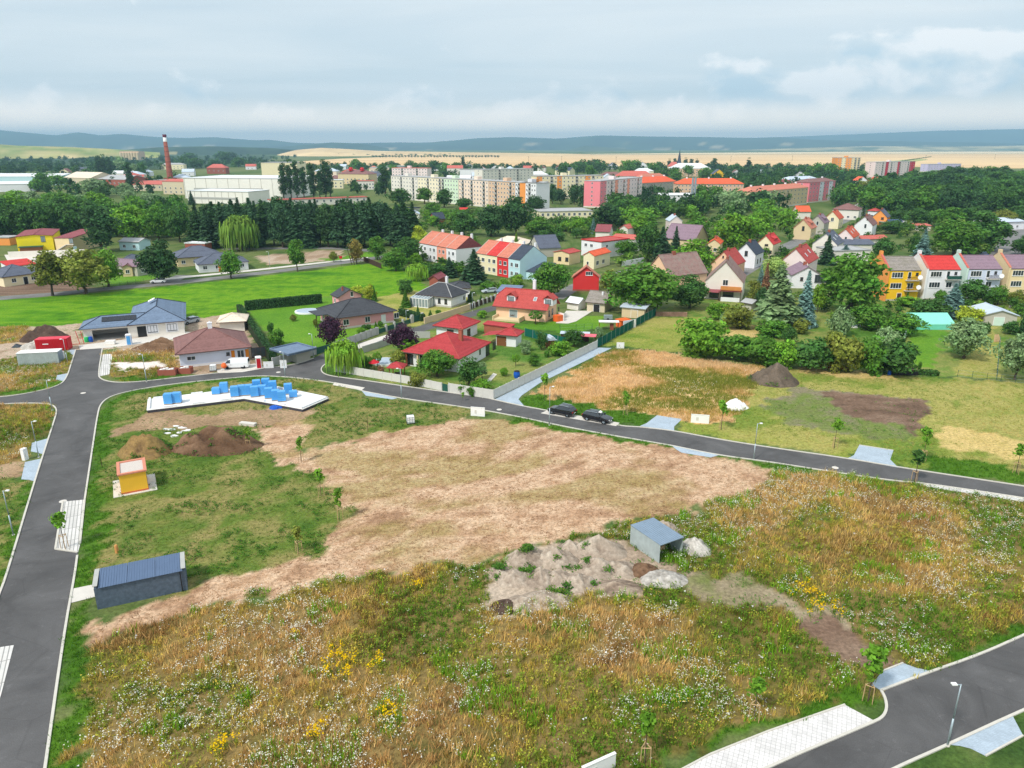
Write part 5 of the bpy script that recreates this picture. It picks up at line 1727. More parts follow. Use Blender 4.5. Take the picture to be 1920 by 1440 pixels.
def add_window(root, X0, Y0, X1, Y1, far, face, u, zz, w, h, style='w'):
 if u < 0: u = (X1 - X0 if face in 'fb' else Y1 - Y0) + u
 x, y = face_place(X0, Y0, X1, Y1, face, u)
 if far:
  link('window', far_window(round(w, 1), round(h, 1)), root, (x, y, zz), FACE[face])
  return
 me, panes = window_meshes(w, h, style)
 o = link('window', me, root, (x, y, zz), FACE[face])
 for p in panes: link('pane', p, o)

def add_door(root, X0, Y0, X1, Y1, face, u, w, h, mk='wood'):
 if u < 0: u = (X1 - X0 if face in 'fb' else Y1 - Y0) + u
 x, y = face_place(X0, Y0, X1, Y1, face, u)
 m = M[mk] if mk in M else wmat(mk)
 b = MB(); b.box(-w / 2,-0.06,0.02, w / 2,0.02, h); b.box(-w / 2 + 0.12,-0.08, h * 0.55, w / 2 - 0.12,-0.05, h - 0.15)
 o = b.build('door', m, root, loc=(x, y, 0), rz=FACE[face])
 f = MB(); t = 0.09
 f.box(-w / 2 - t, -0.09,0.02,-w / 2,0.03, h + t); f.box(w / 2,-0.09,0.02, w / 2 + t, 0.03, h + t); f.box(-w / 2,-0.09, h, w / 2,0.03, h + t)
 f.build('door_frame', M['white_paint'], o)
 MB().box(w / 2 - 0.2,-0.12, h * 0.47, w / 2 - 0.08,-0.06, h * 0.5).build('handle', M['steel'], o)

def add_skylight(ro, kind, W, D, oh, eave, rise, pitch, face, u, v, w=0.8, l=1.2, mk='glass_lit'):
 """window or panel lying on a roof slope; u along the eave, v up the slope 0..1"""
 p = R(pitch)
 if face in 'fb':
  half = (D + 2 * oh) / 2
  y = -oh + v * half if face == 'f' else D + oh - v * half
  x = u; rz = 0 if face == 'f' else math.pi
 else:
  half = (W + 2 * oh) / 2
  x = W + oh - v * half if face == 'r' else -oh + v * half
  y = u; rz = FACE[face]
 z = eave + rise * v
 b = MB(); b.box(-w / 2,0,0.02, w / 2, l, 0.10)
 b2 = MB(); b2.box(-w / 2 + 0.08,0.08,0.09, w / 2 - 0.08, l - 0.08,0.115)
 o = b.build('skylight' if mk == 'glass_lit' else 'solar_panel', M['white_paint'] if mk == 'glass_lit' else M['solar'], ro)
 o.location = (x, y, z); o.rotation_euler = Matrix.Rotation(rz, 3, 'Z').to_euler()
 o.rotation_euler = (Matrix.Rotation(rz, 3, 'Z') @ Matrix.Rotation(p, 3, 'X')).to_euler()
 b2.build('pane', M[mk], o)

def row(face, n, zs, w, h, lo, hi, style='w'):
 return [(face, lo + (hi - lo) * (k + 0.5) / n, z, w, h, style) for z in zs for k in range(n)]

# --- bungalows and houses of the near settlement
villa = house('villa', 'large new grey-roofed bungalow with garage opening and dark solar panels', (238,610), (349,601), (341,568), eave=3.0, pitch=24, kind='hip', wall='offwhite', roof='slate', oh=0.6,
              wins=[('f', 4.2,0.9,1.9,1.5, 'g'), ('f', 8.2,0.9,1.9,1.5, 'g'), ('r', 4,0.9,1.4,1.4), ('r', 9,0.9,1.4,1.4)], ridge_col='navy')
# garage wing of the villa: lower roof, wide open garage
def villa_wing():
 a, b = P(147,618,3.0), P(246,609.5,3.0)
 a = Vector((a.x, a.y, 0)); b = Vector((b.x, b.y, 0))
 loc = villa.matrix_basis.inverted()
 A_, B_ = loc @ a, loc @ b
 x0, x1, y0, y1 = A_.x, 1.5,-0.6,7.6
 e, rise = 2.98,1.75
 ym = (y0 + y1) / 2
 hx = x0 + (y1 - y0) / 2
 b = MB()
 pls = [[(x0, y0, e), (x1, y0, e), (x1 + 1.5, ym, e + rise), (hx, ym, e + rise)], [(x0, y1, e), (x0, y0, e), (hx, ym, e + rise)], [(x1, y1, e), (x0, y1, e), (hx, ym, e + rise), (x1 + 1.5, ym, e + rise)]]
 for p in pls:
  q = [(x, y, z - 0.18) for x, y, z in p]
  b.face(p); b.face(q[::-1])
  for i in range(len(p)):
   j = (i + 1) % len(p); b.face([q[i], q[j], p[j], p[i]])
 ro = b.build('wing_roof', rmat('slate'), villa)
 c = MB()
 for s, t in (((x0, y0, e), (hx, ym, e + rise)), ((x0, y1, e), (hx, ym, e + rise)), ((hx, ym, e + rise), (x1 + 1.5, ym, e + rise))): c.tube(s, t, 0.11,0.11,6)
 c.build('ridge_tiles', rmat('navy'), ro)
 w = MB()
 ox = x0 + 0.6
 w.box(ox, 0.05,0, ox + 1.7,0.35,2.85); w.box(ox + 8.6,0.05,0, ox + 10.2,0.35,2.85); w.box(ox + 1.7,0.05,2.35, ox + 8.6,0.35,2.85)
 w.box(ox, 6.7,0, x1 - 1.5,7.0,2.85); w.box(ox, 0.35,0, ox + 0.3,6.7,2.85)
 w.build('garage_wall', wmat('offwhite'), villa)
 MB().box(ox + 0.3,0.36,0.005, x1 - 1.5,6.7,0.05).build('garage_floor', M['concrete'], villa)
 for k in range(6):
  o = MB().box(0,0,0,1.1,1.75,0.05).build('solar_panel', M['solar'], villa)
  o.location = (hx + 0.2 + k * 1.13,1.15, e + (1.75 * rise / (ym - y0)) + 0.1)
  o.rotation_euler = (math.atan2(rise, ym - y0), 0,0)
 MB().box(1.2,-0.04,0,3.0,0.05,2.4).build('entrance_opening', M['dark'], villa)
 bd = MB()
 for u in (4.2,8.2): bd.box(u - 1.25,-0.035,0.6, u + 1.25,-0.005,2.7)
 bd.build('window_surround', wmat('white'), villa)
 o = MB().box(0,0,0,1.6,1.9,0.06).build('solar_panel', M['white_paint'], villa)
 o.location = (3.4,11.5,5.5); o.rotation_euler = (0,-R(24), 0)
villa_wing()

brown = house('bungalow', 'white bungalow with brown tiled hip roof and orange shutters', (328,665), (472,650), (457,622), eave=2.9, pitch=25, kind='hip', wall='bluewhite', roof='brown', oh=0.7, plinth='white',
              wins=[('f', 2.0,1.3,1.5,0.8), ('f', 8.6,1.5,0.6,0.6, 'b'), ('f', 10.9,0.2,1.3,2.1), ('f', 14.2,0.5,2.7,2.0, 'b'), ('r', 3,0.9,1.2,1.3), ('r', 7,0.9,1.2,1.3)],
              chim=[(6.2,6.0,0.8,0.8,6.9, 'white')])
for x in (9.5,12.1): MB().box(x - 0.32,-0.09,0.2, x + 0.32,-0.02,2.35).build('shutter', mat('orange_shutter', lin(214,130,30), 0.7,0.1), brown)

pink = house('bungalow', 'pink bungalow with wide black hip roof', (630,597), (745,582), (581,580), eave=2.9, pitch=23, kind='hip', wall='pink', roof='black', oh=0.7, inset=(0,0,0,0), plinth='palepink',
             wins=[('f', 1.9,0.9,1.4,1.3), ('f', 7.2,0.9,1.3,1.3), ('f', 14.6,0.9,1.3,1.3), ('l', 5.0,0.9,1.1,1.3), ('l', 2.2,0.9,1.1,1.3)], doors=[('f', 11.2,1.0,2.1, 'white_paint')])
MB().tube((-2.6,7.0,0), (-2.6,7.0,2.7), 0.13,0.13,8).build('porch_post', M['wood_dark'], pink)
b = MB(); b.box(-3.2,4.6,2.74,0.2,10.5,2.9); b.build('porch_roof', rmat('black'), pink)
house('garage', 'pink gabled annex with black roof behind the pink bungalow', (633,558), (681,552.5), (608,553), eave=2.8, pitch=27, kind='gable_y', wall='pink', roof='black', oh=0.4,
      wins=[('f', -2.6,2.6,0.8,1.3), ('l', 2.0,0.9,1.0,1.2)], chim=[(2.0,2.0,0.4,0.4,4.8)], cat='garage')
wb = house('bungalow', 'white bungalow with black pyramid roof and glass conservatory', (779,551), (847,558), (887,548), eave=2.9, pitch=32, kind='hip', wall='white', roof='black', oh=0.6, plinth='grey', ridge_col='greyflat',
           wins=[('f', -3.6,0.9,0.8,1.3, 'b'), ('f', -1.6,0.9,0.8,1.3, 'b'), ('r', 6.5,0.9,0.9,1.2), ('r', 9.0,0.9,0.9,1.2)], chim=[(4.5,7.0,0.6,0.6,6.6, 'white')])
def conservatory():
 o = empty('conservatory', (0,0,0)); o.parent = wb
 x0, x1, y0 = -0.8,4.8,-3.0
 g = MB(); g.box(x0 + 0.04, y0 + 0.04,0.1, x1 - 0.04,-0.02,2.2); g.build('pane', M['glass_lit'], wb)
 f = MB()
 for k in range(7):
  x = x0 + (x1 - x0) * k / 6
  f.box(x - 0.07, y0 - 0.05,0, x + 0.07, y0 + 0.07,2.3); f.tube((x, y0,2.3), (x, -0.02,2.72), 0.07,0.07,4)
 for k in range(1,4):
  y = y0 + 3.0 * k / 4; f.box(x0 - 0.05, y - 0.06,0, x0 + 0.07, y + 0.06,2.4); f.box(x1 - 0.07, y - 0.06,0, x1 + 0.05, y + 0.06,2.4)
 f.box(x0, y0 - 0.06,2.2, x1, y0 + 0.08,2.36); f.box(x0, y0 - 0.06,0, x1, y0 + 0.08,0.14)
 f.build('conservatory_frame', M['white_paint'], wb)
 r = MB(); r.face([(x0, y0,2.36), (x1, y0,2.36), (x1,-0.02,2.74), (x0,-0.02,2.74)]); r.build('conservatory_roof', M['glass_lit'], wb)
 bpy.data.objects.remove(o)
conservatory()
house('garage', 'small black-roofed building behind the white conservatory bungalow', (842,541), (884,540), 8.0, eave=2.6, pitch=22, kind='hip', wall='white', roof='black', oh=0.4, cat='garage')

redh = house('bungalow', 'white bungalow with large red tiled hip roof', (752,659), (862,673), (940,644), eave=2.9, pitch=25, kind='hip', wall='white', roof='red', oh=0.8, inset=(0,0,0,0), ridge_col='cherry',
             wins=[('f', -2.0,0.5,1.1,1.7, 'b'), ('f', -7.0,0.4,2.2,2.0, 'b'), ('f', -10.5,0.4,1.6,2.0, 'b'), ('r', 9.0,1.0,0.9,1.3), ('r', 15.5,0.6,1.3,1.6, 'b'), ('r', 12.4,0.2,1.6,2.2, 'b')],
             chim=[(8.4,6.2,0.7,0.7,6.5)])
for x in (0.2,2.7,5.2):
 b = MB(); b.box(x - 0.16,-0.7,0, x + 0.16,-0.4,2.75); b.build('porch_post', M['wood'] if x != 2.7 else wmat('beige'), redh)
house('garage', 'white garage with red pyramid roof behind the large red roof', (811,610.4), (868,617), (907,603), eave=2.8, pitch=27, kind='hip', wall='white', roof='red', oh=0.6, ridge_col='cherry',
      wins=[('f', 3.5,1.2,1.6,1.0, 'b'), ('r', 3.0,0.4,1.4,1.6, 'b')], cat='garage')
rg = house('garage', 'small white garage with red roof, brown door and carport', (930,627), (970,630.5), (987,621.5), eave=2.5, pitch=27, kind='hip', wall='white', roof='red', oh=0.5, doors=[('f', -3.2,2.2,2.1, 'wood')], cat='garage', ridge_col='cherry')
b = MB(); b.face([(-3.6,-0.6,2.0), (0.2,-0.6,2.6), (0.2,3.5,2.6), (-3.6,3.5,2.0)]); b.build('carport_roof', rmat('red'), rg)
house('garden_wall', 'brick garden wall building with long narrow red roof', (905,607), (957,614), 2.2, eave=2.2, pitch=10, kind='shed', wall=M['brick'], roof='red', oh=0.2, cat='wall')

peach = house('house', 'peach house with red half-hipped roof and two dormers', (923,573.5), (1026,582.5), (1067,570), eave=3.0, pitch=39, kind='halfhip', wall='peach', roof='cherry', oh=0.7, ridge_col='red',
              wins=[('f', -8.5,0.9,1.0,1.0, 'b'), ('r', 2.6,0.9,0.9,1.4, 'b'), ('r', 4.9,0.9,0.9,1.4, 'b'), ('r', 2.9,3.5,0.8,1.4, 'b'), ('r', 5.2,3.5,0.8,1.6, 'b'), ('r', 9.5,0.9,0.8,1.0, 'b')],
              doors=[('f', 4.6,2.0,2.3, 'glass_lit')], chim=[(7.5,6.6,0.7,0.6,8.6, 'white')], sky=[('f', 9.6,0.42)])
def dormer(root, x, y, z, w=2.2, h=1.6):
 b = MB(); b.box(x - w / 2, y, z, x + w / 2, y + 3.0, z + h)
 o = b.build('dormer', wmat('white'), root)
 r = MB()
 for s in (-1,1):
  p = [(x, y - 0.35, z + h + 0.95), (x + s * (w / 2 + 0.35), y - 0.35, z + h - 0.12), (x + s * (w / 2 + 0.35), y + 3.2, z + h - 0.12), (x, y + 3.2, z + h + 0.95)]
  q = [(a, c, d - 0.12) for a, c, d in p]
  r.face(p if s < 0 else p[::-1]); r.face(q[::-1] if s < 0 else q)
  for i in range(4):
   j = (i + 1) % 4; r.face([q[i], q[j], p[j], p[i]])
 r.face([(x - w / 2, y, z + h), (x + w / 2, y, z + h), (x, y, z + h + 0.85)])
 r.build('dormer_roof', rmat('cherry'), o)
 me, panes = window_meshes(1.5,1.1, 'gl')
 wo = link('window', me, o, (x, y, z + 0.35))
 for p in panes: link('pane', p, wo)
dormer(peach, 3.6,0.9,3.9); dormer(peach, 13.2,0.9,3.9)
b = MB(); b.box(0.6,-3.0,0,7.2,-0.05,0.45); b.box(0.4,-3.2,0,0.65,0,1.1); b.box(7.2,-3.2,0,7.45,0,1.1); b.build('terrace', wmat('beige'), peach)
house('shed', 'beige shed with sloping pale metal roof beside the green net fence', (1162,574.5), (1211,579), (1219,572), eave=2.7, pitch=6, kind='shed', wall='beige', roof='metal', oh=0.45, wins=[('r', 2.0,1.6,1.0,0.6, 'b')], doors=[('f', 3.2,1.6,2.0, 'beige')], cat='shed')
house('shed', 'old shed with mossy grey gabled roof', (1097,566), (1136,569.5), 7.0, eave=2.4, pitch=34, kind='gable_x', wall='oldwall', roof='mossgrey', oh=0.4, doors=[('f', 2.6,1.6,1.9, 'dark')], chim=[(3.4,2.2,0.4,0.4,4.6, 'white')], cat='shed')
house('house', 'bright red gabled house with terracotta roof', (1072,520), (1126,521), (1161,517.5), eave=4.0, pitch=38, kind='gable_y', wall='red', roof='terra', oh=0.4, wins=[('f', 4.6,4.6,2.0,1.1)], plinth='brickred')
house('house', 'yellow house with low red roof', (1036,472), (1068,475), (1100,471), eave=4.2, pitch=12, kind='gable_y', wall='sand', roof='cherry', oh=0.3, wins=[('f', 2.6,1.2,1.3,1.4, 'b'), ('f', 5.6,1.2,1.3,1.4, 'b')])
house('house', 'cream house with orange roof beside the yellow house', (1092,478), (1115,480), (1147,472), eave=4.6, pitch=30, kind='gable_y', wall='cream', roof='orange', oh=0.3, wins=[('r', 2.5,1.2,1.8,1.4), ('r', 7.0,1.2,1.8,1.4), ('f', 1.7,1.3,0.8,1.2)])
house('house', 'white house with flat red roof and red fascia', (1089,449), (1128,454), (1157,445), eave=6.0, pitch=3, kind='flat', wall='white', roof='cherry', oh=0.2, ridge_col='scarlet', wins=[('f', 2.4,3.6,1.4,1.2), ('f', 5.4,3.6,1.4,1.2), ('r', 3.0,3.6,1.2,1.2)])
house('house', 'long annex with faded pink roof next to the red flat-roofed house', (1144,446), (1190,449), 11.0, eave=5.0, pitch=12, kind='gable_x', wall='offwhite', roof='fadedred', oh=0.3, wins=row('f', 3, [2.4], 1.2,1.0,2,11))
house('house', 'grey gabled house with dark roof left of the yellow house', (990,459), (1011,466), (1046,462), eave=3.4, pitch=36, kind='gable_y', wall='grey', roof='bluegrey', oh=0.3, wins=[('f', 2.5,3.2,0.8,1.5, 'b')])
house('house', 'white bungalow with pale hipped roof behind the coloured terrace', (918,455), (985,458), 11, eave=3.2, pitch=22, kind='hip', wall='offwhite', roof='sandtile', oh=0.4, wins=row('f', 4, [1.0], 1.2,1.2,2,22))

# --- terraces: each house on its own
def terrace(A, B, C, z, specs, eave, pitch, wins, group, doors=()):
 a, b = P(*A, z), P(*B, z)
 for k, (wall, roof, label) in enumerate(specs):
  p, q = a.lerp(b, k / len(specs)), a.lerp(b, (k + 1) / len(specs))
  c = p + (P(*C, z) - b)
  w = (q - p).length
  o = house('terraced_house', label, p, q, c, z, eave, pitch, 'gable_x', wall, roof, oh=0.0, wins=wins(w, k), group=group)
  D = o['D']; t = MB(); rs = math.tan(R(pitch)) * D / 2
  t.tube((0,-0.05, eave + 0.02), (0, D / 2, eave + rs + 0.05), 0.09,0.09,4); t.tube((0, D / 2, eave + rs + 0.05), (0, D, eave + 0.02), 0.09,0.09,4)
  t.build('verge_strip', M['concrete'], o)
  if 'brown gable' in label: MB().face([(w + 0.04,0, eave), (w + 0.04, D, eave), (w + 0.04, D / 2, eave + rs - 0.05)]).build('gable_cladding', rmat('maroon'), o)
  ch = MB(); ch.box(w - 0.9, D * 0.58, eave + rs * 0.7, w - 0.2, D * 0.58 + 0.7, eave + rs + 0.9); ch.build('chimney', wmat('white'), o)

terrace((785,455), (855,467.5), (893,460), 6.0, [('white', 'terra', 'leftmost white house of the first terrace'), ('white', 'terra', 'second white house of the first terrace'), ('salmon', 'terra', 'salmon house of the first terrace'), ('white', 'terra', 'right end house of the first terrace with brown gable')],
  6.0,33, lambda w, k: [('f', w * 0.3,3.6,1.0,1.3), ('f', w * 0.7,3.6,1.3,1.3), ('f', w * 0.3,0.9,1.0,1.3), ('f', w * 0.7,0.9,1.3,1.3)], 'first terrace of houses')
terrace((891.7,474), (975,487.5), (1020,480), 6.3, [('cream', 'terra', 'left cream house of the coloured terrace with grey roof patch'), ('cream', 'scarlet', 'cream house with bright red roof in the coloured terrace'), ('red', 'terra', 'red house of the coloured terrace'), ('blue', 'navy', 'pale blue end house of the coloured terrace with dark roof')],
  6.3,33, lambda w, k: [('f', w * 0.3,3.8,1.1,1.3), ('f', w * 0.72,3.8,1.5,1.3), ('f', w * 0.3,1.0,1.1,1.3), ('f', w * 0.72,1.0,1.5,1.3)], 'coloured terrace of houses')
house('garage', 'pale blue annex with dark sloping roof at the coloured terrace', (985,508), (1012,512), 8, eave=2.6, pitch=16, kind='shed', wall='blue', roof='navy', oh=0.2, cat='garage')
house('garage', 'pale turquoise garage with bluish roof behind the peach house', (930,546), (972,548), 6, eave=2.5, pitch=8, kind='shed', wall='blue', roof='slate', oh=0.2, cat='garage')

# --- tall terrace on the right with balconies and fire walls
def tall_terrace():
 specs = [((1668,507), (1728,507), 'yellow', 'mossgrey', 'orange', 'yellow terraced house with grey roof and two dark balconies'),
             ((1741,505.5), (1802.5,505.5), 'white', 'scarlet', 'white', 'white terraced house with bright red roof and green balcony'),
             ((1816,504.5), (1880,504.5), 'bluewhite', 'mauve', 'mint', 'pale terraced house with brown roof and dark balcony'),
             ((1895,503.5), (1962,503.5), 'sand', 'mauve', 'beige', 'beige terraced house cut by the right edge of the view')]
 for k, (A, B, wall, roof, fire, label) in enumerate(specs):
  o = house('terraced_house', label, A, B, 10.5,8.3,8.3,30, 'gable_x', wall, roof, oh=0.0, group='tall terrace on the right', plinth='grey',
                  wins=[('f', 2.3,6.3,3.0,1.5), ('f', 2.3,3.4,3.0,1.5), ('f', 6.2,3.4,1.6,1.5), ('f', 5.6,6.0,0.9,1.9), ('f', 7.6,6.9,0.7,0.8, 'b'), ('l', 5,6.3,0.8,0.8)],
                  doors=[('f', 3.6,1.1,2.1, 'wood_dark')])
  W, D = o['W'], o['D']; rs = math.tan(R(30)) * D / 2
  f = MB(); t = 0.45
  for x0 in (-0.55,):
   prof = [(-0.35,8.3 - 0.5), (D / 2,8.3 + rs + 0.15), (D + 0.3,8.3 - 0.5)]
   low = [(-0.35,0.0), (D + 0.3,0.0)]
   poly = [(low[0][0], 0), (low[1][0], 0), (prof[2][0], prof[2][1] + 0.9), (D / 2, prof[1][1] + 0.75), (prof[0][0], prof[0][1] + 0.9)]
   L_ = [(x0, y, z) for y, z in poly]; R_ = [(x0 + 0.5, y, z) for y, z in poly]
   f.face(L_[::-1]); f.face(R_)
   for i in range(5):
    j = (i + 1) % 5; f.face([L_[i], L_[j], R_[j], R_[i]])
  f.build('fire_wall', wmat(fire), o)
  cap = MB()
  for (ya, za), (yb, zb) in (((-0.4,8.72), (D / 2,8.3 + rs + 0.92)), ((D / 2,8.3 + rs + 0.92), (D + 0.35,8.72))):
   cap.face([(-0.62, ya, za), (0.02, ya, za), (0.02, yb, zb), (-0.62, yb, zb)])
   cap.face([(-0.62, ya, za - 0.1), (-0.62, yb, zb - 0.1), (0.02, yb, zb - 0.1), (0.02, ya, za - 0.1)])
  cap.build('fire_wall_cap', rmat('fadedred' if k != 3 else 'terra'), o)
  ch = MB(); ch.box(-0.6, D * 0.5 - 0.5,8.3 + rs, 0.05, D * 0.5 + 0.6,8.3 + rs + 1.5); ch.build('chimney', wmat(fire), o)
  bm = M['green_metal'] if k == 1 else M['wood_dark']
  for z in ((5.75,2.95) if k == 0 else (5.75,)):
   bo = MB(); bo.box(W - 4.0,-1.1, z - 0.16, W - 0.1,0, z)
   bal = bo.build('balcony', M['concrete'], o)
   rl = MB(); rl.box(W - 4.0,-1.12, z + 0.9, W - 0.1,-1.04, z + 0.98)
   for q in range(20): rl.box(W - 4.0 + q * 0.2,-1.1, z, W - 3.93 + q * 0.2,-1.06, z + 0.9)
   if k == 1: rl.box(W - 4.0,-1.09, z + 0.1, W - 0.1,-1.07, z + 0.9)
   rl.build('railing', bm, bal)
  if k in (0,2):
   for z in ((6.6,3.9) if k == 0 else (6.6,)):
    d = MB(); d.lathe([(0.02,0), (0.4,0.06), (0.62,0.18)], 14); d.tube((0,0,0), (0,0,-0.3), 0.04,0.04,6)
    so = d.build('satellite_dish', M['white_paint'], o); so.location = (W - 0.7,-1.2, z); so.rotation_euler = (R(80), 0, R(-15))
tall_terrace()

# --- gabled houses of the street in the middle distance
G = 'gabled houses along the street'
GAB = [
 ('steep cream house with large mossy brown roof and covered balcony', (1321,525.5), (1395,531), 13,4.9,47, 'offwhite', 'moss', [('f', -4.6,3.9,1.4,1.6), ('f', -3.6,0.9,2.8,1.6, 'b'), ('f', 2.6,0.4,2.6,1.6, 'b')]),
 ('peach gabled house with red roof behind the steep brown one', (1332,492), (1378,498.5), 12,4.3,47, 'peach', 'cherry', [('f', 5.0,3.9,1.1,1.5), ('f', 3.6,6.4,0.5,0.7, 'b')]),
 ('white gabled house with dark grey roof on the street', (1377,475), (1412,480.5), 9.5,4.2,46, 'white', 'navy', [('f', 3.2,3.6,0.9,1.5, 'b'), ('r', 3,1.2,0.8,1.3, 'b'), ('r', 6,1.2,0.8,1.3, 'b')]),
 ('cream gabled house with red roof right of the white one', (1418,456), (1446,461.5), 10,4.4,46, 'cream', 'scarlet', [('f', 3.0,3.8,1.1,0.6, 'b'), ('f', 4.5,1.4,0.8,1.0, 'b')]),
 ('beige gabled house with salmon roof and dark dormer', (1487,425.5), (1517,431.5), 10,4.4,46, 'beige', 'terra', [('f', 3.5,3.5,0.9,1.7, 'b'), ('r', 3,1.2,0.9,1.4), ('r', 6,1.2,0.9,1.4)]),
 ('grey gabled house with mauve roof', (1516,415), (1542,421.5), 11,4.4,46, 'grey', 'mauve', [('f', 3.2,3.6,0.9,1.6), ('r', 3,1.2,0.9,1.4), ('r', 7,1.2,0.9,1.4)]),
 ('cream gabled house with rust-red roof farthest up the street', (1545,406.5), (1570,413), 11,4.4,46, 'cream', 'rust', [('f', 3.2,3.3,1.2,1.6), ('r', 3,1.2,0.9,1.4), ('r', 7,1.2,0.9,1.4)]),
 ('white gabled house with brown and red roof', (1601,418), (1632,425.5), 13,4.6,45, 'white', 'brown', [('f', 4.0,3.4,0.9,1.7), ('f', 4.4,6.6,0.5,0.7, 'b')]),
 ('orange gabled house with grey and red roof', (1634,403.5), (1660,410.5), 11,4.6,45, 'orange', 'bluegrey', [('f', 4.2,3.6,1.1,1.1, 'o')]),
 ('white gabled house with bright orange roof and two skylights', (1566,442), (1596,448.5), 13,4.4,45, 'palepink', 'rust', [('f', 3.2,3.0,0.8,1.6)]),
 ('pale gabled house with grey roof behind the dark spruce', (1522,456), (1564,462), 12,4.2,42, 'offwhite', 'bluegrey', [('f', 4.2,3.2,0.9,1.6, 'b'), ('f', 4.8,6.2,0.6,0.7, 'b')]),
 ('large pink-white gabled house with orange-red roof', (1462,490), (1509,497), 13,4.4,45, 'palepink', 'cherry', [('f', 7.4,0.9,0.6,1.0, 'b')]),
 ('white house with brown gable roof and wide dark window', (1484,519), (1536,520), 9,3.4,30, 'white', 'mauve', [('f', 7.0,1.6,2.8,2.0, 'g'), ('f', 2.4,2.0,0.7,0.9, 'b')]),
 ('peach house under a huge mossy brown roof beside the walnut tree', (1210,511), (1250,520), 13,3.0,45, 'peach', 'moss', [('f', 3.0,3.0,1.0,1.2)]),
 ('small house with orange tile roof among the trees', (1326,459), (1348,460), 9,4.0,35, 'sand', 'orange', [('f', 2.4,1.4,1.0,1.2)]),
 ('small pink and white gabled house beyond the mauve roof', (1255,417), (1277,417), 9,4.2,38, 'palepink', 'metal', [('f', 2.2,1.4,1.0,1.2), ('f', 5.4,1.4,1.0,1.2)]),
]
def turned(A, B, z, deg):
 """left corner moved along its own column of the photo until the front runs at the angle"""
 b = P(*B, z); lo, hi = B[1] - 14, B[1] + 2
 for _ in range(40):
  m = (lo + hi) / 2; d = b - P(A[0], m, z)
  if math.degrees(math.atan2(d.y, d.x)) < deg: lo = m
  else: hi = m
 return (A[0], m)

for lab, A, B, C, eave, pitch, wall, roof, wins in GAB:
 if 'peach house under' not in lab and 'wide dark' not in lab and 'small' not in lab: A = turned(A, B, eave, -20 if 'steep cream' in lab else -33); C = min(C, 13)
 o = house('house', lab, A, B, C, eave=eave, pitch=pitch, kind='gable_y', wall=wall, roof=roof, oh=0.25, wins=wins, group=G)
 if 'steep' not in lab: o.scale = (1.16,1.16,1.14)
 W, D = o['W'], o['D']; top = eave + math.tan(R(pitch)) * W / 2
 ch = MB(); ch.box(W / 2 - 0.35, D * 0.35, top - 0.8, W / 2 + 0.35, D * 0.35 + 0.9, top + 0.9); ch.build('chimney', M['brick'], o)
 rs = math.tan(R(pitch)) * (W / 2 + 0.25)
 if roof in ('scarlet', 'terra', 'mauve') and wall in ('cream', 'beige', 'grey'):   # shed dormer on the street side
  dm = MB(); x = W * 0.72
  dm.face([(x + 0.9, D * 0.3, eave + rs * 0.35), (x + 0.9, D * 0.75, eave + rs * 0.35), (x + 0.9, D * 0.75, eave + rs * 0.55), (x + 0.9, D * 0.3, eave + rs * 0.55)])
  dm.face([(x + 1.1, D * 0.28, eave + rs * 0.56), (x + 1.1, D * 0.77, eave + rs * 0.56), (x - 1.2, D * 0.77, eave + rs * 0.86), (x - 1.2, D * 0.28, eave + rs * 0.86)])
  dm.face([(x + 0.9, D * 0.3, eave + rs * 0.3), (x + 0.9, D * 0.3, eave + rs * 0.56), (x - 1.2, D * 0.3, eave + rs * 0.84)])
  dm.build('dormer', rmat(roof), o)
 if 'skylights' in lab or 'large pink' in lab or 'grey roof behind' in lab:
  for v, u in ((0.35,0.3), (0.45,0.7)):
   add_skylight(bpy.data.objects[o.children[1].name], 'gable_y', W, D, 0.25, eave, rs, pitch, 'r', D * u, v, 0.8,1.2)
steep = [o for o in bpy.data.objects if o.get('label', '').startswith('steep cream house')][0]
W = steep['W']
b = MB(); b.box(W - 5.6,-2.2,3.0, W - 0.2,0,3.2); b.box(W - 5.6,-2.25,3.2, W - 0.2,-2.1,4.1); b.build('balcony', mat('orange_board', lin(214,140,78), 0.8,0.15), steep)
b = MB(); b.face([(-0.4,-2.6,2.3), (4.2,-2.6,2.3), (4.2,0,2.75), (-0.4,0,2.75)]); b.face([(W - 5.8,-2.5,2.75), (W, -2.5,2.75), (W, 0,2.95), (W - 5.8,0,2.95)]); b.build('canopy', rmat('maroon'), steep)
b = MB(); b.box(W - 5.4,-2.3,0, W - 0.4,-2.1,1.1); b.build('terrace_wall', wmat('white'), steep)
b = MB()
for x in (-0.2,4.0, W - 5.5, W - 0.3): b.box(x - 0.08,-2.5,0, x + 0.08,-2.34,2.7)
b.build('canopy_post', M['wood_dark'], steep)

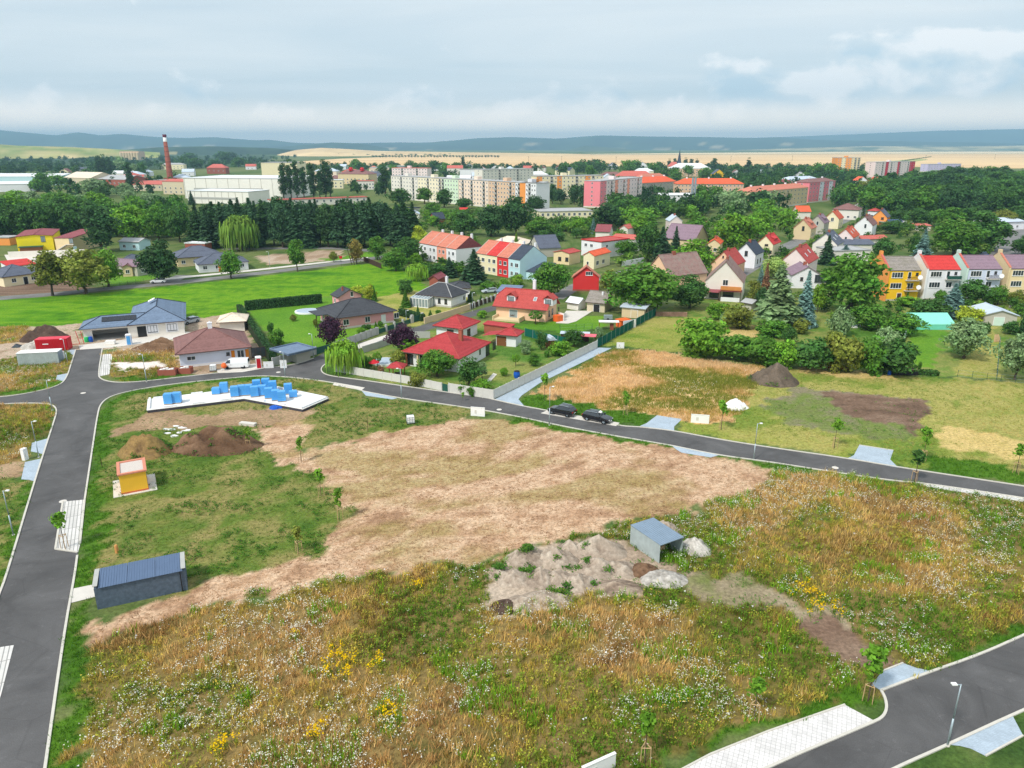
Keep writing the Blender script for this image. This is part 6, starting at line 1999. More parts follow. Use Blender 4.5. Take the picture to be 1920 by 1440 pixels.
MISC = [   # name, label, A, B, depth or C, eave, pitch, kind, wall, roof, windows
 ('house', 'house with broad mauve roof among the trees', (1243,446), (1303,451), 13,4.2,40, 'gable_x', 'beige', 'mauve', 0),
 ('house', 'small white house with flat red roof among the trees', (1343,428), (1371,429), 9,4.6,3, 'flat', 'white', 'crimson_', 2),
 ('house', 'brown and white house with flat roof above the small white one', (1357,411), (1382,412), 9,5.0,4, 'flat', 'offwhite', 'fadedred', 2),
 ('house', 'tiny house with faded red gable beside the tree', (1320,419), (1332,419), 8,3.6,35, 'gable_y', 'white', 'fadedred', 0),
 ('villa', 'white villa with brown hipped roof above the gabled street', (1560,392), (1612,394), 14,5.6,24, 'hip', 'offwhite', 'brown', 4),
 ('house', 'white gabled house behind the brown-roofed villa', (1596,386), (1620,387), 10,5.6,30, 'gable_y', 'white', 'maroon', 1),
 ('house', 'small white house with red roof at the foot of the wood', (1626,395), (1646,396), 8,4.4,25, 'hip', 'white', 'cherry', 1),
 ('outbuilding', 'long low outbuilding with orange tiles', (1617,449), (1668,447), 7,3.0,18, 'gable_x', 'offwhite', 'fadedred', 0),
 ('outbuilding', 'long shed with grey corrugated roof', (1580,458.5), (1643,458), 6,3.0,14, 'shed', 'offwhite', 'bluegrey', 0),
 ('house', 'low beige flat-roofed house behind the blue-grey spruce', (1566,471), (1634,469), 12,4.2,3, 'flat', 'offwhite', 'greyflat', 2),
 ('outbuilding', 'low building carrying a rack of blue solar panels', (1667,418), (1712,417), 8,3.2,3, 'flat', 'brickred', 'greyflat', 0),
 ('outbuilding', 'low shed with pale pink roof in the allotments', (1720,423), (1748,423), 6,2.6,6, 'shed', 'offwhite', 'fadedred', 0),
 ('house', 'white building with grey roof beside the road on the right', (1868,417), (1925,415), 14,4.0,12, 'gable_x', 'white', 'metal', 2),
 ('house', 'house with grey-brown gable roof at the edge of the right wood', (1846,377), (1886,379), 11,3.6,36, 'gable_x', 'sand', 'mauve', 1),
 ('bungalow', 'white bungalow with slate hip roof and orange door by the far road', (370,496.5), (467,490), 12,2.8,24, 'hip', 'white', 'bluegrey', 4),
 ('bungalow', 'new dark-roofed bungalow behind the white bungalow with orange door', (330,484), (421,477.5), 13,3.2,25, 'hip', 'beige', 'bluegrey', 4),
 ('house', 'small gabled house with mauve roof left of the dark round tree', (256,500), (279,496), 11,3.2,36, 'gable_y', 'grey', 'mauve', 1),
 ('house', 'small house with pale gable and open carport by the far road', (226,502), (249,501), 9,3.0,28, 'gable_y', 'beige', 'brown', 1),
 ('bungalow', 'dark hip-roofed bungalow behind the small gabled houses', (222,489), (252,488), 11,3.0,24, 'hip', 'offwhite', 'bluegrey', 1),
 ('bungalow', 'cream bungalow with dark hip roof at the left edge', (4,520), (82,510), 12,3.0,24, 'hip', 'cream', 'bluegrey', 2),
 ('house', 'low white building with bright red roof at the left edge', (16,500), (69,494), 7,3.0,10, 'shed', 'white', 'scarlet', 2),
 ('outbuilding', 'pale blue shed with grey roof beside the small field', (220,453), (260,454), 8,3.4,16, 'gable_x', 'blue', 'greyflat', 2),
 ('outbuilding', 'orange flat building cut by the left edge', (-20,446), (17,446), 8,3.2,3, 'flat', 'orange', 'greyflat', 0),
 ('outbuilding', 'open red shelter with white flat roof behind the dark bungalow', (345,456), (384,457), 5,3.0,3, 'flat', 'brickred', 'whiteflat', 0),
 ('hut', 'small hut with green gable roof in the allotments', (803,409), (815,411), 7,2.6,40, 'gable_y', 'brickred', 'navy', 0),
 ('hut', 'small white hut with pink roof in the allotments', (762,401), (786,401), 7,2.8,25, 'gable_y', 'offwhite', 'metal', 1),
 ('hut', 'small hut with bright red roof below the peach flats', (861,394), (877,394), 6,2.4,24, 'gable_x', 'offwhite', 'scarlet', 0),
 ('hut', 'dark hut with flat roof below the peach flats', (840,411), (852,411), 6,2.4,4, 'flat', 'grey', 'navy', 0),
 ('hut', 'dark flat hut in the upper allotments', (760,389), (778,390), 6,2.4,4, 'flat', 'grey', 'navy', 0),
 ('cottage', 'garden cottage with maroon roof by the low willow', (802,523), (822,524), 7,2.6,34, 'gable_y', 'brickred', 'maroon', 0),
 ('house', 'house with dark red roof behind the red flat-roofed house', (1115,434), (1144,435), 9,3.8,32, 'gable_x', 'offwhite', 'maroon', 0),
 ('house', 'house with dull red roof among the trees right of the flats', (1160,428), (1178,429), 9,4.0,34, 'gable_y', 'offwhite', 'fadedred', 0),
 ('house', 'small house with orange-red roof below the tan flats', (1495,397), (1522,397), 9,4.2,34, 'gable_x', 'offwhite', 'orange', 0),
 ('house', 'white house at the end of the garden wall below the yellow house', (1125,466), (1140,467), 7,3.0,4, 'flat', 'grey', 'greyflat', 0),
 ('greenhouse', 'small tunnel greenhouse with pale foil behind the peach house', (1060,566), (1085,570), 4,1.8,30, 'gable_x', 'offwhite', 'whiteflat', 0),
 ('house', 'small lean-to with dull roof beside the dead thuja', (1388,566), (1410,570), 4,2.2,20, 'gable_x', 'grey', 'greyflat', 0),
]
for nm, lab, A, B, C, eave, pitch, kind, wall, roof, nw in MISC:
 o = house(nm, lab, A, B, C, eave=eave, pitch=pitch, kind=kind, wall=wall, roof='cherry' if roof == 'crimson_' else roof, oh=0.35 if kind != 'flat' else 0.15)
 if nw:
  W = o['W']
  for k in range(nw):
   add_window(o, 0,0, W, o['D'], False, 'f', W * (k + 0.5) / nw, 1.0, min(1.3, W / nw * 0.4), 1.2)
for o in bpy.data.objects:
 if o.get('label', '').startswith('white bungalow with slate'): add_door(o, 0,0, o['W'], o['D'], 'f', 6.6,1.1,2.1, 'orange_plastic')
 if o.get('label', '').startswith('cream bungalow with dark hip'): add_door(o, 0,0, o['W'], o['D'], 'f', -5.0,1.2,2.2, 'dark')
 if o.get('label', '').startswith('low building carrying'):
  for k in range(7):
   p = MB().box(0,0,0,1.05,2.1,0.06).build('solar_panel', M['solar_blue'], o)
   p.location = (0.6 + k * 1.2,1.0,3.6); p.rotation_euler = (R(30), 0,0)

yel = house('hall', 'bright yellow hall with dark red roof and outside stair', (27,444), (99,441), 26,6.6,6.6,5, 'gable_y', 'lemon', 'maroon', oh=0.3, wins=[('f', 9,4.2,1.5,2.2, 'gl')], cat='hall')
b = MB(); b.box(1,-3.0,0,8.4,-0.02,2.6); b.build('porch', M['wood'], yel)
b = MB(); b.box(0.6,-3.3,2.6,8.8,-0.02,2.8); b.build('porch_roof', M['green_metal'], yel)
ora = house('hall', 'orange annex with outside stair at the right end of the yellow hall', (100,446), (135,446), 20,5.6,5.6,4, 'shed', 'sand', 'maroon', oh=0.2, wins=[('f', 6.5,3.4,1.6,2.2, 'gl')], doors=[('f', 7.6,1.3,2.2, 'blue')], cat='hall')
b = MB()
for k in range(12): b.box(-0.6 + k * 0.45,-1.2,0.25 * k, -0.1 + k * 0.45,-0.05,0.25 * k + 0.25)
b.box(4.9,-1.2,2.95,7.8,-0.05,3.1); b.build('stair', M['concrete'], ora)

# --- blocks of flats: every section its own building, every window built
def flats(label, A, B, depth, floors, wall, group, cols=None, roof='greyflat', fh=2.8, end=None, stripe=None, balc=(), cat='apartment block', base='offwhite', gabled=None, left=True):
 a, b = as_pt(A, 0), as_pt(B, 0)
 u = b - a; W = u.length; u.normalize()
 H = floors * fh + 0.8
 root = empty('apartment_block', a, math.atan2(u.y, u.x), label, cat, group)
 w = MB(); w.box(0,0,0, W, depth, H); w.build('wall', wmat(wall), root)
 if end:
  e = MB()
  e.box(-0.06,-0.05,0.9,0.0, depth, H - 0.02) if left else e.box(W, -0.05,0.9, W + 0.06, depth, H - 0.02)
  e.build('end_wall', wmat(end), root)
 p = MB(); p.box(-0.08,-0.08,0, W + 0.08, depth + 0.08,0.85); p.build('plinth', wmat(base), root)
 if gabled:
  rb = MB(); pl, rd = roof_planes(gabled[0], W, depth, 0.5, H, math.tan(R(gabled[1])) * depth / 2)
  for q in pl: rb.face(q)
  ro = rb.build('roof', rmat(gabled[2]), root)
  for k in range(max(2, int(W / 14))):
   c = MB(); x = W * (k + 0.5) / max(2, int(W / 14)); zt = H + math.tan(R(gabled[1])) * depth / 2
   c.box(x - 0.5, depth * 0.45, zt - 1.5, x + 0.5, depth * 0.55, zt + 0.9); c.build('chimney', wmat('white'), ro)
 else:
  r = MB(); r.box(-0.25,-0.25, H, W + 0.25, depth + 0.25, H + 0.35); ro = r.build('roof', rmat(roof), root)
  t = MB(); t.box(W * 0.4, depth * 0.3, H + 0.35, W * 0.4 + 4, depth * 0.3 + 4, H + 2.4); t.build('lift_house', wmat(wall), ro)
 n = cols or max(3, int(W / 3.1))
 bm = MB(); any_b = False
 for k in range(n):
  x = W * (k + 0.5) / n
  if k in balc:
   for f in range(floors):
    z = 0.9 + f * fh
    g = MB(); g.box(x - 1.2,-0.9, z, x + 1.2,-0.01, z + 0.12); g.box(x - 1.2,-0.95, z + 0.12, x + 1.2,-0.88, z + 1.1)
    o = g.build('balcony', M['fence_grey'], root)
    link('opening', far_window(2.2,2.2, True), o, (x, 0.0, z + 0.15))
   continue
  for f in range(floors):
   link('window', far_window(1.2,1.3), root, (x, 0,1.5 + f * fh))
 if stripe:
  for (s0, s1, c) in stripe:
   q = MB(); q.box(W * s0,-0.05,0.95, W * s1,-0.01, H - 0.05); q.build('facade_stripe', wmat(c), root)
 # windows on the visible end
 for f in range(floors):
  xx = 0 if left else W
  link('window', far_window(1.2,1.4), root, (xx, depth * 0.5,1.5 + f * fh), FACE['l' if left else 'r'])
 return root

def flat_row(A, B, secs, depth, floors, group, **kw):
 a, b = P(*A), P(*B)
 for f0, f1, wall, lab, n, balc in secs:
  flats(lab, a.lerp(b, f0), a.lerp(b, f1), depth, floors, wall, group, cols=n, balc=balc, **kw)

flat_row((735,372), (1005,397), [
 (0.00,0.22, 'offwhite', 'white section at the left end of the long row of flats', 9,(3,7)),
 (0.222,0.40, 'paleyellow', 'pale yellow section of the long row of flats', 8,(3,7)),
 (0.402,0.52, 'palegreen', 'pale green section of the long row of flats', 6,(0,)),
 (0.522,0.72, 'palepeach', 'peach section of the long row of flats', 10,(1,4,8)),
 (0.722,0.88, 'tan', 'tan section of the long row of flats', 9,(2,7)),
 (0.882,1.00, 'white', 'white section at the right end of the long row of flats', 8,(1,5)),
], 12,6, 'long row of flats')
flats('orange end section of flats behind the round dark tree', P(1005.5,396), P(1028,392), 12,6, 'orange', 'flats in the town centre', cols=4)
flats('orange and cream block of flats behind the orange end section', (1006,374), (1130,371), 12,6, 'cream', 'flats in the town centre', cols=16, balc=(3,9,13), stripe=[(0.0,0.08, 'orange'), (0.30,0.37, 'orange'), (0.72,0.80, 'orange')], left=False)
flats('pink and white block of flats with red stripes', (1124,390), (1202,377), 12,6, 'palepink', 'flats in the town centre', cols=14, balc=(3,7,12), stripe=[(0.0,0.13, 'rose'), (0.33,0.40, 'salmon'), (0.62,0.68, 'salmon')], end='rose')
flats('far pink and white block of flats with red roof', (736,346), (802,347), 12,6, 'palepink', 'flats in the town centre', cols=12, balc=(3,8), roof='fadedred')
flats('tan long block of flats with red pitched roof', (1408,395), (1512,383), 12,4, 'beige', 'flats with pitched roofs', cols=14, gabled=('hip', 26, 'terra'))
flats('pink block of flats with brown roof', (1514,381), (1562,376), 12,5, 'rose', 'flats with pitched roofs', cols=8, gabled=('hip', 22, 'brown'), stripe=[(0.4,0.55, 'white'), (0.75,0.9, 'white')])
flats('grey long house with bright orange roof, left of the twin chimneys', (1203,372), (1266,367), 14,4, 'grey', 'long houses with orange roofs', cols=10, gabled=('hip', 32, 'orange'))
flats('cream long house with bright orange roof, right of the twin chimneys', (1268,374), (1392,374), 14,4, 'tan', 'long houses with orange roofs', cols=18, gabled=('hip', 30, 'orange'))
flats('orange tower block at the edge of the wheat field', (1565,334), (1609,334), 16,9, 'orange', 'blocks at the edge of the fields', cols=7, stripe=[(0.2,0.38, 'cream'), (0.62,1.0, 'sand')], balc=(5,6))
flats('crimson and white block of flats at the edge of the fields', (1638,334), (1712,331), 14,7, 'palepink', 'blocks at the edge of the fields', cols=14, balc=(2,5,8,11), stripe=[(0.25,0.32, 'crimson'), (0.55,0.62, 'crimson'), (0.86,1.0, 'crimson')])
flats('low lilac block of flats at the far right', (1738,322), (1800,321), 14,4, 'lilac', 'blocks at the edge of the fields', cols=12)
flats('pale block of flats far behind the pink ones', (905,352), (1000,348), 14,6, 'offwhite', 'flats in the town centre', cols=14, balc=(4,9))

FARB = [
 ('school', 'long school with pale hipped roof below the church', (1258,331), (1332,331), 24,11,30, 'hip', 'tan', 'whiteflat', 10,3),
 ('sports_hall', 'white sports hall with blue glazing beside the twin chimneys', (1240,387), (1308,387), 26,7.5,4, 'flat', 'white', 'whiteflat', 0,0),
 ('outbuilding', 'long low building with grey flat roof behind the allotments', (1012,412), (1112,410), 22,4.5,3, 'flat', 'cream', 'greyflat', 10,1),
 ('factory_hall', 'large white factory hall', (347,372), (533,374), 60,16,3, 'flat', 'hall', 'whiteflat', 0,0),
 ('factory_hall', 'lower white factory hall in front of the large one', (352,381), (468,384), 26,9,3, 'flat', 'hall', 'whiteflat', 0,0),
 ('factory_building', 'cream factory block behind the poplars', (492,341), (560,341), 40,22,3, 'flat', 'cream', 'greyflat', 8,2),
 ('factory_building', 'old factory hall with striped pale roof', (122,349), (172,351), 30,9,20, 'gable_x', 'oldwall', 'sandtile', 6,1),
 ('factory_building', 'old brick factory hall right of the striped roof', (172,350), (236,352), 30,8,14, 'gable_x', 'brickred', 'greyflat', 8,1),
 ('factory_building', 'old boiler house at the foot of the chimney', (306,364), (346,365), 20,11,10, 'gable_x', 'oldwall', 'fadedred', 4,2),
 ('factory_building', 'low works building left of the boiler house', (250,358), (305,358), 20,6,8, 'shed', 'oldwall', 'fadedred', 6,1),
 ('warehouse', 'long pale blue warehouse at the left edge', (-60,347), (112,347), 50,9,6, 'gable_x', 'blue', 'whiteflat', 0,0),
 ('warehouse', 'white warehouse in front of the pale blue one', (-60,361), (58,359), 24,7,10, 'gable_x', 'white', 'whiteflat', 0,0),
 ('garage_row', 'long row of garages with pink flat roof beyond the conifers', (508,388), (690,381), 10,4.5,3, 'flat', 'offwhite', 'fadedred', 14,1),
 ('silo_building', 'far grain silo block with tan front', (226,300), (262,300), 40,26,3, 'flat', 'tan', 'greyflat', 0,0),
 ('villa', 'beige building with two red vents beside the poplars', (634,345), (692,346), 20,11,24, 'hip', 'beige', 'brown', 8,2),
 ('house', 'white house with blue roof right of the two-vent building', (690,343), (716,343), 14,8,34, 'gable_x', 'white', 'bluegrey', 4,1),
 ('house', 'white building with arcade behind the flats', (862,340), (910,340), 16,14,3, 'flat', 'white', 'greyflat', 5,2),
 ('house', 'red-roofed house behind the left flats', (838,327), (868,327), 14,9,30, 'gable_x', 'offwhite', 'fadedred', 4,1),
 ('house', 'red-roofed long house in the centre of town', (1155,346), (1225,346), 16,9,34, 'hip', 'offwhite', 'fadedred', 8,2),
 ('house', 'house with white gable roof in the centre of town', (1128,350), (1152,350), 14,8,36, 'gable_y', 'white', 'metal', 2,1),
 ('house', 'red-roofed hall right of the white gable', (1205,355), (1256,352), 16,9,34, 'hip', 'offwhite', 'terra', 6,1),
 ('house', 'white and dark blue house beyond the flats', (1040,330), (1068,331), 12,8,36, 'gable_x', 'cream', 'navy', 3,1),
 ('house', 'yellow gabled house right of the school', (1336,341), (1358,341), 12,9,38, 'gable_y', 'yellow', 'bluegrey', 2,1),
 ('house', 'white villa above the tan flats', (1478,352), (1535,350), 14,8,22, 'hip', 'white', 'metal', 5,1),
 ('house', 'dark red house left of the white villa', (1452,356), (1478,357), 12,7,30, 'hip', 'offwhite', 'maroon', 2,1),
 ('house', 'orange-roofed house below the orange tower', (1606,352), (1626,352), 12,7,36, 'gable_y', 'white', 'orange', 2,1),
 ('house', 'orange-roofed house second from the tower', (1636,352), (1654,352), 12,7,36, 'gable_y', 'white', 'orange', 2,1),
 ('house', 'orange-roofed house third from the tower', (1656,350), (1672,350), 12,7,36, 'gable_y', 'white', 'terra', 2,1),
 ('house', 'far white long building behind the left flats', (728,322), (776,321), 16,9,3, 'flat', 'white', 'whiteflat', 8,2),
 ('house', 'red-tiled manor far behind the brick chimney', (388,326), (424,326), 16,9,34, 'hip', 'brickred', 'fadedred', 4,1),
 ('house', 'cream long house behind the boiler house', (302,318), (345,318), 14,9,20, 'hip', 'cream', 'greyflat', 6,2),
]
for nm, lab, A, B, C, eave, pitch, kind, wall, roof, nw, fl in FARB:
 o = house(nm, lab, P(*A), P(*B), C, 0, eave, pitch, kind, wall, roof, oh=0.3, cat=nm.replace('_', ' '), far=True)
 W = o['W']
 for f in range(fl):
  for k in range(nw):
   link('window', far_window(1.6,1.7), o, (W * (k + 0.5) / nw, 0,1.2 + f * 3.2 if fl > 1 else eave * 0.42))
 if nm == 'sports_hall':
  for k in range(3): MB().box(W * 0.5 + k * W * 0.13,-0.1,2.2, W * 0.5 + (k + 0.9) * W * 0.13,-0.01,6.0).build('window', M['solar_blue'], o)
 if 'two red vents' in lab:
  for x in (W * 0.35, W * 0.72):
   MB().lathe([(2.2,0), (2.4,2.5), (1.6,4.0)], 12).build('vent', M['red_paint'], o, loc=(x, 6,14))
 if nm == 'factory_hall':
  for k in range(9): MB().box(W * k / 9 + 0.5,-0.12,0.2, W * k / 9 + 0.8,-0.01, eave - 0.3).build('pilaster', wmat('grey'), o)
  MB().box(W * 0.1,-0.14, eave * 0.35, W * 0.8,-0.02, eave * 0.52).build('window_band', M['fence_grey'], o)
 if nm == 'silo_building':
  for k in range(7): MB().lathe([(W / 15,0), (W / 15,22)], 12).build('silo', wmat('beige'), o, loc=(W * (k + 0.5) / 7,-1.5,0))

# small far houses at the edge of town
SM = random.Random(3)
for i, (px, py, wall, roof, where) in enumerate([
 (905,324, 'white', 'fadedred', 'far red-roofed house left of centre before the wheat field'), (930,322, 'cream', 'greyflat', 'far cream house before the wheat field'), (955,325, 'white', 'metal', 'far white house with pale roof before the field'),
 (990,321, 'white', 'fadedred', 'far small red-roofed house near the field edge'), (1015,322, 'offwhite', 'brown', 'far brown-roofed house near the field edge'), (1052,318, 'palepink', 'fadedred', 'far pinkish house near the field edge'),
 (1085,317, 'white', 'brown', 'far house with brown roof beside the dark crowns'), (1150,317, 'white', 'bluegrey', 'far grey-roofed house behind the crowns'), (1205,316, 'white', 'bluegrey', 'far grey-roofed house left of the poplars'),
 (150,327, 'offwhite', 'bluegrey', 'far grey-roofed house behind the old halls'), (172,326, 'offwhite', 'bluegrey', 'second far grey-roofed house behind the old halls'), (120,329, 'cream', 'brown', 'far brown-roofed house left of the old halls'),
 (270,330, 'white', 'metal', 'far pale house left of the chimney'), (352,330, 'white', 'metal', 'far pale house right of the chimney'), (470,318, 'white', 'fadedred', 'far red-roofed house behind the white hall'),
 (1380,335, 'white', 'brown', 'far brown-roofed house right of the yellow gable'), (1430,332, 'white', 'metal', 'far pale house between dark crowns'), (1500,338, 'white', 'greyflat', 'far white house above the white villa'),
 (1720,345, 'white', 'terra', 'far orange-roofed house right of the crimson flats'), (1770,330, 'white', 'brown', 'far brown house at the skyline of the wood'), (640,318, 'white', 'metal', 'far pale house above the poplars'),
 (700,322, 'cream', 'terra', 'far orange house above the lone poplar'), (820,320, 'white', 'metal', 'far pale house between red roofs'), (880,318, 'white', 'greyflat', 'far white flat house before the field'),
]):
 w = SM.uniform(12,20)
 g = P(px, py); d = w / 2
 house('house', where, g - Vector((d, 0,0)), g + Vector((d, SM.uniform(-4,4), 0)), 12,0, SM.uniform(4,6.5), 34, SM.choice(('gable_x', 'hip', 'gable_y')), wall, roof, oh=0.3, far=True, group='far houses at the edge of town',
          wins=[('f', w * 0.25,1.3,1.6,1.5), ('f', w * 0.6,1.3,1.6,1.5)])

CEN = sorted([(SM.uniform(835,1010), SM.uniform(326,347)) for _ in range(12)] + [(SM.uniform(560,720), SM.uniform(326,356)) for _ in range(8)] + [(SM.uniform(205,345), SM.uniform(330,354)) for _ in range(7)] + [(SM.uniform(1130,1250), SM.uniform(334,350)) for _ in range(5)])
for i, (px, py) in enumerate(CEN):
 g = P(px, py); w = SM.uniform(14,30); e = SM.uniform(5,11)
 house('house', 'pale building in the far town' + ordinal(i, len(CEN)), g - Vector((w / 2, SM.uniform(-5,5), 0)), g + Vector((w / 2,0,0)), 14,0, e, 26, SM.choice(('flat', 'gable_x', 'hip')), SM.choice(('white', 'offwhite', 'cream', 'palepeach')), SM.choice(('whiteflat', 'greyflat', 'fadedred', 'brown', 'metal')), oh=0.3, far=True,
          group='pale buildings of the far town', wins=[('f', w * (k + 0.5) / 6, z, 1.5,1.6) for k in range(6) for z in ((1.2,4.4) if e > 7 else (1.4,))])

# --- chimney, church, twin flues
def brick_chimney():
 g = P(321,347)
 H = height_at(g, 252)
 o = empty('factory_chimney', g, 0, 'tall tapering brick chimney with white band and dark top', 'chimney')
 MB().lathe([(3.4,0), (1.9, H * 0.86)], 20).build('shaft', mat('chimney_brick', lin(150,84,68), 0.9,0.2,0.25), o, True)
 MB().lathe([(1.9, H * 0.86), (1.75, H * 0.95)], 20).build('band', M['white_paint'], o, True)
 MB().lathe([(1.95, H * 0.945), (1.95, H)], 20).build('top', mat('chimney_top', lin(92,28,50), 0.8), o, True)
 MB().box(-5,-5,0,5,5,7.5).build('base', wmat('brickred'), o)
 for k in range(8): MB().lathe([(3.45 - 1.5 * k / 8,0), (3.45 - 1.5 * k / 8,0.35)], 20).build('hoop', M['wood_dark'], o, loc=(0,0, H * 0.1 * (k + 0.6)))
brick_chimney()

def church():
 g = P(1272,325)
 H = height_at(g, 280)
 o = empty('church', g, R(10), 'church tower with orange walls and dark pointed spire', 'church')
 w = 3.6
 MB().box(-w, -w, 0, w, w, H * 0.42).build('tower', wmat('orange'), o)
 s = MB()
 pr = [(w * 1.15, H * 0.42), (w * 0.8, H * 0.52), (0.5, H * 0.92)]
 s.lathe([(w * 1.25, H * 0.42), (w * 0.8, H * 0.54), (0.35, H * 0.95), (0.05, H)], 8); s.build('spire', rmat('navy'), o)
 for a in (0, math.pi / 2,-math.pi / 2): link('window', far_window(1.6,2.2), o, (math.sin(a) * w, -math.cos(a) * w, H * 0.3), a)
 MB().box(-7,4,0,7,30,10).build('nave', wmat('sand'), o)
 b = MB(); pl, rd = roof_planes('gable_y', 14,26,0.5,10,7)
 for q in pl: b.face([(x - 7, y + 4, z) for x, y, z in q])
 b.build('nave_roof', rmat('fadedred'), o)
church()
g = P(1298,391)
o = empty('flue_stack', g, 0, 'twin silver flue pipes beside the white sports hall', 'chimney')
Hf = height_at(g, 333)
for x in (-0.9,0.9): MB().tube((x, 0,0), (x, 0, Hf), 0.75,0.7,12).build('flue', M['steel'], o)
MB().box(-2.2,-1.2,0,2.2,1.2,2.2).build('base', M['concrete'], o)

g = P(1865,279); H = 150
o = empty('power_station_chimney', (g.x, g.y, 0), 0, 'slim pale power station chimney on the far horizon at right', 'chimney')
MB().lathe([(14,0), (8,190)], 12).build('shaft', M['concrete'], o, True)
for k, dx in enumerate((420,620,900)):
 MB().lathe([(60,0), (42,60), (36,100), (40,120)], 16).build('cooling_tower', M['concrete'], None, True)
 t = bpy.context.scene.collection.objects[-1]; t.location = (g.x + dx, g.y + 60 * k, 0)
 tag(t, ['pale cooling tower nearest the far chimney', 'second pale cooling tower right of the far chimney', 'pale cooling tower farthest right on the horizon'][k], 'cooling tower', 'cooling towers on the horizon')

# ------------------------------------------------------------------ fences, walls, hedges
def fence(label, pts, h, step, pm, sm, cat='fence', name='fence', post_r=0.07, post_h=None, panel_t=0.06, z0=0.05):
 """panels between posts along ground points; each panel and post is its own part"""
 g = [P(*p) for p in pts]
 o = empty(name, g[0], 0, label, cat)
 pme = {}
 for i in range(len(g) - 1):
  a, b = g[i] - g[0], g[i + 1] - g[0]
  d = b - a; n = max(1, round(d.length / step)); L_ = d.length / n
  rz = math.atan2(d.y, d.x)
  key = round(L_, 3)
  if key not in pme: pme[key] = MB().box(0.07,-panel_t / 2, z0, L_ - 0.07, panel_t / 2, h).mesh('panel', pm)
  if i == 0: me = MB().box(-post_r, -post_r, 0, post_r, post_r, post_h or h + 0.06).mesh('post', sm); pme['post'] = me
  for k in range(n):
   p = a + d * (k / n)
   link('panel', pme[key], o, p, rz); link('post', pme['post'], o, p, rz)
 link('post', pme['post'], o, g[-1] - g[0], rz)
 return o

fence('white concrete panel fence along the road in front of the red-roofed bungalow', [(628,697), (700,709), (770,721), (828,733)], 1.5,2.0, M['fence_concrete'], M['fence_concrete'])
fence('short stretch of white concrete fence right of the garden gate', [(842,736), (885,743), (925,749)], 1.7,2.0, M['fence_concrete'], M['fence_concrete'])
fence('long pale concrete panel fence beside the blue-grey path', [(925,749), (1025,700), (1119,653)], 1.7,2.0, M['fence_concrete'], M['fence_concrete'])
fence('dark green shade-net fence at the edge of the cut lawn', [(1120,652), (1177,620), (1229,592)], 1.9,2.5, M['green_net'], M['steel'], post_r=0.04, panel_t=0.03)
fence('green shade-net fence behind the garden trees', [(984,630), (1030,642), (1062,648)], 1.8,2.5, M['green_net'], M['steel'], post_r=0.04, panel_t=0.03)
fence('grey concrete fence between the lawn and the side road', [(626,657), (668,642), (706,628)], 1.7,2.0, M['fence_grey'], M['fence_grey'], post_r=0.14)
fence('grey concrete fence in front of the carport roof', [(512,687), (555,676), (593,665)], 1.7,2.0, M['fence_grey'], M['fence_grey'], post_r=0.12)
fence('dark green gate between the grey fences', [(595,665), (625,657)], 1.5,2.2, M['green_metal'], M['green_metal'], 'gate', 'gate', panel_t=0.04, z0=0.1)
fence('low fence of grey pillars and green infill before the pink bungalow', [(708,627), (740,616), (771,606)], 1.1,2.6, M['green_metal'], M['fence_grey'], post_r=0.22, post_h=1.6, panel_t=0.04)
fence('green driveway gate right of the pillar fence', [(773,605), (792,601)], 1.5,2.2, M['green_metal'], M['fence_grey'], 'gate', 'gate', post_r=0.3, post_h=1.9, panel_t=0.04)
fence('long beige wall below the white conservatory bungalow', [(796,607), (840,594), (880,581)], 1.5,3.0, wmat('beige'), wmat('beige'), 'wall', 'garden_wall', post_r=0.1, panel_t=0.22, z0=0.0)
fence('low wall with brown pickets and pillars behind the side road', [(881,580), (905,571), (928,563)], 1.3,2.4, M['wood_dark'], M['fence_grey'], post_r=0.25, post_h=1.6, panel_t=0.05)
fence('grey wall right of the side road behind the purple tree', [(680,662), (712,652), (738,643)], 1.4,3.0, M['fence_grey'], M['fence_grey'], 'wall', 'garden_wall', panel_t=0.2, z0=0.0)
fence('pale garden wall between the purple tree and the red garage', [(770,634), (806,634)], 1.5,2.4, M['fence_grey'], M['fence_grey'], 'wall', 'garden_wall', panel_t=0.12)
fence('dark wooden fence at the corner of the bright meadow', [(682,490), (715,504)], 1.8,2.5, M['wood_dark'], M['wood_dark'])
fence('dark green net fence at the foot of the left hedge', [(452,586), (486,628), (517,679)], 1.5,2.5, M['green_net'], M['green_metal'], post_r=0.04, panel_t=0.03)
fence('green net fence left of the vegetable lawn', [(1690,652), (1700,628), (1706,612)], 1.9,2.5, M['green_net'], M['white_paint'], post_r=0.05, panel_t=0.03)
fence('white garden wall behind the steep brown-roofed house', [(1166,500), (1206,492)], 1.8,3.0, wmat('white'), wmat('white'), 'wall', 'garden_wall', panel_t=0.2, z0=0)
fence('rusty red wire fence under the olive-green bush', [(1552,692), (1592,694)], 1.0,2.0, mat('rusty_mesh', lin(110,60,52), 0.9), M['wood_dark'], post_r=0.04, panel_t=0.03)
fence('pale picket fence before the beige terraced house', [(1892,577), (1930,578)], 1.2,2.0, M['fence_grey'], M['fence_grey'])
fence('pale forecourt wall in front of the yellow hall', [(17,483), (70,481), (165,478)], 2.2,4.0, wmat('offwhite'), wmat('offwhite'), 'wall', 'garden_wall', panel_t=0.25, z0=0)
fence('green gate in the white roadside fence', [(829,733), (841,736)], 1.4,1.2, M['green_metal'], M['fence_concrete'], 'gate', 'gate', panel_t=0.04, z0=0.1)

